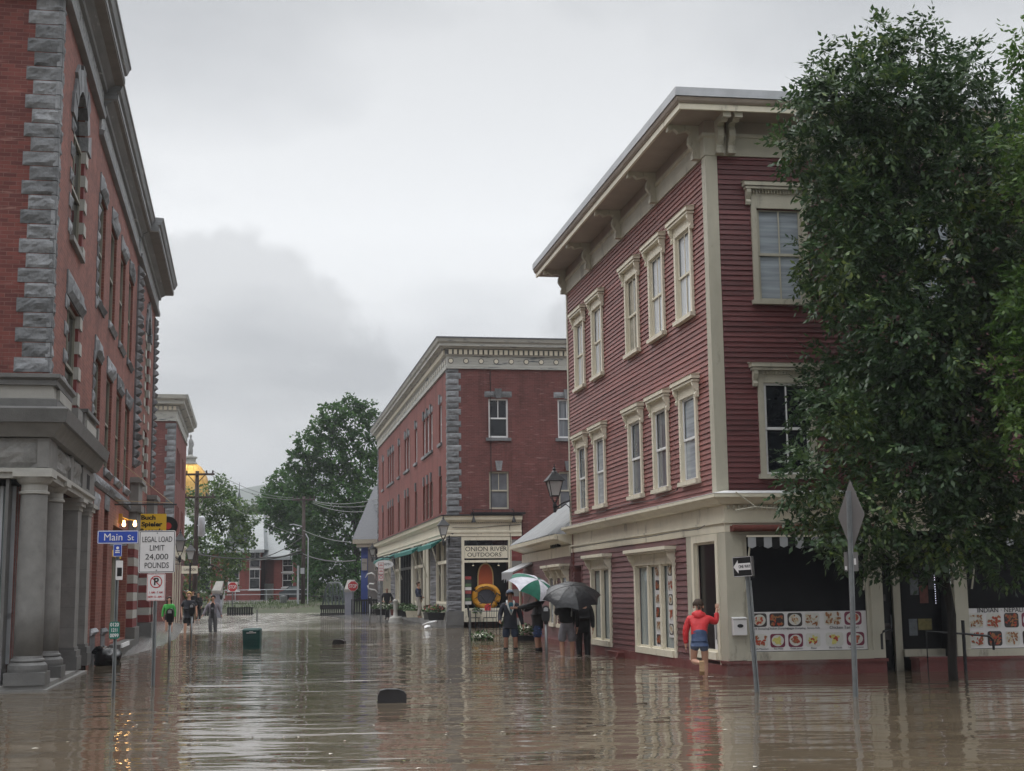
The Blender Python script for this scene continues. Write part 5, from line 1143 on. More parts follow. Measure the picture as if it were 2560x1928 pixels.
b = MB(); b.box(-36.4, -25.3, 138.5, 138.7, 5.7, 6.0); b.box(-25.6, -20.7, 140.1, 140.3, 5.0, 5.3); b.box(-27.5, -23.2, 145.9, 146.1, 9.8, 9.95); b.build('eave', K['flash'], fh)
b = MB(); b.lathe([(1.5, 6.0), (1.55, 6.1), (1.1, 7.6), (.55, 9.6), (.12, 11.0), (.10, 11.2)], (-28.3, 140.5, 0), 16); b.lathe([(.10, 11.2), (.28, 11.3), (.16, 11.6), (.05, 12.0), (.02, 13.0)], (-28.3, 140.5, 0), 8); b.build('tower_roof', K['slate'], fh)
# pale basement rail and low wall before the house
b = MB(); b.tube([(-33, 133, 1.95), (-18, 133, 1.95)], .04); b.tube([(-33, 133, 1.5), (-18, 133, 1.5)], .03)
for x in range(-33, -17, 3): b.tube([(x, 133, .7), (x, 133, 1.95)], .04)
o = b.build('pipe_railing', K['flash'], None, loc=(-25, 133, .9)); tag(o, 'grey pipe railing in front of the brick house', 'railing')
# parked car partly hidden behind the rail
car = empty('parked_car', (-21.2, 136.5, GZ+.25), 'dark parked car with pale window behind the railing by the brick house', 'car')
b = MB(T(-21.2, 136.5, GZ+.25)); pr = [(-2.0, .35), (-2.05, .75), (-1.6, .9), (-1.0, 1.35), (.5, 1.38), (1.2, .95), (2.0, .8), (2.1, .4), (1.9, .28), (-1.9, .28)]
b.prism(pr, -.8, .8, 'y'); b.build('body', paint('dark_car_paint', (.05, .06, .07), .3, .1), car)
b = MB(T(-21.2, 136.5, GZ+.25)); b.prism([(-1.35, .95), (-.95, 1.28), (.42, 1.30), (.9, .95)], -.815, -.80, 'y'); b.build('window', K['gl_hot'], car)
for x in (-1.3, 1.3):
    b = MB(T(-21.2+x, 135.75, GZ+.55)); b.lathe([(.3, -.1), (.32, 0), (.3, .1)], (0, 0, 0), 16, 'y'); b.build('wheel', K['ink'], car)
# golden dome of the state house
dm = empty('golden_dome', (-71.4, 300, 20), 'gold leafed dome with lantern and statue rising over the trees at left', 'dome')
b = MB(T(-71.4, 300, 0)); pr = [(4.3, 22.5), (4.25, 24), (4.1, 25.5), (3.75, 27), (3.2, 28.3), (2.4, 29.4), (1.5, 30.1), (1.2, 30.3)]; b.lathe(pr, (0, 0, 0), 28); b.build('shell', K['gold'], dm, True)
b = MB(T(-71.4, 300, 0))
for k in range(12):
    a = 2*math.pi*k/12; b.tube([((r+.05)*math.cos(a), (r+.05)*math.sin(a), z) for r, z in pr], .09, 4)
b.build('ribs', K['gold'], dm)
b = MB(T(-71.4, 300, 0)); b.lathe([(1.55, 30.2), (1.5, 30.5), (1.25, 30.6), (1.25, 31.4), (1.55, 31.5), (1.55, 31.8), (.7, 31.9), (.5, 32.3), (.6, 32.4)], (0, 0, 0), 16); b.lathe([(4.9, 12), (4.9, 21.6), (5.2, 21.8), (5.2, 22.3), (4.4, 22.5)], (0, 0, 0), 28); b.build('lantern', K['granite_lt'], dm)
b = MB(T(-71.4, 300, 0)); b.lathe([(.5, 32.4), (.55, 33.2), (.42, 34.2), (.5, 35.0), (.42, 35.6), (.18, 35.9), (.16, 36.05), (.26, 36.25), (.24, 36.6), (.08, 36.8)], (0, 0, 0), 10); b.tube([(.4, 0, 35.4), (.65, 0, 34.6), (.5, -.2, 34.0)], .12); b.build('statue', K['granite'], dm, True)
# bridge: two stone end posts, pony truss, railings
for (x, y, lab) in ((-19.79, 91.6, 'tall pale grey bridge end post with slanted cap at the left end of the street'), (-11.2, 93.3, 'tall pale grey bridge end post with slanted cap beside the green truss')):
    p = empty('bridge_post', (x, y, 0), lab, 'bridge post', 'bridge end posts')
    m = K.setdefault('postg', paint('pale_blue_grey_post', (.27, .28, .33), .6, .12, 2))
    b = MB(T(x, y, 0)); b.box(-.27, .27, -.3, .3, -.4, 1.62); b.build('shaft', m, p)
    b = MB(T(x, y, 0)); b.box(-.31, .31, -.34, .34, 1.62, 1.80)
    for k in range(5): b.box(-.27+k*.12, -.21+k*.12, -.37, -.341, 1.56, 1.66)
    b.shared([(-.30, -.32, 1.80), (.30, -.32, 1.80), (.34, .30, 2.42), (-.16, .30, 2.42), (-.30, .32, 1.8), (.3, .32, 1.8)], [(0, 1, 2, 3), (0, 3, 4), (1, 5, 2), (3, 2, 5, 4)]); b.build('cap', K['granite_lt'], p)
tr = empty('bridge_truss', (-12.2, 96, 0), 'dark green arched bridge truss left of the right bridge post', 'bridge')
def trussside(x0, x1, y0, y1):
    b = MB(); n = 7; top = []
    for k in range(n+1):
        t = k/n; top.append((x0+(x1-x0)*t, y0+(y1-y0)*t, .5+1.75*min(1, math.sin(math.pi*t)*1.7)))
    b.tube(top, .07, 6); b.tube([(p[0], p[1], .55) for p in top], .06, 6)
    for k in range(1, n): b.tube([(top[k][0], top[k][1], .5), top[k]], .035, 5); 
    for k in range(1, n-1): b.tube([(top[k][0], top[k][1], .5), top[k+1]], .03, 5)
    return b.build('truss_side', paint('truss_green_grey', (.06, .075, .075), .5, .15), tr)
trussside(-11.45, -13.7, 94, 98)
b = MB(); b.box(-13.2, -11.5, 93.4, 93.6, .45, .75); b.box(-13.2, -11.5, 93.4, 93.6, .1, .2)
for k in range(12): b.box(-13.15+k*.145, -13.07+k*.145, 93.45, 93.55, -.2, .45)
b.build('railing', K['black'], tr)
for (x0, x1, y, lab) in ((-10.85, -8.0, 91.5, 'black board fence between the right bridge post and the maroon building'), (-19.4, -17.6, 93, 'short dark rail beside the left bridge post'), (-24, -20.1, 92.5, 'dark parapet rail left of the left bridge post')):
    b = MB(); n = int((x1-x0)/.16)
    q = 1.0 if x0 > -12 else .6
    b.box(x0, x1, y-.03, y+.03, .98*q, 1.08*q); b.box(x0, x1, y-.02, y+.02, .2, .26)
    for k in range(n): b.box(x0+k*.16, x0+k*.16+.12, y-.05, y-.02, .12, 1.12*q+.02*math.sin(k))
    o = b.build('bridge_fence', K['black'], None, loc=((x0+x1)/2, y, 0)); tag(o, lab, 'fence')
# utility poles
def upole(x, y, z0, zt, lab, arms, trans):
    p = empty('utility_pole', (x, y, z0), lab, 'utility pole')
    b = MB(T(x, y, 0)); b.tube([(.0, 0, z0-.5), (.02, 0, (z0+zt)/2), (0, 0, zt)], [.19, .17, .13], 10); b.build('shaft', K['pole'], p, True)
    for (za, w) in arms:
        b = MB(T(x, y, 0)); b.box(-w, w, -.24, -.14, za-.07, za+.07); b.tube([(-w*.5, -.2, za), (0, -.2, za-.7)], .03); b.tube([(w*.5, -.2, za), (0, -.2, za-.7)], .03)
        for q in (-.9, -.55, .55, .9): b.lathe([(.02, .07), (.07, .1), (.05, .2), (.07, .24), (.02, .28)], (q*w, -.19, za), 8)
        b.build('crossarm', K['pole'], p)
    if trans:
        b = MB(T(x+.42, y-.2, 0)); b.lathe([(.20, trans-.75), (.24, trans-.7), (.24, trans+.5), (.2, trans+.6), (.05, trans+.66)], (0, 0, 0), 14); b.tube([(-.3, 0, trans), (0, 0, trans)], .05); b.build('transformer', K['flash'], p, True)
    return p
upole(-22.1, 95, 0, 10.1, 'left utility pole with crossarm and grey transformer before the golden dome', ((9.85, 1.25), (8.25, 1.3)), 6.3)
p2 = upole(-18.0, 117, .2, 9.8, 'dark utility pole before the big green trees at the end of the street', ((9.5, 1.0),), None)
b = MB(T(-18, 117, 0)); b.tube([(.42, -.1, .3), (.42, -.1, 6.2), (.2, -.1, 6.6)], .05); b.tube([(-.42, 0, .3), (-.42, 0, 3.9)], .10); b.box(-.18, .14, -.32, -.18, 3.2, 3.7); b.tube([(0, 0, 7.2), (-.8, -.5, 7.4), (-1.1, -.6, 7.35)], .04); b.build('conduit', K['flash'], p2)
def wire(a, c, sag, r=.02, lab=None, mat=None):
    a = Vector(a); c = Vector(c); b = MB(); b.tube([a.lerp(c, t/10)+Vector((0, 0, -4*sag*(t/10)*(1-t/10))) for t in range(11)], r, 4)
    o = b.build('overhead_wire', mat or K['ink'], None, loc=tuple(a)); tag(o, lab, 'wire', 'overhead wires across the street'); return o
L1 = (-21.0, 94.8, 10.1); L2 = (-21.4, 94.8, 8.5); 
wl = paint('wire_grey', (.16, .17, .16), .6, 0, 3, 0)
wire(L1, (-18.9, 116.8, 9.7), .5, .02, 'upper thin wire between the two utility poles', wl); wire((-21.6, 94.8, 10.1), (-18.3, 116.8, 9.6), .7, .02, 'second thin wire between the two utility poles', wl)
wire(L2, (-18.0, 116.8, 6.4), .3, .02, 'lower wire from the left pole to the dark pole', wl)
for i, (z0, z1, s) in enumerate(((9.4, 7.9, .4), (9.3, 7.5, .4), (9.2, 7.1, .5))): wire((-17.2, 116.8, z0), (-8.4, 92, z1+.1), s, .022, ('highest', 'middle', 'lowest')[i]+' of three pale wires running from the dark pole to the slate roof', wl)
wire((-18, 116.8, 6.9), (-10.9, 92, 4.9), .2, .02, 'single wire from the dark pole to the blue building eave', wl); wire((-18, 116.8, 4.9), (-10.6, 92, 3.7), .3, .04, 'thick low cable from the dark pole toward the blue building')
wire((-18, 117, 5.3), (-28, 139, 5.2), .5, .06, 'thick sagging service cable to the brick house'); wire((-18, 117, 6.4), (-30, 139, 5.6), 1.2, .04, 'sagging thin service cable to the brick house'); wire((-18, 117, 5.0), (-21.9, 95, 4.3), .4, .05, 'low thick cable between the two utility poles')
# road sign furniture far away
b = MB(); b.tube([(-26.5, 118, .4), (-24.0, 118.5, 5.5)], .05); o = b.build('guy_wire_guard', paint('orange_guard', (.5, .25, .08), .6), None, loc=(-26.5, 118, .4)); tag(o, 'slanted orange guy wire guard near the end of the street', 'guy wire')
b = MB(T(-24.7, 116, 0)); b.box(-.28, .28, -.05, .05, 1.2, 2.2); o = b.build('notice_post', K['signw'], None, loc=(-24.7, 116, 0)); b = MB(T(-24.7, 116, 0)); b.box(-.16, .16, -.04, .04, -.1, 1.2); b.build('post', K['signw'], o); b = MB(T(-24.7, 116, 0)); b.disc(0, 1.6, .1, -.055, 12); b.build('mark', K['signr'], o); tag(o, 'narrow white notice post with a red mark beyond the bridge', 'sign')
b = MB(T(-19.9, 118.5, 0)); b.lathe([(.26, .3), (.30, .9), (.33, 1.25), (.34, 1.35), (.05, 1.4)], (0, 0, 0), 14); o = b.build('litter_bin', K['steel'], None, loc=(-19.9, 118.5, .3)); tag(o, 'small dark litter bin beside the dark utility pole', 'bin')
# ------------------------------------------------------------------ street furniture and things in the water
def rrect(cx, cz, w, h, r, n=4):
    p = []
    for (sx, sz, t0) in ((1, 1, 0), (-1, 1, 90), (-1, -1, 180), (1, -1, 270)):
        for t in range(n+1): a = R(t0+90*t/n); p.append((cx+sx*(w/2-r)+r*math.cos(a), cz+sz*(h/2-r)+r*math.sin(a)))
    return p
def plate(M, cx, cz, w, h, r, y, face, border=None, bw=.012, inset=.01, parent=None, name='sign_plate', th=.004, loc=None):
    b = MB(M); b.prism(rrect(cx, cz, w, h, r), y, y+th, 'y'); o = b.build(name, face, parent, loc=loc)
    if border:
        b = MB(M); A = rrect(cx, cz, w-2*inset, h-2*inset, max(.003, r-inset)); B = rrect(cx, cz, w-2*inset-2*bw, h-2*inset-2*bw, max(.002, r-inset-bw)); n = len(A)
        for i in range(n): j = (i+1) % n; b.face([(A[i][0], y-.0012, A[i][1]), (A[j][0], y-.0012, A[j][1]), (B[j][0], y-.0012, B[j][1]), (B[i][0], y-.0012, B[i][1])])
        b.build('border', border, o)
    return o
def upost(b, z0, z1, tilt=(0, 0), w=.03):
    """flanged U-channel post"""
    def pt(z, x, y): return (x+tilt[0]*(z-z0), y+tilt[1]*(z-z0), z)
    pr = [(-w, 0), (-w*.55, 0), (-w*.4, .03), (w*.4, .03), (w*.55, 0), (w, 0), (w, .005), (w*.6, .006), (w*.42, .036), (-w*.42, .036), (-w*.6, .006), (-w, .005)]
    n = len(pr); P = [pt(z0, x, y) for x, y in pr]+[pt(z1, x, y) for x, y in pr]
    b.shared(P, [(i, (i+1) % n, (i+1) % n+n, i+n) for i in range(n)]+[tuple(range(n, 2*n))])
# Main St post
p = empty('street_name_post', (-6.02, 20.8, 0), 'steel post with blue Main St blade, small blue plate and green mile marker', 'street sign')
M = T(-6.02, 20.8, 0) @ Matrix.Rotation(R(6), 4, 'Z')
b = MB(T(-6.02, 20.8, 0)); upost(b, -.4, 2.28, w=.028); b.build('post', K['steel'], p)
o = plate(M, .0, 2.39, .61, .20, .018, -.02, K['signb'], K['signw'], .010, .004, p, 'name_blade'); lettering('Main', .155, K['signw'], M @ T(-.07, -.0235, 2.385), o, wid=.27, bold=.0); lettering('St', .115, K['signw'], M @ T(.19, -.0235, 2.375), o, wid=.095, bold=.0)
b = MB(M); b.box(-.12, .12, -.012, .03, 2.262, 2.288); b.build('bracket', K['steel'], p)
o = plate(M, .0, 2.19, .13, .19, .01, -.02, K['signb'], K['signw'], .005, .004, p, 'blue_plate')
b = MB(M); b.disc(0, 2.225, .022, -.0225, 10); b.box(-.035, .035, -.0235, -.0222, 2.15, 2.165); b.box(-.03, .03, -.0235, -.0222, 2.175, 2.19); b.build('marks', K['signw'], o)
b = MB(M @ T(.02, 0, 0) @ Matrix.Rotation(R(50), 4, 'Z')); b.prism(rrect(0, 1.89, .13, .29, .01), -.02, -.014, 'y'); o = b.build('side_plate', K['signw'], p); b = MB(M @ T(.02, 0, 0) @ Matrix.Rotation(R(50), 4, 'Z')); b.box(-.045, .045, -.0225, -.0205, 1.80, 1.93); b.build('mark', K['ink'], o)
o = plate(M, -.01, .995, .155, .255, .03, -.02, K['signg'], None, parent=p, name='mile_marker')
for t, z in (('0120', 1.075), ('1211', .995), ('0099', .915)): lettering(t, .075, K['signw'], M @ T(-.01, -.0225, z), o, wid=.125 if t[0] == '0' else .085, bold=.001)
# load limit post
p = empty('load_limit_sign', (-6.11, 23.4, 0), 'large white LEGAL LOAD LIMIT sign above a no parking sign on one post', 'road sign')
M = T(-6.11, 23.4, 0); b = MB(M); upost(b, -.4, 2.55, w=.032); b.build('post', K['steel'], p)
o = plate(M, .01, 2.245, .625, .72, .035, -.01, K['signw'], K['ink'], .011, .012, p, 'load_plate')
for t, z, w in (('LEGAL LOAD', 2.45, .51), ('LIMIT', 2.305, .25), ('24,000', 2.155, .39), ('POUNDS', 2.01, .41)): lettering(t, .135, K['ink'], M @ T(.01, -.0125, z), o, wid=w, bold=.0)
b = MB(M); b.lathe([(.012, -.018), (.012, -.01)], (.01, 0, 2.56), 8, 'y'); b.lathe([(.012, -.018), (.012, -.01)], (.01, 0, 1.93), 8, 'y'); b.build('bolts', K['steel'], o)
o = plate(M, .01, 1.645, .315, .46, .025, -.01, K['signw'], K['signr'], .007, .008, p, 'no_parking_plate')
lettering('P', .17, K['ink'], M @ T(.01, -.0125, 1.735), o, bold=.004)
b = MB(M)
for k in range(28):
    a0_, a1_ = 2*math.pi*k/28, 2*math.pi*(k+1)/28; b.face([(.01+r*math.cos(a), -.0135, 1.735+r*math.sin(a)) for r, a in ((.105, a0_), (.105, a1_), (.088, a1_), (.088, a0_))])
b.shared([(.01-.07, -.0142, 1.735+.058), (.01-.058, -.0142, 1.735+.07), (.01+.07, -.0142, 1.735-.058), (.01+.058, -.0142, 1.735-.07)], [(0, 1, 2, 3)]); b.build('slashed_ring', K['signr'], o)
lettering('1 AM - 7 AM', .05, K['signr'], M @ T(.01, -.0125, 1.555), o, wid=.22, bold=.001); lettering('NOV 15 - APR 1', .05, K['signr'], M @ T(.01, -.0125, 1.48), o, wid=.26, bold=.001)
# one way sign, leaning post
p = empty('one_way_sign', (3.545, 20.42, 0), 'leaning post with a black and white ONE WAY sign pointing left', 'road sign')
lean = Matrix.Translation((3.545, 20.42, 0)) @ Matrix.Rotation(R(-2.6), 4, 'Y'); b = MB(lean); upost(b, -.4, 1.98, w=.038); b.build('post', K['steel'], p)
M = lean @ T(-.05, -.03, 0) @ Matrix.Rotation(R(-58), 4, 'Z')
o = plate(M, -.02, 1.83, .42, .30, .02, -.012, K['ink'], K['signw'], .006, .006, p, 'sign_plate')
b = MB(M); b.ngon([(-.215, 1.83), (-.11, 1.93), (-.11, 1.88), (.165, 1.88), (.165, 1.78), (-.11, 1.78), (-.11, 1.73)], -.0145); b.build('arrow', K['signw'], o); lettering('ONE WAY', .068, K['ink'], M @ T(.03, -.016, 1.83), o, wid=.25)
M2 = lean @ T(.06, .03, 0) @ Matrix.Rotation(R(60), 4, 'Z'); b = MB(M2); b.prism(rrect(.0, 1.83, .30, .30, .02), 0, .004, 'y'); b.build('second_plate', K['steelD'], p)
b = MB(lean); b.box(.036, .05, -.01, .04, 1.0, 1.62); b.build('splice', K['steel'], p)
# diamond sign seen from behind
p = empty('diamond_sign', (4.70, 19.25, 0), 'back of a grey diamond road sign with a smaller plate below on a straight post', 'road sign')
M = T(4.70, 19.25, 0) @ Matrix.Rotation(R(.8), 4, 'Y'); b = MB(M); b.box(-.034, .034, -.0, .02, -.4, 2.85); b.box(-.034, -.02, -.02, .0, -.4, 2.85); b.box(.02, .034, -.02, 0, -.4, 2.85); b.build('post', K['steel'], p)
def dia(cx, cz, hx, hz, r=.03): return [(cx-r*.35, cz+hz-r), (cx, cz+hz-.01), (cx+r*.35, cz+hz-r), (cx+hx-.008, cz+r*.8), (cx+hx, cz), (cx+hx-.008, cz-r*.8), (cx+r*.35, cz-hz+r), (cx, cz-hz+.01), (cx-r*.35, cz-hz+r), (cx-hx+.008, cz-r*.8), (cx-hx, cz), (cx-hx+.008, cz+r*.8)]
b = MB(M @ Matrix.Rotation(R(-71), 4, 'Z')); b.prism(dia(.0, 2.50, .33, .52), .028, .032, 'y'); d = b.build('diamond_plate', K['steelD'], p)
b = MB(M); b.prism(rrect(.085, 2.42, .028, .075, .01), .0, .004, 'y'); 
b.build('sticker', K['signw'], d)
b = MB(M); b.prism(rrect(.01, 1.86, .20, .27, .015), .025, .029, 'y'); d = b.build('lower_plate', K['steelD'], p); b = MB(M); b.prism(rrect(.062, 1.86, .03, .09, .008), .018, .022, 'y'); b.prism(rrect(-.065, 1.77, .03, .05, .004), .018, .022, 'y'); b.build('sticker', K['signw'], d)
# stop signs
def octa(cx, cz, r): return [(cx+r*math.cos(R(22.5+45*k)), cz+r*math.sin(R(22.5+45*k))) for k in range(8)]
def stop(x, y, z, r, rz, lab, sq=False, pm=None):
    p = empty('stop_sign', (x, y, 0), lab, 'stop sign', 'stop signs'); M = T(x, y, 0) @ Matrix.Rotation(R(rz), 4, 'Z')
    b = MB(M); upost(b, -.4, z+r, w=.04); b.build('post', pm or K['steel'], p)
    if sq: b = MB(M); b.prism([(-r, z-r), (r, z-r), (r, z+r), (-r, z+r)], -.012, -.006, 'y'); b.build('back_plate', K['signw'], p)
    b = MB(M); b.prism(octa(0, z, r*1.05), -.02, -.014, 'y'); w = b.build('rim', K['signw'], p); b = MB(M); b.prism(octa(0, z, r*.97), -.026, -.021, 'y'); f = b.build('face', K['signr'], p); lettering('STOP', r*.95, K['signw'], M @ T(0, -.03, z-.01), f, wid=r*1.45, bold=.006); return p
stop(-20.5, 100, 2.07, .36, 0, 'red stop sign on a square white plate, left side of the street end', True); stop(-10.22, 87, 1.96, .33, 0, 'red stop sign without back plate beside the green truss', False)
# right tall parking sign
p = empty('parking_rules_sign', (-6.6, 68, 0), 'tall narrow red and white parking rules sign on a thin post', 'road sign'); M = T(-6.6, 68, 0); b = MB(M); upost(b, -.3, 3.0, w=.035); b.build('post', K['steel'], p)
for z in (2.86, 2.57, 2.25):
    o = plate(M, 0, z, .29, .29, .02, -.01, K['signw'], K['signr'], .014, .01, p, 'sign_plate'); b = MB(M); b.box(-.09, .09, -.013, -.012, z-.03, z+.0) ; b.box(-.06, .06, -.013, -.012, z+.04, z+.06); b.build('marks', K['signr'], o)
b = MB(M); b.disc(0, 2.28, .09, -.014, 14); b.build('ring', K['signr'], p); b = MB(M); b.disc(0, 2.28, .065, -.016, 14); b.build('ring_field', K['signw'], p); lettering('P', .1, K['ink'], M @ T(0, -.018, 2.28), p)
# oval shop sign + bracket
p = empty('oval_shop_sign', (-7.1, 75, 3.0), 'white oval hanging shop sign ending in AM on a black bracket over the pavement', 'sign'); b = MB(T(-7.1, 75, 0)); b.disc(0, 3.05, .50, -.02, 28, .23, .04); b.build('panel', K['white'], p); lettering('CREAM+', .2, K['ink'], T(-7.1, 74.975, 3.05), p, wid=.7)
b = MB(T(-7.1, 75, 0)); b.tube([(-.75, 0, 3.42), (.9, 0, 3.45)], .03); b.tube([(-.3, 0, 3.42), (-.3, 0, 3.24)], .012); b.tube([(.3, 0, 3.43), (.3, 0, 3.24)], .012); b.build('bracket', K['black'], p)
# langdon sign
p = empty('street_corner_board', (-14.2, 60, 2.4), 'cream board lettered 1 LANGDON hanging at the left side', 'sign'); b = MB(T(-14.2, 60, 0)); b.prism(rrect(0, 2.61, .70, .33, .02), -.02, .02, 'y'); b.build('panel', K['cream'], p); lettering('1 LANGDON', .16, K['ink'], T(-14.2, 59.97, 2.61), p, wid=.58); b = MB(T(-14.2, 60, 0)); b.tube([(-.9, 0, 2.86), (.4, 0, 2.86)], .02); b.tube([(.0, .02, 2.44), (.02, .02, .9)], .015); b.build('bracket', K['black'], p)
# street lanterns
def lantern(x, y, z, s, lab, bx, by, grp='wall lanterns along the street', post=None):
    """z: bottom of the glass; bracket runs to wall point offset (bx,by)"""
    p = empty('street_lantern', (x, y, z), lab, 'street lamp', grp); M = T(x, y, z) @ Matrix.Rotation(R(12), 4, 'Z') @ Matrix.Scale(s, 4)
    b = MB(M)
    c = [(-1, -1), (1, -1), (1, 1), (-1, 1)]; r0, r1 = .10, .19
    for i in range(4):
        a, d = c[i], c[(i+1) % 4]; b.tube([(a[0]*r0, a[1]*r0, 0), (a[0]*r1, a[1]*r1, .40)], .013, 5); b.tube([(a[0]*r1, a[1]*r1, .40), (d[0]*r1, d[1]*r1, .40)], .014, 5); b.tube([(a[0]*r0, a[1]*r0, 0), (d[0]*r0, d[1]*r0, 0)], .014, 5)
        b.shared([(a[0]*.25, a[1]*.25, .40), (d[0]*.25, d[1]*.25, .40), (d[0]*.09, d[1]*.09, .60), (a[0]*.09, a[1]*.09, .60)], [(0, 1, 2, 3)]); b.shared([(a[0]*.25, a[1]*.25, .40), (d[0]*.25, d[1]*.25, .40), (d[0]*.18, d[1]*.18, .38), (a[0]*.18, a[1]*.18, .38)], [(0, 1, 2, 3)])
        b.tube([(a[0]*r0, a[1]*r0, 0), (0, 0, -.24)], .012, 5)
    b.lathe([(.10, .60), (.08, .64), (.04, .68), (.05, .72), (.02, .76), (.008, .86)], (0, 0, 0), 10); b.lathe([(.03, -.44), (.05, -.40), (.04, -.34), (.06, -.28), (.05, -.22), (.02, -.16)], (0, 0, 0), 10)
    b.build('frame', K['black'], p)
    b = MB(M); b.shared([(-.095, -.095, .01), (.095, -.095, .01), (.18, -.18, .39), (-.18, -.18, .39), (-.095, .095, .01), (.095, .095, .01), (.18, .18, .39), (-.18, .18, .39)], [(0, 1, 2, 3), (1, 5, 6, 2), (5, 4, 7, 6), (4, 0, 3, 7)]); b.build('glass', K.setdefault('lglass', paint('frosted_lamp_glass', (.42, .42, .42), .25, .15, 3, 0)), p)
    if bx or by:
        b = MB(); w = Vector((x+bx, y+by, z-.12*s)); q = Vector((x, y, z-.34*s)); b.tube([q, q.lerp(w, .5)+Vector((0, 0, .04)), w], .022); b.tube([q+Vector((0, 0, -.02)), q.lerp(w, .35)+Vector((0, 0, -.06)), q.lerp(w, .7)+Vector((0, 0, -.04)), w+Vector((0, 0, -.22))], .014); b.box(w.x-.03, w.x+.03, w.y-.03, w.y+.03, w.z-.3, w.z+.12)
        b.build('bracket', K['black'], p)
    if post is not None: b = MB(); b.tube([(x, y, post), (x, y, post+1.0), (x, y, z-.4*s)], [.09, .05, .04], 10); b.build('post', K['black'], p)
    return p
lantern(1.10, 36.2, 4.0, 1.0, 'large black wall lantern on a scrolled bracket at the rear corner of the red building', .42, -.05)
lantern(-2.96, 57.4, 3.88, 1.0, 'black wall lantern on the corner of the maroon brick building above the stone pier', .22, .65)
lantern(-9.42, 91, 4.0, 1.0, 'far black wall lantern at the end of the maroon brick building', .3, .3)
lantern(-12.2, 50, 3.1, .95, 'black lantern just right of the white load limit sign', -.5, 0)
lantern(-14.17, 60, 3.05, .95, 'smaller pale lantern on a post near the cream hanging board', 0, 0, 'street lanterns', .2)
# parking meters
def meter(x, y, z0, h, lab, ms=1.0):
    p = empty('parking_meter', (x, y, 0), lab, 'parking meter', 'parking meters'); M = T(x, y, 0)
    b = MB(M); b.tube([(0, 0, z0-.4), (0, 0, h-.32)], .032, 10); b.build('post', K['steel'], p, True)
    b = MB(M); b.prism([(-.075, h-.34), (.075, h-.34), (.09, h-.24), (.09, h-.08), (.06, h-.02), (0, h), (-.06, h-.02), (-.09, h-.08), (-.09, h-.24)], -.06, .06, 'y'); b.lathe([(.045, h-.40), (.05, h-.34)], (0, 0, 0), 10); b.build('head', K['black'], p)
    b = MB(M); b.prism([(-.05, h-.12), (.05, h-.12), (.045, h-.05), (0, h-.03), (-.045, h-.05)], -.066, -.061, 'y'); b.build('window', K['flash'], p)
    return p
meter(-8.71, 34.85, 0, 1.18, 'parking meter just right of the no parking sign post'); meter(-10.12, 43.2, 0, 1.25, 'parking meter in front of the man in the grey jacket'); meter(-7.18, 68.3, 0, 1.38, 'far parking meter left of the parking rules sign post'); meter(.69, 30.6, 0, 1.18, 'parking meter between the umbrella holder and the couple with the black umbrella')
meter(-19.4, 91.0, 0, 1.6, 'dark meter against the left bridge post')
b = MB(T(-1.42, 43.8, 0)); b.tube([(0, 0, -.4), (0, 0, .92)], .035, 8); o = b.build('steel_stake', K['steel'], None, loc=(-1.42, 43.8, 0)); tag(o, 'bare grey steel stake standing in the water before the shop window', 'post')
b = MB(T(-14.4, 77, 0)); b.tube([(0, 0, -.3), (0, 0, .65)], .04, 8); o = b.build('steel_stake', K['steel'], None, loc=(-14.4, 77, 0)); tag(o, 'short bare stake in the water right of the man in the grey jacket', 'post')
# floating things
tb = empty('floating_crate', (-7.37, 38.8, 0), 'dark green plastic recycling bin floating upright in the street', 'recycling bin'); M = T(-7.37, 38.8, 0) @ Matrix.Rotation(R(4), 4, 'Z') @ Matrix.Rotation(R(-1.5), 4, 'Y')
gb = paint('bin_green', (.012, .06, .055), .4, .1)
def taper(b, w0, w1, d0, d1, z0, z1):
    b.shared([(-w0, -d0, z0), (w0, -d0, z0), (w0, d0, z0), (-w0, d0, z0), (-w1, -d1, z1), (w1, -d1, z1), (w1, d1, z1), (-w1, d1, z1)], [(0, 3, 2, 1), (4, 5, 6, 7), (0, 1, 5, 4), (1, 2, 6, 5), (2, 3, 7, 6), (3, 0, 4, 7)])
b = MB(M); taper(b, .225, .245, .2, .22, -.15, .50); 
for z in (.12, .19, .26): b.box(-.15, .15, -.232, -.21, z, z+.018)
b.build('body', gb, tb); b = MB(M); taper(b, .255, .25, .23, .22, .50, .53); taper(b, .25, .20, .22, .17, .53, .575); b.build('lid', gb, tb); b = MB(M); b.box(-.13, .13, -.245, -.222, .435, .455); b.box(-.05, .05, -.245, -.222, .475, .49); b.build('label_strip', K['signw'], tb)
def tub(x, y, w, h, lab, rz):
    M = T(x, y, 0) @ Matrix.Rotation(R(rz), 4, 'Z'); p = empty('floating_tub', (x, y, 0), lab, 'plastic tub'); b = MB(M); n = 12; pts = []; 
    b.prism([(-w*.5, -.1), (-w*.48, h*.55), (-w*.40, h*.9), (-w*.18, h), (w*.2, h*.97), (w*.42, h*.80), (w*.5, h*.6), (w*.49, -.1)], -.13, .13, 'y'); b.build('shell', paint('black_plastic', (.018, .016, .017), .35, .2), p)
    b = MB(M); b.tube([(-w*.4, -.135, h*.9), (-w*.18, -.135, h), (w*.2, -.135, h*.97), (w*.42, -.135, h*.8)], .008, 6); b.build('rim', K['black'], p)
tub(-1.72, 19.3, .405, .185, 'upturned black plastic tub floating near the camera', 6); tub(-5.23, 41.1, .36, .15, 'small black tub adrift farther down the street', -5)
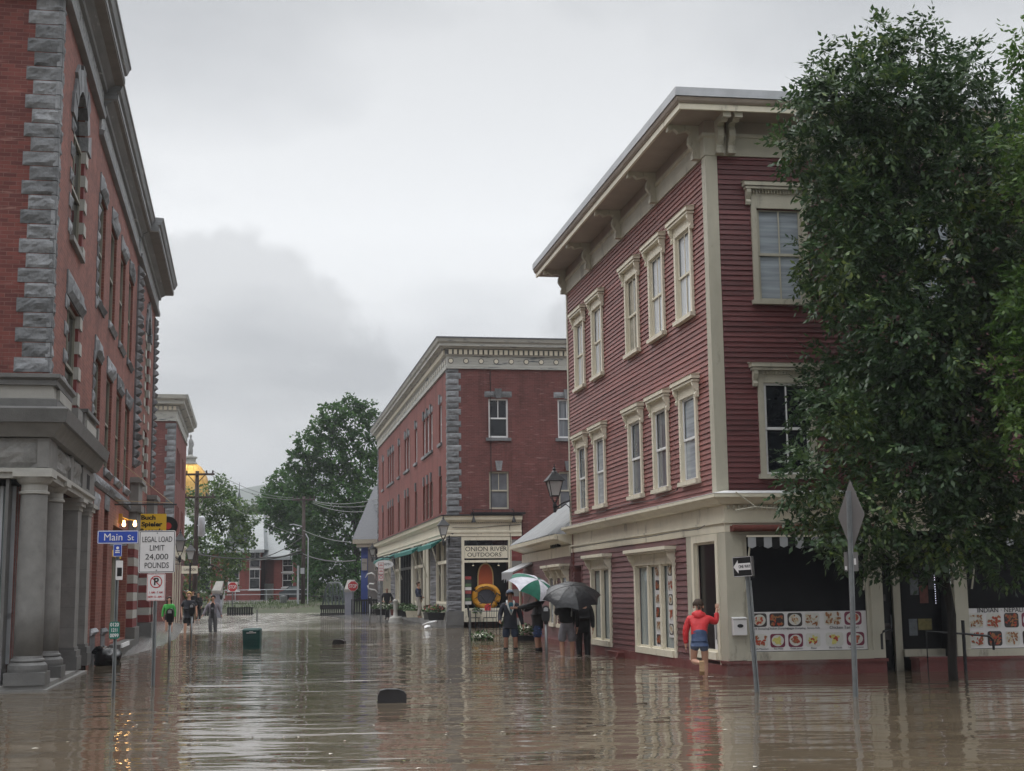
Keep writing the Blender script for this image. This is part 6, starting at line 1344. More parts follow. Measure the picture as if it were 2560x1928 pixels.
# rubbish bag by the pilaster
bag = empty('rubbish_bag', (-8.6, 30.2, 0), 'black rubbish bag slumped against the granite pilaster', 'bag')
def blob(c, rx, ry, rz_, seed, n=14, amp=.12):
    rr = random.Random(seed); ph = [rr.uniform(0, 6) for _ in range(6)]; P = []; F = []
    for j in range(n+1):
        t = math.pi*j/n
        for i in range(2*n):
            a = math.pi*i/n; k = 1+amp*math.sin(3*a+ph[0]+2*math.cos(t*2+ph[1]))+amp*.7*math.sin(5*t+ph[2]+2*a)+amp*.4*math.sin(9*a+ph[3]+4*t)
            P.append((c[0]+rx*k*math.sin(t)*math.cos(a), c[1]+ry*k*math.sin(t)*math.sin(a), c[2]+rz_*k*math.cos(t)))
    for j in range(n):
        for i in range(2*n): i2 = (i+1) % (2*n); F.append((j*2*n+i, (j+1)*2*n+i, (j+1)*2*n+i2, j*2*n+i2))
    return P, F
bm_ = paint('black_bag_plastic', (.008, .008, .009), .22, .2, 3, .4, 8); Pb_ = FA_S @ Vector((8.15, -.38, 0))
b = MB(); b.shared(*blob((Pb_.x, Pb_.y, .14), .28, .36, .22, 3)); b.build('bag_body', bm_, bag, True); b = MB(); b.shared(*blob((Pb_.x-.16, Pb_.y+.05, .30), .2, .18, .10, 5, 10, .2)); b.build('bag_neck', bm_, bag, True)
# flower planters by the shop front of C
leafm = paint('planter_leaf', (.045, .09, .025), .6, .5, 9, 0, island=.5); petm = paint('red_petal', (.25, .03, .035), .6, .4, 9, 0, island=.5); whm = paint('white_petal', (.6, .6, .5), .6, .2, 9, 0)
def tuft(b, c, r, h, n, s, rr):
    for i in range(n):
        a = rr.uniform(0, 6.28); q = r*math.sqrt(rr.random()); p = Vector((c[0]+q*math.cos(a), c[1]+q*math.sin(a), c[2]+rr.uniform(0, h)*(1-.5*q/r)))
        d = Vector((rr.uniform(-1, 1), rr.uniform(-1, 1), rr.uniform(-.3, 1))).normalized(); w = d.cross(Vector((rr.uniform(-1, 1), rr.uniform(-1, 1), 1))).normalized()*s*.35
        b.shared([p, p+d*s*.5+w, p+d*s, p+d*s*.5-w], [(0, 1, 2, 3)])
def planter(x, y, z, w, boxm, flow, lab, r=None, h=.32, seed=1):
    rr = random.Random(seed); p = empty('flower_planter', (x, y, z), lab, 'planter', 'flower planters along the shop fronts'); M = T(x, y, z)
    b = MB(M); taper(b, w*.42, w*.5, .14, .17, 0, h); b.build('tub', boxm, p); b = MB(M); tuft(b, (0, 0, h), r or w*.6, .35, 170, .13, rr); b.build('leaves', leafm, p)
    if flow: b = MB(M); tuft(b, (0, -.05, h+.12), (r or w*.6)*.9, .22, 80, .09, rr); b.build('flowers', flow, p)
def onC(s, off, z): v = FC_S @ Vector((-s, -off, z)); return (v.x, v.y, v.z)
for i, (s, fl, m, lab) in enumerate(((1.2, petm, K['black'], 'red flowering planter nearest the stone corner pier'), (2.8, petm, K['granite_dk'], 'second red flowering planter from the stone corner pier'), (9.8, None, K['cream'], 'pale planter of green herbs by the second shop window'), (12.0, None, K['black'], 'leafy black planter under the second shop window'), (15.0, None, K['black'], 'tall leafy planter outside the dark shop door'), (17.5, petm, K['roll'], 'terracotta planter with pinkish flowers outside the dark doors'))):
    planter(*onC(s, .38, .32 if s < 4 else .3), .75, m, fl, lab, seed=i+3)
planter(-7.0, 72, .35, .6, K['black'], whm, 'hanging yellow green flower basket left of the dark walking man', r=.5, seed=20)
planter(-1.02, 43.6, -.15, .5, K['black'], whm, 'low plant with white flowers in the water behind the umbrella holder', r=.34, h=.1, seed=21)
planter(.32, 42.8, -.15, .7, K['black'], whm, 'dark planter with white flowers against the annex wall', r=.4, h=.3, seed=22)
# stone baluster on the pavement
b = MB(T(-6.1, 70.5, 0)); b.lathe([(.36, -.1), (.36, .10), (.32, .14), (.34, .2), (.28, .28), (.12, .34), (.10, .6), (.12, .9), (.10, 1.0), (.15, 1.05), (.13, 1.12), (.06, 1.18)], (0, 0, 0), 16); o = b.build('stone_bollard', K['granite_lt'], None, True, loc=(-6.1, 70.5, 0)); tag(o, 'pale turned stone bollard on the pavement right of the dark walking man', 'bollard')
# cafe tables and chairs outside the outdoor shop
def chair(x, y, rz, lab):
    p = empty('cafe_chair', (x, y, 0), lab, 'chair', 'black metal chairs outside the outdoor shop'); M = T(x, y, 0) @ Matrix.Rotation(R(rz), 4, 'Z'); b = MB(M); b.box(-.22, .22, -.22, .22, .42, .45); b.build('seat', K['black'], p)
    b = MB(M); b.tube([(-.22, .22, .44), (-.22, .26, .85), (-.1, .28, .96), (.1, .28, .96), (.22, .26, .85), (.22, .22, .44)], .014); 
    for q in (-.1, 0, .1): b.tube([(q, .23, .46), (q, .27, .95)], .008)
    b.build('backrest', K['black'], p)
    for sx in (-1, 1):
        for sy in (-1, 1): b = MB(M); b.tube([(sx*.2, sy*.2, .43), (sx*.22, sy*.23, -.1)], .013); b.build('leg', K['black'], p)
def CFp(x, off): v = FC_F @ Vector((x, -off, 0)); return v.x, v.y
chair(*CFp(.98, .7), 100, 'black metal chair at the left end of the cafe table'); chair(*CFp(1.6, .95), 200, 'black metal chair before the middle of the cafe table'); chair(*CFp(2.35, .75), 250, 'black metal chair behind the man in the cap')
tx, ty = CFp(1.55, .62); p = empty('cafe_table', (tx, ty, 0), 'narrow black cafe table under the shop window', 'table'); b = MB(T(tx, ty, 0) @ Matrix.Rotation(R(9), 4, 'Z')); b.box(-.62, .62, -.18, .18, .68, .72); b.build('top', K['steel'], p)
for sx in (-1, 1): b = MB(T(tx, ty, 0)); b.tube([(sx*.5, 0, .68), (sx*.5, 0, -.1)], .02); b.build('leg', K['black'], p)
b = MB(T(tx, ty, 0)); b.box(-.12, .14, -.02, .12, .725, .95); b.box(-.05, .07, .0, .1, .95, 1.0); o = b.build('red_can', K['signr'], None, loc=(tx, ty, .72)); tag(o, 'red fuel can on the cafe table', 'can')
b = MB(T(tx, ty, 0)); rr = random.Random(9); tuft(b, (-.45, .3, .6), .2, .35, 60, .13, rr); tuft(b, (.9, .0, .1), .25, .45, 120, .15, rr); o = b.build('potted_plant', leafm, None, loc=(tx, ty, .1)); tag(o, 'green potted plants beside the cafe table', 'plant')
b = MB(); b.tube([onC(.3, .5, .30), onC(1.2, .75, .22), onC(2.5, .8, .10)], .035); b.shared(*blob(onC(.9, .8, .02), .16, .4, .10, 7, 10, .15)); o = b.build('foam_splash', K['white'], None, True, loc=onC(1.2, 1.0, 0)); tag(o, 'crumpled white tarpaulin at the water edge beside the stone corner pier', 'tarpaulin')  # stands for the white foam splash at the pier base
# ------------------------------------------------------------------ people
def skin_mesh(J, E, root, sub=2, sc=1.0):
    names = list(J); idx = {n: i for i, n in enumerate(names)}
    me = bpy.data.meshes.new('s'); me.from_pydata([J[n][:3] for n in names], [(idx[a], idx[b_]) for a, b_ in E], [])
    ob = bpy.data.objects.new('s', me); COL.objects.link(ob)
    md = ob.modifiers.new('k', 'SKIN'); md.branch_smoothing = .4
    if not me.skin_vertices: 
        bpy.context.view_layer.objects.active = ob
    for n in names:
        j = J[n]; r = j[3]; ry = j[4] if len(j) > 4 else r; v = me.skin_vertices[0].data[idx[n]]; v.radius = (r*sc, ry*sc); v.use_root = (n == root)
    s = ob.modifiers.new('d', 'SUBSURF'); s.levels = sub; s.render_levels = sub
    dg = bpy.context.evaluated_depsgraph_get(); out = bpy.data.meshes.new_from_object(ob.evaluated_get(dg)); bpy.data.objects.remove(ob); bpy.data.meshes.remove(me)
    return out
def mesh_obj(name, me, mats, parent=None, extra=None):
    bm = bmesh.new(); bm.from_mesh(me)
    if extra:
        for (mb, mi) in extra:
            vs = [bm.verts.new(v) for v in mb.v]
            for f in mb.f:
                try: q = bm.faces.new([vs[i] for i in f]); q.material_index = mi
                except ValueError: pass
    for f in bm.faces: f.smooth = True
    bm.to_mesh(me); bm.free(); me.materials.clear()
    for m in (mats if isinstance(mats, (list, tuple)) else [mats]): me.materials.append(m)
    me.name = name; o = bpy.data.objects.new(name, me); COL.objects.link(o)
    if parent: o.parent = parent
    return o
SK = paint('skin', (.48, .27, .19), .5, .08, 6, 0); SKd = paint('tanned_skin', (.36, .19, .13), .5, .08, 6, 0); EYE = paint('eye_dark', (.02, .015, .012), .3, 0)
def cl(name, c, v=.2, r=.75): return paint(name, c, r, max(v, .25), 6, 1.0, 9)
BASE = dict(pelvis=(0, 0, .96, .135, .10), waist=(0, 0, 1.10, .125, .09), chest=(0, 0, 1.28, .155, .105), neckb=(0, .01, 1.455, .075), neck=(0, .0, 1.52, .055), jaw=(0, -.02, 1.585, .066, .075), head=(0, -.005, 1.655, .078, .092), crown=(0, .01, 1.715, .060, .07),
            shL=(-.185, .01, 1.40, .062), elL=(-.235, .03, 1.13, .042), wrL=(-.245, -.03, .89, .028), haL=(-.245, -.05, .82, .034, .018),
            hipL=(-.095, 0, .90, .088), knL=(-.10, -.015, .50, .058), caL=(-.10, .02, .34, .055), anL=(-.10, .02, .09, .036), toL=(-.11, -.13, .035, .04, .028))
EDG = [('pelvis', 'waist'), ('waist', 'chest'), ('chest', 'neckb'), ('neckb', 'neck'), ('neck', 'jaw'), ('jaw', 'head'), ('head', 'crown')]
for s in 'LR': EDG += [('chest', 'sh'+s), ('sh'+s, 'el'+s), ('el'+s, 'wr'+s), ('wr'+s, 'ha'+s), ('pelvis', 'hip'+s), ('hip'+s, 'kn'+s), ('kn'+s, 'ca'+s), ('ca'+s, 'an'+s), ('an'+s, 'to'+s)]
for k in [k for k in BASE if k.endswith('L')]: BASE[k[:-1]+'R'] = (-BASE[k][0],)+BASE[k][1:]
def person(x, y, z, rz, label, pose={}, H=1.75, top=None, sleeves=True, bottom=None, blen='shorts', shoes=None, hair=None, hlen=0, cap=None, group=None, skin=SK, bulk=1.0, hood=False, topM2=None, coat=.80):
    J = dict(BASE); 
    for k, v in pose.items():
        if k[0] == '_': continue
        J[k] = tuple(v)+J[k][3:] if len(v) == 3 else tuple(v)
    for s in 'LR':   # calf follows knee and ankle
        if 'kn'+s in pose or 'an'+s in pose: a, c = Vector(J['kn'+s][:3]), Vector(J['an'+s][:3]); m = a.lerp(c, .35); J['ca'+s] = (m.x, m.y+.01, m.z)+J['ca'+s][3:]
    k = H/1.75
    # face, ears, hands
    hd = Vector(J['head'][:3]); jw = Vector(J['jaw'][:3]); up = (Vector(J['crown'][:3])-jw).normalized()
    fwd = pose.get('_look', Vector((0, -1, 0))) if '_look' in pose else Vector((0, -1, 0)); fwd = (fwd-up*fwd.dot(up)).normalized(); rt = fwd.cross(up)
    J['nose'] = tuple(hd+fwd*.088-up*.035)+(.016,)
    E = EDG+[('head', 'nose')]
    body = skin_mesh(J, E, 'pelvis', 2)
    ex = MB(); eye = MB()
    for s in (-1, 1):
        c = hd+rt*s*.032+fwd*.083-up*.0; eye.lathe([(.001, -.006), (.010, 0), (.001, .006)], tuple(c), 8)
        c = hd+rt*s*.088-up*.015+fwd*-.01; ex.lathe([(.004, -.03), (.016, -.01), (.018, .012), (.006, .03)], tuple(c), 8)
    c = jw+fwd*.078+up*.005; eye.tube([c-rt*.022, c+rt*.022], .004, 5)
    for s, sg in (('L', -1), ('R', 1)):
        w, h = Vector(J['wr'+s][:3]), Vector(J['ha'+s][:3]); d = (h-w).normalized(); pn = pose.get('_palm'+s, Vector((-sg, 0, 0))) if ('_palm'+s) in pose else Vector((-sg, 0, 0)); pn = Vector(pn); sd = d.cross(pn).normalized()
        curl = .35 if ('_open'+s) not in pose else .05
        if ('_grip'+s) in pose: curl = 1.3
        for f, (o, L) in enumerate(((-.027, .062), (-.009, .072), (.009, .068), (.026, .052))):
            p0 = h+d*.012+sd*o*.9; a = curl; p1 = p0+(d*math.cos(a*.5)+pn*math.sin(a*.5)+sd*o*4)*L*.5; p2 = p1+(d*math.cos(a*1.3)+pn*math.sin(a*1.3)+sd*o*3)*L*.5
            ex.tube([p0-d*.02, p0, p1, p2], [.0095, .009, .0085, .006], 7)
        tsd = -1 if (d.cross(pn)).dot(fwd) < 0 else 1
        p0 = w.lerp(h, .35)+sd*tsd*.018; p1 = p0+(d*.6+sd*tsd*.8)*.035; ex.tube([p0, p1, p1+(d*.9+sd*tsd*.25+pn*.3)*.032], [.012, .010, .007], 7)
    o = mesh_obj('person', body, [skin, EYE], None, [(ex, 0), (eye, 1)])
    o.location = (x, y, z); o.rotation_euler = (0, 0, R(rz)); o.scale = (k, k, k); tag(o, label, 'person', group)
    def wear(name, parts, edges, root, mat, grow, sub=2):
        JJ = {}
        for n in parts: v = J[n]; r = v[3]; ry = v[4] if len(v) > 4 else r; g = parts[n] if isinstance(parts, dict) else grow; JJ[n] = v[:3]+(r*g[0]+g[1], ry*g[0]+g[1])
        return mesh_obj(name, skin_mesh(JJ, edges, root, sub), mat, o)
    if top:
        P = dict(pelvis=(1.12*bulk, .02), waist=(1.15*bulk, .03), chest=(1.10*bulk, .02), neckb=(1.05, .012), shL=(1.1, .02), shR=(1.1, .02)); E2 = [('pelvis', 'waist'), ('waist', 'chest'), ('chest', 'neckb'), ('chest', 'shL'), ('chest', 'shR')]
        for s in 'LR':
            P['el'+s] = (1.2, .014); E2.append(('sh'+s, 'el'+s))
            if sleeves: P['wr'+s] = (1.2, .012); E2.append(('el'+s, 'wr'+s))
        if coat < .85:   # coat hem below the hips
            J['hem'] = (J['pelvis'][0], J['pelvis'][1], J['pelvis'][2]-(.96-coat), .13, .11); P['hem'] = (1.12*bulk, .02); E2.append(('pelvis', 'hem'))
        if not sleeves:
            for s in 'LR': a, c = Vector(J['sh'+s][:3]), Vector(J['el'+s][:3]); m = a.lerp(c, .75); J['m'+s] = (m.x, m.y, m.z, .052); P['m'+s] = (1.2, .014); del P['el'+s]; E2.remove(('sh'+s, 'el'+s)); E2.append(('sh'+s, 'm'+s))
        t = wear('jacket' if sleeves else 'shirt', P, E2, 'pelvis', top, None)
        if hood: bb_ = MB(); c = Vector(J['neckb'][:3])+Vector((0, .07, .0)); bb_.shared(*blob(tuple(c), .13, .09, .10, 3, 10, .08)); h_ = bb_.build('hood', hood if not isinstance(hood, bool) else top, None, True); h_.parent = o
    if bottom:
        P = dict(waist=(1.06, .008), pelvis=(1.07, .012), hipL=(1.12, .02), hipR=(1.12, .02)); E2 = [('waist', 'pelvis'), ('pelvis', 'hipL'), ('pelvis', 'hipR')]
        for s in 'LR':
            if blen == 'long': P['kn'+s] = (1.25, .014); P['ca'+s] = (1.15, .014); P['an'+s] = (1.4, .016); E2 += [('hip'+s, 'kn'+s), ('kn'+s, 'ca'+s), ('ca'+s, 'an'+s)]
            else: a, c = Vector(J['hip'+s][:3]), Vector(J['kn'+s][:3]); m = a.lerp(c, .88 if blen == 'shorts' else .45); J['m'+s] = (m.x, m.y, m.z, .075); P['m'+s] = (1.2, .016); E2.append(('hip'+s, 'm'+s))
        wear('trousers' if blen == 'long' else 'shorts', P, E2, 'pelvis', bottom, None)
    if shoes:
        for s in 'LR': 
            JJ = {'an'+s: (1.25, .012), 'to'+s: (1.25, .012)}; E2 = [('an'+s, 'to'+s)]
            if shoes[1]: JJ['ca'+s] = (1.1, .008); E2.append(('ca'+s, 'an'+s))
            wear('boot' if shoes[1] else 'shoe', JJ, E2, 'an'+s, shoes[0], None, 2)
    if hair is not None:
        b = MB(); c = hd+up*.035-fwd*.014
        n = 12; P = []; F = []
        for j in range(n+1):
            t = math.pi*j/n*.62
            for i in range(24):
                a = 2*math.pi*i/24; front = max(0, math.cos(a)); tt = t*(1-.42*front*(t/1.95)); q = rt*math.sin(a)*math.sin(tt)*.100+fwd*math.cos(a)*math.sin(tt)*.112+up*math.cos(tt)*.098; w = 1+.04*math.sin(7*a+5*t)+.03*math.sin(13*a)
                P.append(c+q*w)
        for j in range(n):
            for i in range(24): i2 = (i+1) % 24; F.append((j*24+i, (j+1)*24+i, (j+1)*24+i2, j*24+i2))
        b.shared(P, F)
        if hlen:
            for i in range(13):
                a = math.pi*(.55+.9*i/12); q = rt*math.sin(a)*.092+fwd*math.cos(a)*.095; p0 = c+q; b.tube([p0, p0-up*.08+q*.15, p0-up*hlen*.6+q*.2, p0-up*hlen+q*(.1+.1*math.sin(i*3))], [.03, .034, .030, .012], 6)
        h_ = b.build('hair', hair, None, True); h_.parent = o
    if cap is not None:
        b = MB(); c = hd+up*.045; P = []; F = []
        for j in range(7):
            t = math.pi/2*j/6
            for i in range(20): a = 2*math.pi*i/20; P.append(c+rt*math.sin(a)*math.cos(t)*.100+fwd*math.cos(a)*math.cos(t)*.112+up*math.sin(t)*.085)
        for j in range(6):
            for i in range(20): i2 = (i+1) % 20; F.append((j*20+i, j*20+i2, (j+1)*20+i2, (j+1)*20+i))
        b.shared(P, F); P = [c+rt*math.sin(a)*.098+fwd*math.cos(a)*.108 for a in [R(q) for q in range(-70, 71, 14)]]; Q = [c+rt*math.sin(R(q))*.085+fwd*(.115+.075*math.cos(R(q)*1.2))-up*.018 for q in range(-70, 71, 14)]; n = len(P)
        P += [p-up*.008 for p in P]; Q += [q_-up*.008 for q_ in Q]
        b.shared(P+Q, [(i, i+1, 2*n+i+1, 2*n+i) for i in range(n-1)]+[(n+i, 3*n+i, 3*n+i+1, n+i+1) for i in range(n-1)]+[(2*n+i, 2*n+i+1, 3*n+i+1, 3*n+i) for i in range(n-1)])
        h_ = b.build('cap', cap, None, True); h_.parent = o
    return o
V = Vector
darkjk = cl('dark_navy_jacket', (.018, .02, .03)); blk = cl('black_cloth', (.010, .010, .012)); navy = cl('navy_shorts', (.025, .04, .075)); greysh = cl('grey_shorts', (.22, .215, .24)); denim = cl('denim', (.10, .13, .20), .35)
brown = cl('brown_hair', (.05, .03, .02)); blond = cl('blond_hair', (.42, .28, .11), .3); dkhair = cl('dark_hair', (.02, .014, .012))
# man in the cap facing the camera, left hand raised forward
person(-.12, 36.2, -.28, 8, 'man in a white and blue cap, dark jacket and navy shorts wading before the shop', dict(
    elL=(-.27, -.03, 1.13), wrL=(-.30, -.22, .98), haL=(-.30, -.29, .97), elR=(.27, .03, 1.12), wrR=(.32, .02, .88), haR=(.34, .0, .81), knL=(-.12, -.03, .5), anL=(-.13, .02, .09), toL=(-.14, -.12, .04), knR=(.12, -.08, .5), anR=(.14, .0, .09), toR=(.15, -.14, .04)),
    1.80, darkjk, True, navy, 'shorts', (cl('black_boot', (.01, .01, .01)), 1), cl('grey_hair', (.2, .19, .18)), 0, cl('cap_grey_blue', (.12, .15, .2)), skin=SKd, bulk=1.12, coat=.82)
def on_person(o, mb, name, mat, smooth=False):
    q = mb.build(name, mat, None, smooth); q.parent = o; return q
pc = [o for o in bpy.data.objects if o.name.startswith('person')][-1]
b = MB(); b.shared([(-.02, -.155, 1.16), (.03, -.155, 1.16), (.075, -.14, 1.40), (.04, -.09, 1.46), (-.04, -.09, 1.46), (-.065, -.14, 1.40)], [(0, 1, 2, 3, 4, 5)]); on_person(pc, b, 'undershirt', cl('teal_shirt', (.02, .12, .17)))
b = MB()
for s in (-1, 1): b.tube([(s*.0+.005, -.165, 1.14), (s*.055, -.158, 1.30), (s*.09, -.12, 1.43), (s*.085, -.03, 1.50)], [.012, .022, .028, .024], 6)
on_person(pc, b, 'lining', cl('pale_lining', (.55, .58, .58)), True)
# man with the green and white umbrella, facing left, right arm pointing
pu = person(.58, 35.1, -.25, -80, 'man in a black cap and coat holding the green and white umbrella, pointing left', dict(
    elL=(-.16, -.26, 1.24), wrL=(-.14, -.36, 1.30), haL=(-.12, -.40, 1.34), elR=(.20, -.28, 1.34), wrR=(.18, -.55, 1.30), haR=(.17, -.64, 1.30), _gripL=1, knL=(-.09, .04, .5), anL=(-.08, .08, .09), toL=(-.08, -.06, .04), knR=(.1, -.05, .5), anR=(.1, -.02, .09)),
    1.80, cl('black_raincoat', (.013, .013, .015), .3, .55), True, cl('patterned_shorts', (.03, .05, .12), .6), 'shorts', (blk, 1), None, 0, blk, skin=SKd, bulk=1.15, hood=True, coat=.78)
b = MB(); rr = random.Random(6)
for i in range(26):
    a = rr.uniform(0, 6.28); hx = rr.choice((-.095, .095)); z = rr.uniform(.57, .80); r_ = .115; b.lathe([(.001, -.01), (rr.uniform(.012, .03), 0), (.001, .01)], (hx+r_*math.cos(a)*.85, r_*math.sin(a)*.95, z), 6)
on_person(pu, b, 'print', cl('blue_print', (.06, .16, .5)))
def umbrella(loc, axis, Rr, mats, label, shaft=.85, depth=.34, spin=0.0):
    ax = Vector(axis).normalized(); p = empty('umbrella', loc, label, 'umbrella'); u = ax.cross(V((0, 1, 0))).normalized(); w = ax.cross(u); top = Vector(loc)+ax*shaft; nm = len(mats)
    for k in range(nm):
        b = MB()
        for g in range(k, 8, nm):
            rows = []
            for j in range(7):
                t = j/6; ang = t*1.18; row = []
                for i in range(5):
                    f = i/4; a0_ = 2*math.pi*(g+f)/8+spin; sag = 1-.125*math.sin(math.pi*f); r_ = Rr*math.sin(ang)/math.sin(1.18)*sag; h_ = -depth*(1-math.cos(ang))/(1-math.cos(1.18))+.03*t*math.sin(math.pi*f)
                    row.append(top+u*r_*math.cos(a0_)+w*r_*math.sin(a0_)+ax*h_)
                rows.append(row)
            P = [q for r_ in rows for q in r_]; F = [(j*5+i, j*5+i+1, (j+1)*5+i+1, (j+1)*5+i) for j in range(6) for i in range(4)]; b.shared(P, F)
        b.build('canopy', mats[k], p, True)
    b = MB(); b.tube([Vector(loc)-ax*.02, top+ax*.06], [.008, .006], 8); b.tube([Vector(loc)-ax*.12, Vector(loc)], .016, 8); b.build('shaft', K['steel'], p)
    b = MB()
    for g in range(8):
        a0_ = 2*math.pi*g/8+spin; d = u*math.cos(a0_)+w*math.sin(a0_); b.tube([top+d*.02-ax*.01, top+d*Rr*.55-ax*(depth*.25+.012), top+d*Rr*1.01-ax*(depth+.005)], .004, 4); b.tube([top-ax*.30, top+d*Rr*.5-ax*(depth*.21+.02)], .003, 4)
    b.build('ribs', K['steel'], p); b = MB()
    for g in range(8):
        a0_ = 2*math.pi*g/8+spin; d = u*math.cos(a0_)+w*math.sin(a0_); b.tube([top+d*Rr*math.sin(t*1.18/6)/math.sin(1.18)+ax*(.003-depth*(1-math.cos(t*1.18/6))/(1-math.cos(1.18))) for t in range(7)], .004, 4)
    b.build('seams', mats[0], p); return p
umbrella((.27, 34.95, 1.10), (.42, -.30, .86), .72, [cl('white_canopy', (.62, .62, .68), .05), cl('green_canopy', (.012, .13, .085), .1)], 'green and white panelled umbrella held by the man in the black cap', .80, .28, .35)
# couple under the black umbrella, seen from behind
grp = None
person(1.22, 32.4, -.26, 186, 'person in black top and grey shorts under the large black umbrella, seen from behind', dict(elL=(-.24, .03, 1.14), elR=(.21, -.22, 1.2), wrR=(.10, -.32, 1.32), haR=(.08, -.34, 1.38), _gripR=1, knL=(-.12, -.03, .5), anL=(-.11, .03, .09), knR=(.12, -.03, .5), anR=(.10, .0, .09)), 1.78, blk, True, greysh, 'shorts', None, dkhair, 0, bulk=1.25, coat=.90)
person(1.62, 32.9, -.26, 178, 'dark clothed person beside the one in grey shorts under the black umbrella', dict(elR=(.24, .03, 1.13), wrR=(.25, .0, .9), haR=(.25, -.03, .83)), 1.72, cl('charcoal_coat', (.015, .014, .017)), True, cl('dark_trousers', (.02, .018, .02)), 'long', None, dkhair, 0, bulk=1.15, coat=.78)
umbrella((1.32, 32.05, 1.02), (.02, -.42, .91), .69, [cl('black_canopy', (.022, .023, .026), .15, .4), cl('black_canopy_panel', (.028, .029, .032), .15, .4)], 'large black umbrella hiding the heads of two people in front of the red building', .66, .30, .2)
# woman in red leaning on the corner post, one foot kicked back
red_top = cl('red_jacket', (.55, .03, .035), .15, .6); 
wm = person(3.19, 23.93, -.22, 172, 'woman in a red and blue jacket leaning on the corner post, one foot raised', dict(
    pelvis=(0, .06, .90), waist=(0, .0, 1.03), chest=(0, -.10, 1.18), neckb=(0, -.17, 1.33), neck=(0, -.19, 1.385), jaw=(.0, -.235, 1.435), head=(.0, -.25, 1.505), crown=(.0, -.245, 1.565), _look=V((-.25, -1, -.25)),
    shL=(-.175, -.14, 1.29), elL=(-.32, -.16, 1.20), wrL=(-.33, -.20, 1.40), haL=(-.335, -.22, 1.475), _palmL=V((0, -1, 0)), _openL=1, shR=(.175, -.12, 1.29), elR=(.25, -.10, 1.04), wrR=(.25, -.12, .82), haR=(.25, -.13, .75),
    hipL=(-.09, .05, .84), knL=(-.09, -.02, .47), anL=(-.08, .03, .09), toL=(-.08, -.12, .04), hipR=(.09, .05, .84), knR=(.12, -.02, .52), anR=(-.02, .34, .50), toR=(-.04, .38, .36)),
    1.66, red_top, True, denim, 'brief', None, brown, .0, bulk=1.0, hood=True, coat=.99)
b = MB(); 
bmz = cl('jacket_blue_hem', (.035, .06, .13), .2, .6); JJ = dict(hm=(0, .065, .87, .140, .108), pelvis=(0, .06, .92, .158, .124), waist=(0, .0, 1.05, .158, .126)); q = mesh_obj('jacket_hem', skin_mesh(JJ, [('hm', 'pelvis'), ('pelvis', 'waist')], 'pelvis', 2), bmz, wm)
b = MB(); hd_ = V((0, -.25, 1.505)); b.tube([hd_+V((0, .10, .02)), hd_+V((-.01, .13, -.02)), hd_+V((-.01, .12, -.10)), hd_+V((0, .10, -.17))], [.022, .028, .024, .010], 8); on_person(wm, b, 'ponytail', brown, True)
b = MB(); b.prism([(.31, .33), (.36, .29), (.42, .36), (.40, .44), (.385, .53), (.35, .55), (.37, .42)], -.075, .015, 'x'); on_person(wm, b, 'sandal', cl('tan_sole', (.35, .22, .12), .1))
# walkers on the left
person(-14.1, 56.2, -.22, 14, 'woman in a bright green jacket and dark shorts walking toward the camera', dict(knL=(-.09, -.06, .5), anL=(-.09, -.02, .09), knR=(.11, -.12, .5), anR=(.12, -.10, .10), toR=(.12, -.24, .05), elL=(-.25, .05, 1.13), wrL=(-.27, .0, .9), elR=(.25, .02, 1.13)), 1.66, cl('green_jacket', (.05, .33, .06), .2), True, blk, 'brief', (cl('brown_shoe', (.1, .06, .04)), 0), brown, .22, bulk=1.05, coat=.9)
person(-13.15, 55.6, -.24, 10, 'tall blond boy in a black shirt and long dark shorts walking toward the camera', dict(knL=(-.11, -.10, .5), anL=(-.13, -.05, .09), knR=(.11, -.02, .5), anR=(.11, .08, .10), elL=(-.27, .05, 1.13), elR=(.27, .02, 1.14), wrR=(.30, -.03, .9), haR=(.30, -.04, .83)), 1.86, cl('black_tshirt', (.013, .014, .02)), False, blk, 'shorts', None, blond, .05, bulk=1.22, coat=.80)
pj = person(-12.35, 56.4, -.24, 8, 'man in an open grey jacket over a black shirt wading with arms out', dict(elL=(-.30, -.02, 1.16), wrL=(-.40, -.12, .95), haL=(-.44, -.15, .90), elR=(.29, .03, 1.15), wrR=(.36, -.04, .93), haR=(.38, -.06, .87), knL=(-.09, -.10, .5), anL=(-.07, -.02, .09), knR=(.10, .0, .5), anR=(.12, .06, .09)), 1.72, cl('grey_jacket', (.16, .145, .165), .3), True, cl('grey_trousers', (.07, .07, .075)), 'long', None, dkhair, 0, skin=SKd, bulk=1.12, coat=.85)
b = MB(); b.shared([(-.09, -.175, .84), (.06, -.175, .84), (.06, -.175, 1.15), (.075, -.155, 1.38), (.03, -.10, 1.46), (-.05, -.10, 1.46), (-.09, -.155, 1.38), (-.09, -.175, 1.15)], [tuple(range(8))]); on_person(pj, b, 'undershirt', cl('black_undershirt', (.01, .01, .012)))
b = MB(); b.box(-.055, .035, -.178, -.1755, 1.20, 1.215); b.box(-.055, .035, -.178, -.1755, 1.235, 1.25); on_person(pj, b, 'shirt_print', K['flash'])
person(-18.7, 80, -.02, 5, 'person in a black top and tan trousers standing by the left bridge post', dict(), 1.80, blk, True, cl('tan_trousers', (.25, .18, .12)), 'long', None, dkhair, 0, coat=.88)
person(-18.95, 82.5, -.02, -20, 'dark clothed person behind the man in the grey jacket', dict(), 1.68, cl('deep_grey_coat', (.02, .02, .025)), True, blk, 'long', None, dkhair, 0, coat=.85)
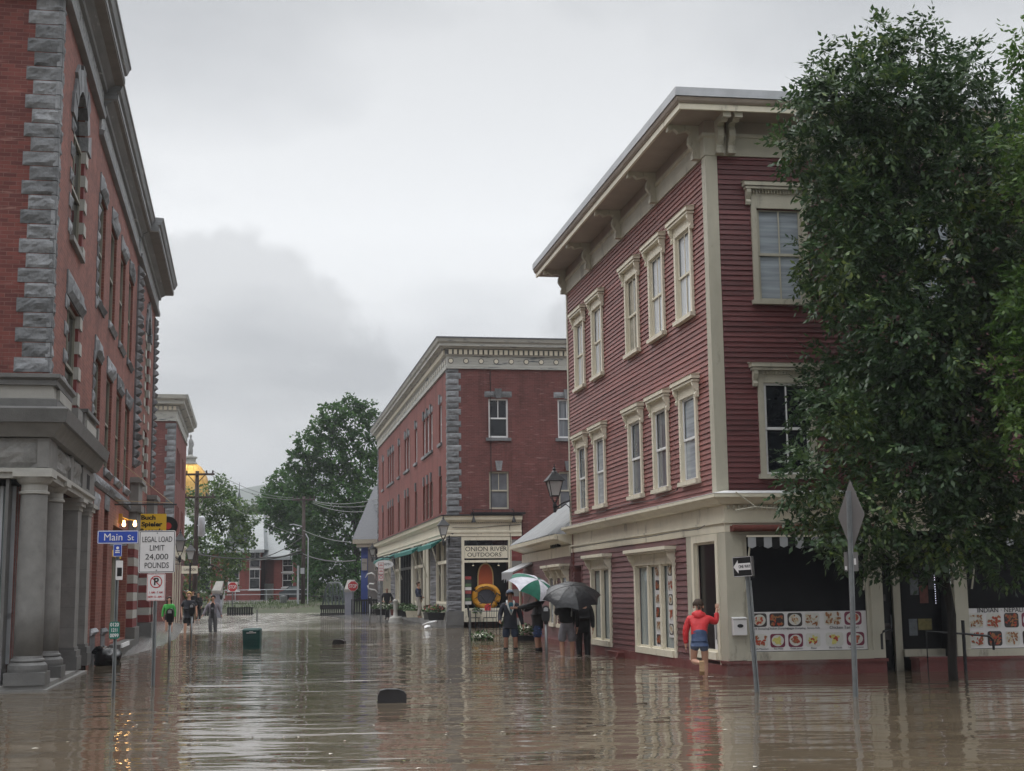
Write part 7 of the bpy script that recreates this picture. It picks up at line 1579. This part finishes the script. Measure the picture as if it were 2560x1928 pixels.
# figures on the right pavement
person(-7.0, 75.5, .06, 4, 'man all in black walking toward the camera on the wet pavement', dict(elL=(-.29, .04, 1.15), wrL=(-.24, -.14, 1.0), haL=(-.18, -.2, .98), elR=(.29, .04, 1.15), wrR=(.24, -.12, .98), haR=(.18, -.18, .96), knL=(-.06, -.02, .5), anL=(-.04, .0, .09), knR=(.07, -.06, .5), anR=(.08, -.06, .09)), 1.74, blk, True, blk, 'long', (blk, 0), None, 0, skin=SKd, bulk=1.15, coat=.85)
px_, py_, _ = onC(7.35, .42, 0)
person(px_, py_, .30, 70, 'person in a navy jacket and pale trousers leaning out between the shop windows', dict(elL=(-.22, -.12, 1.14), wrL=(-.12, -.24, 1.02), haL=(-.08, -.28, 1.0), knL=(-.1, -.18, .48), anL=(-.1, -.02, .09)), 1.70, cl('navy_fleece', (.015, .02, .05)), True, cl('pale_trousers', (.3, .27, .24)), 'long', None, brown, 0, skin=SKd, coat=.88)
# ------------------------------------------------------------------ trees
def leaf_mat(name, ramp, trans=.35, rough=.45):
    m, nt, N, L, b = new_mat(name); g = N('ShaderNodeNewGeometry'); r = N('ShaderNodeValToRGB'); e = r.color_ramp.elements
    e[0].position = 0; e[0].color = (*ramp[0], 1); e[1].position = 1; e[1].color = (*ramp[-1], 1)
    for i, c in enumerate(ramp[1:-1]): k = r.color_ramp.elements.new((i+1)/(len(ramp)-1)); k.color = (*c, 1)
    n = N('ShaderNodeTexNoise'); n.inputs['Scale'].default_value = .9; n.inputs['Detail'].default_value = 3; tc = N('ShaderNodeTexCoord'); L(tc.outputs['Object'], n.inputs['Vector'])
    a = N('ShaderNodeMath'); a.operation = 'MULTIPLY_ADD'; a.inputs[1].default_value = .55; L(g.outputs['Random Per Island'], a.inputs[0])
    q = N('ShaderNodeMapRange'); q.inputs[1].default_value = .3; q.inputs[2].default_value = .7; q.inputs[3].default_value = 0; q.inputs[4].default_value = .45; L(n.outputs[0], q.inputs[0]); L(q.outputs[0], a.inputs[2])
    L(a.outputs[0], r.inputs[0]); L(r.outputs[0], b.inputs['Base Color']); b.inputs['Roughness'].default_value = rough; b.inputs['Specular IOR Level'].default_value = .4 if rough < .5 else .15
    t = N('ShaderNodeBsdfTranslucent'); L(r.outputs[0], t.inputs[0]); mx = N('ShaderNodeMixShader'); mx.inputs[0].default_value = trans; out = nt.nodes['Material Output']; L(b.outputs[0], mx.inputs[1]); L(t.outputs[0], mx.inputs[2]); L(mx.outputs[0], out.inputs[0])
    return m
bark = paint('bark', (.018, .015, .013), .9, .3, 6, .8, 12, stretch=(3, 3, .5))
def leaves_mesh(name, P, D, Nn, size, wid, mat, parent, origin, rng, leaflets=1, spread=.9):
    """P (n,3) leaf bases, D directions, numpy; each leaf a folded rhombus of two faces (one island)"""
    n = len(P)
    if leaflets > 1:
        side = np.cross(D, Nn); side /= np.linalg.norm(side, axis=1)[:, None]+1e-9
        Ps, Ds, Ns, S = [], [], [], []
        L = size*2.3
        for k in range(leaflets):
            if k == leaflets-1: t = .95; dirv = D
            else:
                sgn = 1 if k % 2 else -1; t = .25+.62*(k//2)/max(1, (leaflets-1)//2); dirv = D*.62+side*sgn*spread
            Ps.append(P+D*(L*t)); Ds.append(dirv/np.linalg.norm(dirv, axis=1)[:, None]); Ns.append(Nn)
        P = np.concatenate(Ps); D = np.concatenate(Ds); Nn = np.concatenate(Ns); n = len(P)
        D = D+rng.normal(0, .18, D.shape); Nn = Nn+rng.normal(0, .3, Nn.shape)
    D = D/np.linalg.norm(D, axis=1)[:, None]; W_ = np.cross(D, Nn); W_ /= np.linalg.norm(W_, axis=1)[:, None]+1e-9; Nn = np.cross(W_, D)
    s = size*rng.uniform(.7, 1.25, (n, 1)); w = s*wid; drop = Nn*s*.12
    A = P; B = P+D*s*.45+W_*w-drop; C = P+D*s-drop*1.5; E_ = P+D*s*.45-W_*w-drop; 
    V_ = np.stack([A, B, C, E_], 1).reshape(-1, 3)-np.array(origin)
    me = bpy.data.meshes.new(name); me.vertices.add(4*n); me.vertices.foreach_set('co', V_.ravel())
    me.loops.add(6*n); base = np.arange(n)[:, None]*4; li = (base+np.array([[0, 1, 2, 0, 2, 3]])).ravel(); me.loops.foreach_set('vertex_index', li.astype(np.int32))
    me.polygons.add(2*n); me.polygons.foreach_set('loop_start', (np.arange(2*n)*3).astype(np.int32)); me.update(calc_edges=True); me.validate()
    me.materials.append(mat); o = bpy.data.objects.new(name, me); COL.objects.link(o); o.parent = parent; return o
def limb(b, a, c, r0, r1, rr, wob=.12, n=6):
    a = Vector(a); c = Vector(c); L = (c-a).length; pts = []
    for i in range(n+1):
        t = i/n; p = a.lerp(c, t)
        if 0 < i < n: p = p+Vector((rr.uniform(-1, 1), rr.uniform(-1, 1), rr.uniform(-.3, 1)))*wob*L*.25
        pts.append(p)
    b.tube(pts, [r0+(r1-r0)*i/n for i in range(n+1)], 7); return pts
def tree(name, label, x, y, z0, blobs, trunk_top, r, leafsize, wid, per, mat, seed, leaflets=1, cat='tree', group=None, shell=.35, droop=.25, fork=.45):
    """blobs: (x,y,z,rx,rz) absolute"""
    rng = np.random.RandomState(seed); rr = random.Random(seed); t = empty(name, (x, y, z0), label, cat, group)
    b = MB(); fk = Vector((x, y, z0+(trunk_top-z0)*fork)); limb(b, (x, y, z0-.3), fk, r, r*.7, rr, .05)
    mains = sorted(blobs, key=lambda q: -q[3])[:max(3, len(blobs)//4)]; ends = []
    for q in mains: pts = limb(b, fk, (q[0], q[1], q[2]), r*.5, r*.12, rr, .16, 8); ends.append(pts)
    for q in blobs:
        if q in mains: continue
        best = min((p for pts in ends for p in pts[2:]), key=lambda p: (p-Vector(q[:3])).length); limb(b, best, q[:3], r*.16, r*.04, rr, .2, 5)
        
    b.build('trunk', bark, t, True)
    Ps, Ds = [], []
    for q in blobs:
        n = int(per*q[3]*q[3]*(.7+.3*q[4]/q[3])); u = rng.normal(0, 1, (n, 3)); u /= np.linalg.norm(u, axis=1)[:, None]; rad = (shell+(1-shell)*rng.uniform(0, 1, (n, 1)))**.6*(1+rng.normal(0, .10, (n, 1)))
        # lumpy surface
        ph = rng.uniform(0, 6, 3); lump = 1+.22*np.sin(u[:, :1]*4.1+ph[0]+u[:, 2:3]*3)+.16*np.sin(u[:, 1:2]*5.3+ph[1]-u[:, 2:3]*4)
        P = u*rad*lump*np.array([q[3], q[3], q[4]])+np.array(q[:3]); Ps.append(P); d = u*.8+rng.normal(0, .55, (n, 3)); d[:, 2] -= droop; Ds.append(d/np.linalg.norm(d, axis=1)[:, None])
    P = np.concatenate(Ps); D = np.concatenate(Ds); Nn = rng.normal(0, .6, P.shape); Nn[:, 2] += 1.1; Nn /= np.linalg.norm(Nn, axis=1)[:, None]
    leaves_mesh('crown', P, D, Nn, leafsize, wid, mat, t, (x, y, z0), rng, leaflets)
    return t
ash = leaf_mat('ash_leaf', [(.020, .041, .020), (.028, .057, .025), (.042, .080, .031), (.072, .122, .038), (.19, .23, .05)], .25, .4)
lite = leaf_mat('young_leaf', [(.03, .07, .02), (.06, .12, .025), (.12, .18, .035)], .4)
far1 = leaf_mat('maple_leaf', [(.03, .06, .022), (.05, .10, .03), (.10, .165, .042), (.16, .22, .06)], .35)
far2 = leaf_mat('dark_leaf', [(.016, .045, .014), (.026, .072, .018), (.048, .115, .024), (.085, .17, .032)], .3, .65)
far3 = leaf_mat('pale_leaf', [(.03, .055, .02), (.06, .10, .03), (.11, .15, .05)], .35)
# big ash in front of the red building: clumps given as (x across, z) at the crown's distance
Y0 = 21.6
cl_ = [(5.1, 10.05, .45), (5.9, 10.4, .5), (6.7, 10.65, .55), (7.4, 10.2, .55), (4.85, 9.45, .45), (5.5, 9.6, .7), (6.4, 9.8, .8), (7.4, 9.4, .8), (8.1, 8.8, .7), (4.95, 8.6, .55), (5.8, 8.7, .8), (6.8, 8.8, .9), (7.7, 8.2, .9),
       (4.75, 7.9, .45), (5.35, 7.6, .7), (6.3, 7.7, .9), (7.3, 7.3, .9), (8.2, 7.3, .9), (5.05, 6.8, .5), (5.8, 6.6, .8), (6.7, 6.4, .9), (7.7, 6.1, .9), (5.05, 6.0, .5), (5.75, 5.7, .7), (6.6, 5.3, .8), (8.6, 5.9, .9),
       (5.35, 5.0, .45), (6.1, 4.6, .65), (7.0, 4.4, .75), (7.9, 4.9, .8), (4.95, 4.25, .42), (5.6, 3.75, .6), (6.3, 3.5, .7), (7.2, 3.3, .7), (8.1, 3.6, .8), (4.85, 3.25, .40), (5.35, 2.85, .5), (6.0, 2.65, .5), (6.8, 2.45, .45), (7.5, 2.4, .4), (8.3, 2.6, .6), (5.55, 2.1, .38), (6.1, 1.95, .32), (4.85, 2.75, .3), (8.8, 4.4, .9), (9.2, 7.6, 1.1), (9.0, 9.0, .8), (6.7, 1.75, .25), (5.7, 2.3, .45), (6.4, 2.15, .42), (7.1, 2.1, .42), (7.7, 2.0, .42), (8.3, 2.0, .45), (7.4, 2.7, .6), (5.2, 2.2, .25), (4.75, 9.95, .24), (4.6, 8.75, .25), (4.72, 8.35, .2), (5.0, 7.2, .24), (4.95, 6.2, .2), (4.65, 4.3, .24), (4.6, 3.6, .22), (4.7, 3.0, .2), (4.8, 2.4, .18), (5.5, 10.75, .24), (6.2, 11.0, .24), (6.9, 11.1, .22), (7.6, 10.7, .25), (5.0, 10.35, .2)]
rr = random.Random(12); B_ = []
for (x, z, r) in cl_:
    if 5.9 < z < 8.3 and x < 6.2: x += .25*(6.2-x)+.10
    if z > 9.6: z -= .35
    if z > 8.6 and x < 6: x += .22
    if 3.9 < z <= 5.9 and x < 6.2: x += .40
    if z < 3.5 and x < 6.2: x -= .22
    if 2.2 < z < 5.6: r *= 1.08
    yy = Y0+rr.uniform(-.9, .7); k = yy/Y0; B_.append((x*k, yy, 1.5+(z-1.5)*k, r*.92, r*.85))
for i in range(12): x = rr.uniform(5.6, 8.6); z = rr.uniform(3, 9.5); B_.append((x, Y0+rr.uniform(.8, 1.8), z, .75, .7))
tree('ash_tree', 'large leafy ash tree covering the right side of the red building', 7.02, 22.3, -.1, B_, 8.5, .08, .115, .24, 520, ash, 5, 7)
# lighter branch of the neighbouring tree at the right edge
B2 = [(7.35, 19.3, 4.55, .40, .5), (7.55, 19.4, 5.2, .45, .5), (7.3, 19.2, 3.8, .35, .4), (7.75, 19.5, 5.8, .5, .5), (7.7, 19.3, 3.2, .4, .5), (7.9, 19.3, 4.3, .6, .6), (8.2, 19.5, 7.4, .7, .6), (7.85, 19.5, 9.4, .35, .4), (8.3, 19.5, 8.8, .6, .6), (7.7, 19.5, 8.0, .35, .4), (8.6, 19.6, 6.2, .8, .8), (9.2, 19.8, 5, 1, 1)]
tree('young_tree', 'lighter green younger tree at the right edge, in front of the big ash', 8.9, 19.6, -.3, B2, 8, .10, .11, .24, 560, lite, 8, 7)
# trees at the end of the street (distance in metres, (x,z) clump centres)
def far(label, y, z0, cl, size, per, mat, seed, tx, name='maple_tree', gr='trees at the end of the street'):
    rr = random.Random(seed); B = [(x, y+rr.uniform(-1.5, 1.5), z, r, r*.85) for x, z, r in cl]
    tree(name, label, tx, y, z0, B, max(z for _, z, _ in cl), .35, size, .42, per, mat, seed, 1, 'tree', gr, .5)
A_ = azd
def pxl(u, v, Y):
    """clump centre from bearing and height angle at its distance Y (metres)"""
    d = cam.matrix_world.to_3x3() @ Vector(((u-1280)/3400, -(v-964)/3400, -1)); t = Y/d.y; return (d.x*t, 1.5+d.z*t)
def C_(Y, lst): return [(*pxl(u, v, Y), r*Y/3400) for u, v, r in lst]
far('bushy yellow green maple at left behind the utility pole', 112, .4, C_(112, [(480, 1250, 28), (520, 1235, 32), (548, 1215, 26), (560, 1250, 34), (590, 1270, 30), (500, 1290, 38), (550, 1300, 42), (600, 1315, 34), (625, 1300, 22), (480, 1340, 34), (530, 1360, 42), (585, 1370, 38), (618, 1350, 24), (490, 1400, 36), (540, 1420, 38), (590, 1410, 28), (480, 1450, 30), (520, 1465, 30), (560, 1455, 26), (540, 1200, 12), (570, 1225, 14)]), .24, 420, far1, 21, -28)
far('tall dark green tree standing highest at the end of the street', 122, .6, C_(122, [(870, 1010, 30), (905, 1020, 30), (930, 1050, 30), (835, 1040, 34), (800, 1075, 36), (860, 1070, 45), (920, 1110, 45), (775, 1120, 38), (830, 1140, 52), (900, 1170, 55), (750, 1160, 34), (790, 1200, 50), (860, 1240, 55), (920, 1260, 50), (745, 1220, 36), (800, 1290, 50), (870, 1330, 55), (920, 1360, 40), (840, 1400, 50), (900, 1440, 45), (800, 1370, 40), (790, 1440, 34), (850, 1480, 40), (910, 1490, 40), (785, 1480, 24), (812, 1500, 26)]), .30, 420, far2, 23, -14)
far('second dark tree with a feathery top left of the tallest tree', 135, .8, C_(135, [(700, 1200, 26), (672, 1225, 22), (730, 1230, 34), (690, 1255, 34), (660, 1262, 18), (720, 1280, 40), (760, 1270, 36), (690, 1300, 30), (740, 1330, 40), (780, 1340, 34), (760, 1390, 34), (800, 1400, 30), (770, 1440, 30), (715, 1185, 14)]), .30, 420, far2, 25, -21)
far('distant treetops beyond the house roof', 190, 1, C_(190, [(640, 1268, 26), (670, 1262, 30), (610, 1290, 30), (650, 1300, 34), (700, 1300, 40), (750, 1310, 50), (590, 1300, 30), (560, 1310, 36)]), .45, 150, far3, 27, -32)
far('low bushy shrubbery along the river bank by the dark pole', 119, .6, C_(119, [(790, 1500, 16), (815, 1490, 22), (845, 1500, 22), (870, 1505, 20), (690, 1500, 7), (678, 1496, 6), (830, 1470, 20)]), .22, 260, far3, 29, -15.5, 'shrub', None)
far('shrub hanging over the cafe fence at left behind the walkers', 88, .1, C_(88, [(460, 1475, 16), (480, 1480, 15), (500, 1490, 14), (515, 1500, 12), (470, 1500, 16), (490, 1510, 14)]), .18, 260, far3, 31, -20.5, 'shrub', None)
rr = random.Random(77); b = MB()
for i in range(2600):
    x = rr.uniform(-30, -6); y = rr.uniform(114, 121); z = hgt(x, y)+.02; h_ = rr.uniform(.1, .35); w_ = rr.uniform(-.1, .1)
    if -31 < x < -12 and y > 119: continue
    b.shared([(x-.02, y, z), (x+.02, y, z), (x+w_, y, z+h_)], [(0, 1, 2)])
o = b.build('grass', far3); tag(o, 'rough grass on the bank beyond the water', 'grass', kind='stuff')
# ------------------------------------------------------------------ damp air
b = MB(); b.box(-2650, 2650, -310, 2950, -2, 190); m = bpy.data.materials.new('haze'); m.use_nodes = True; nt = m.node_tree; nt.nodes.clear()
ou = nt.nodes.new('ShaderNodeOutputMaterial'); pv = nt.nodes.new('ShaderNodeVolumePrincipled'); pv.inputs['Density'].default_value = .0004; pv.inputs['Color'].default_value = (.85, .88, .92, 1); nt.links.new(pv.outputs[0], ou.inputs['Volume'])
hz = b.build('haze', m); tag(hz, kind='stuff')
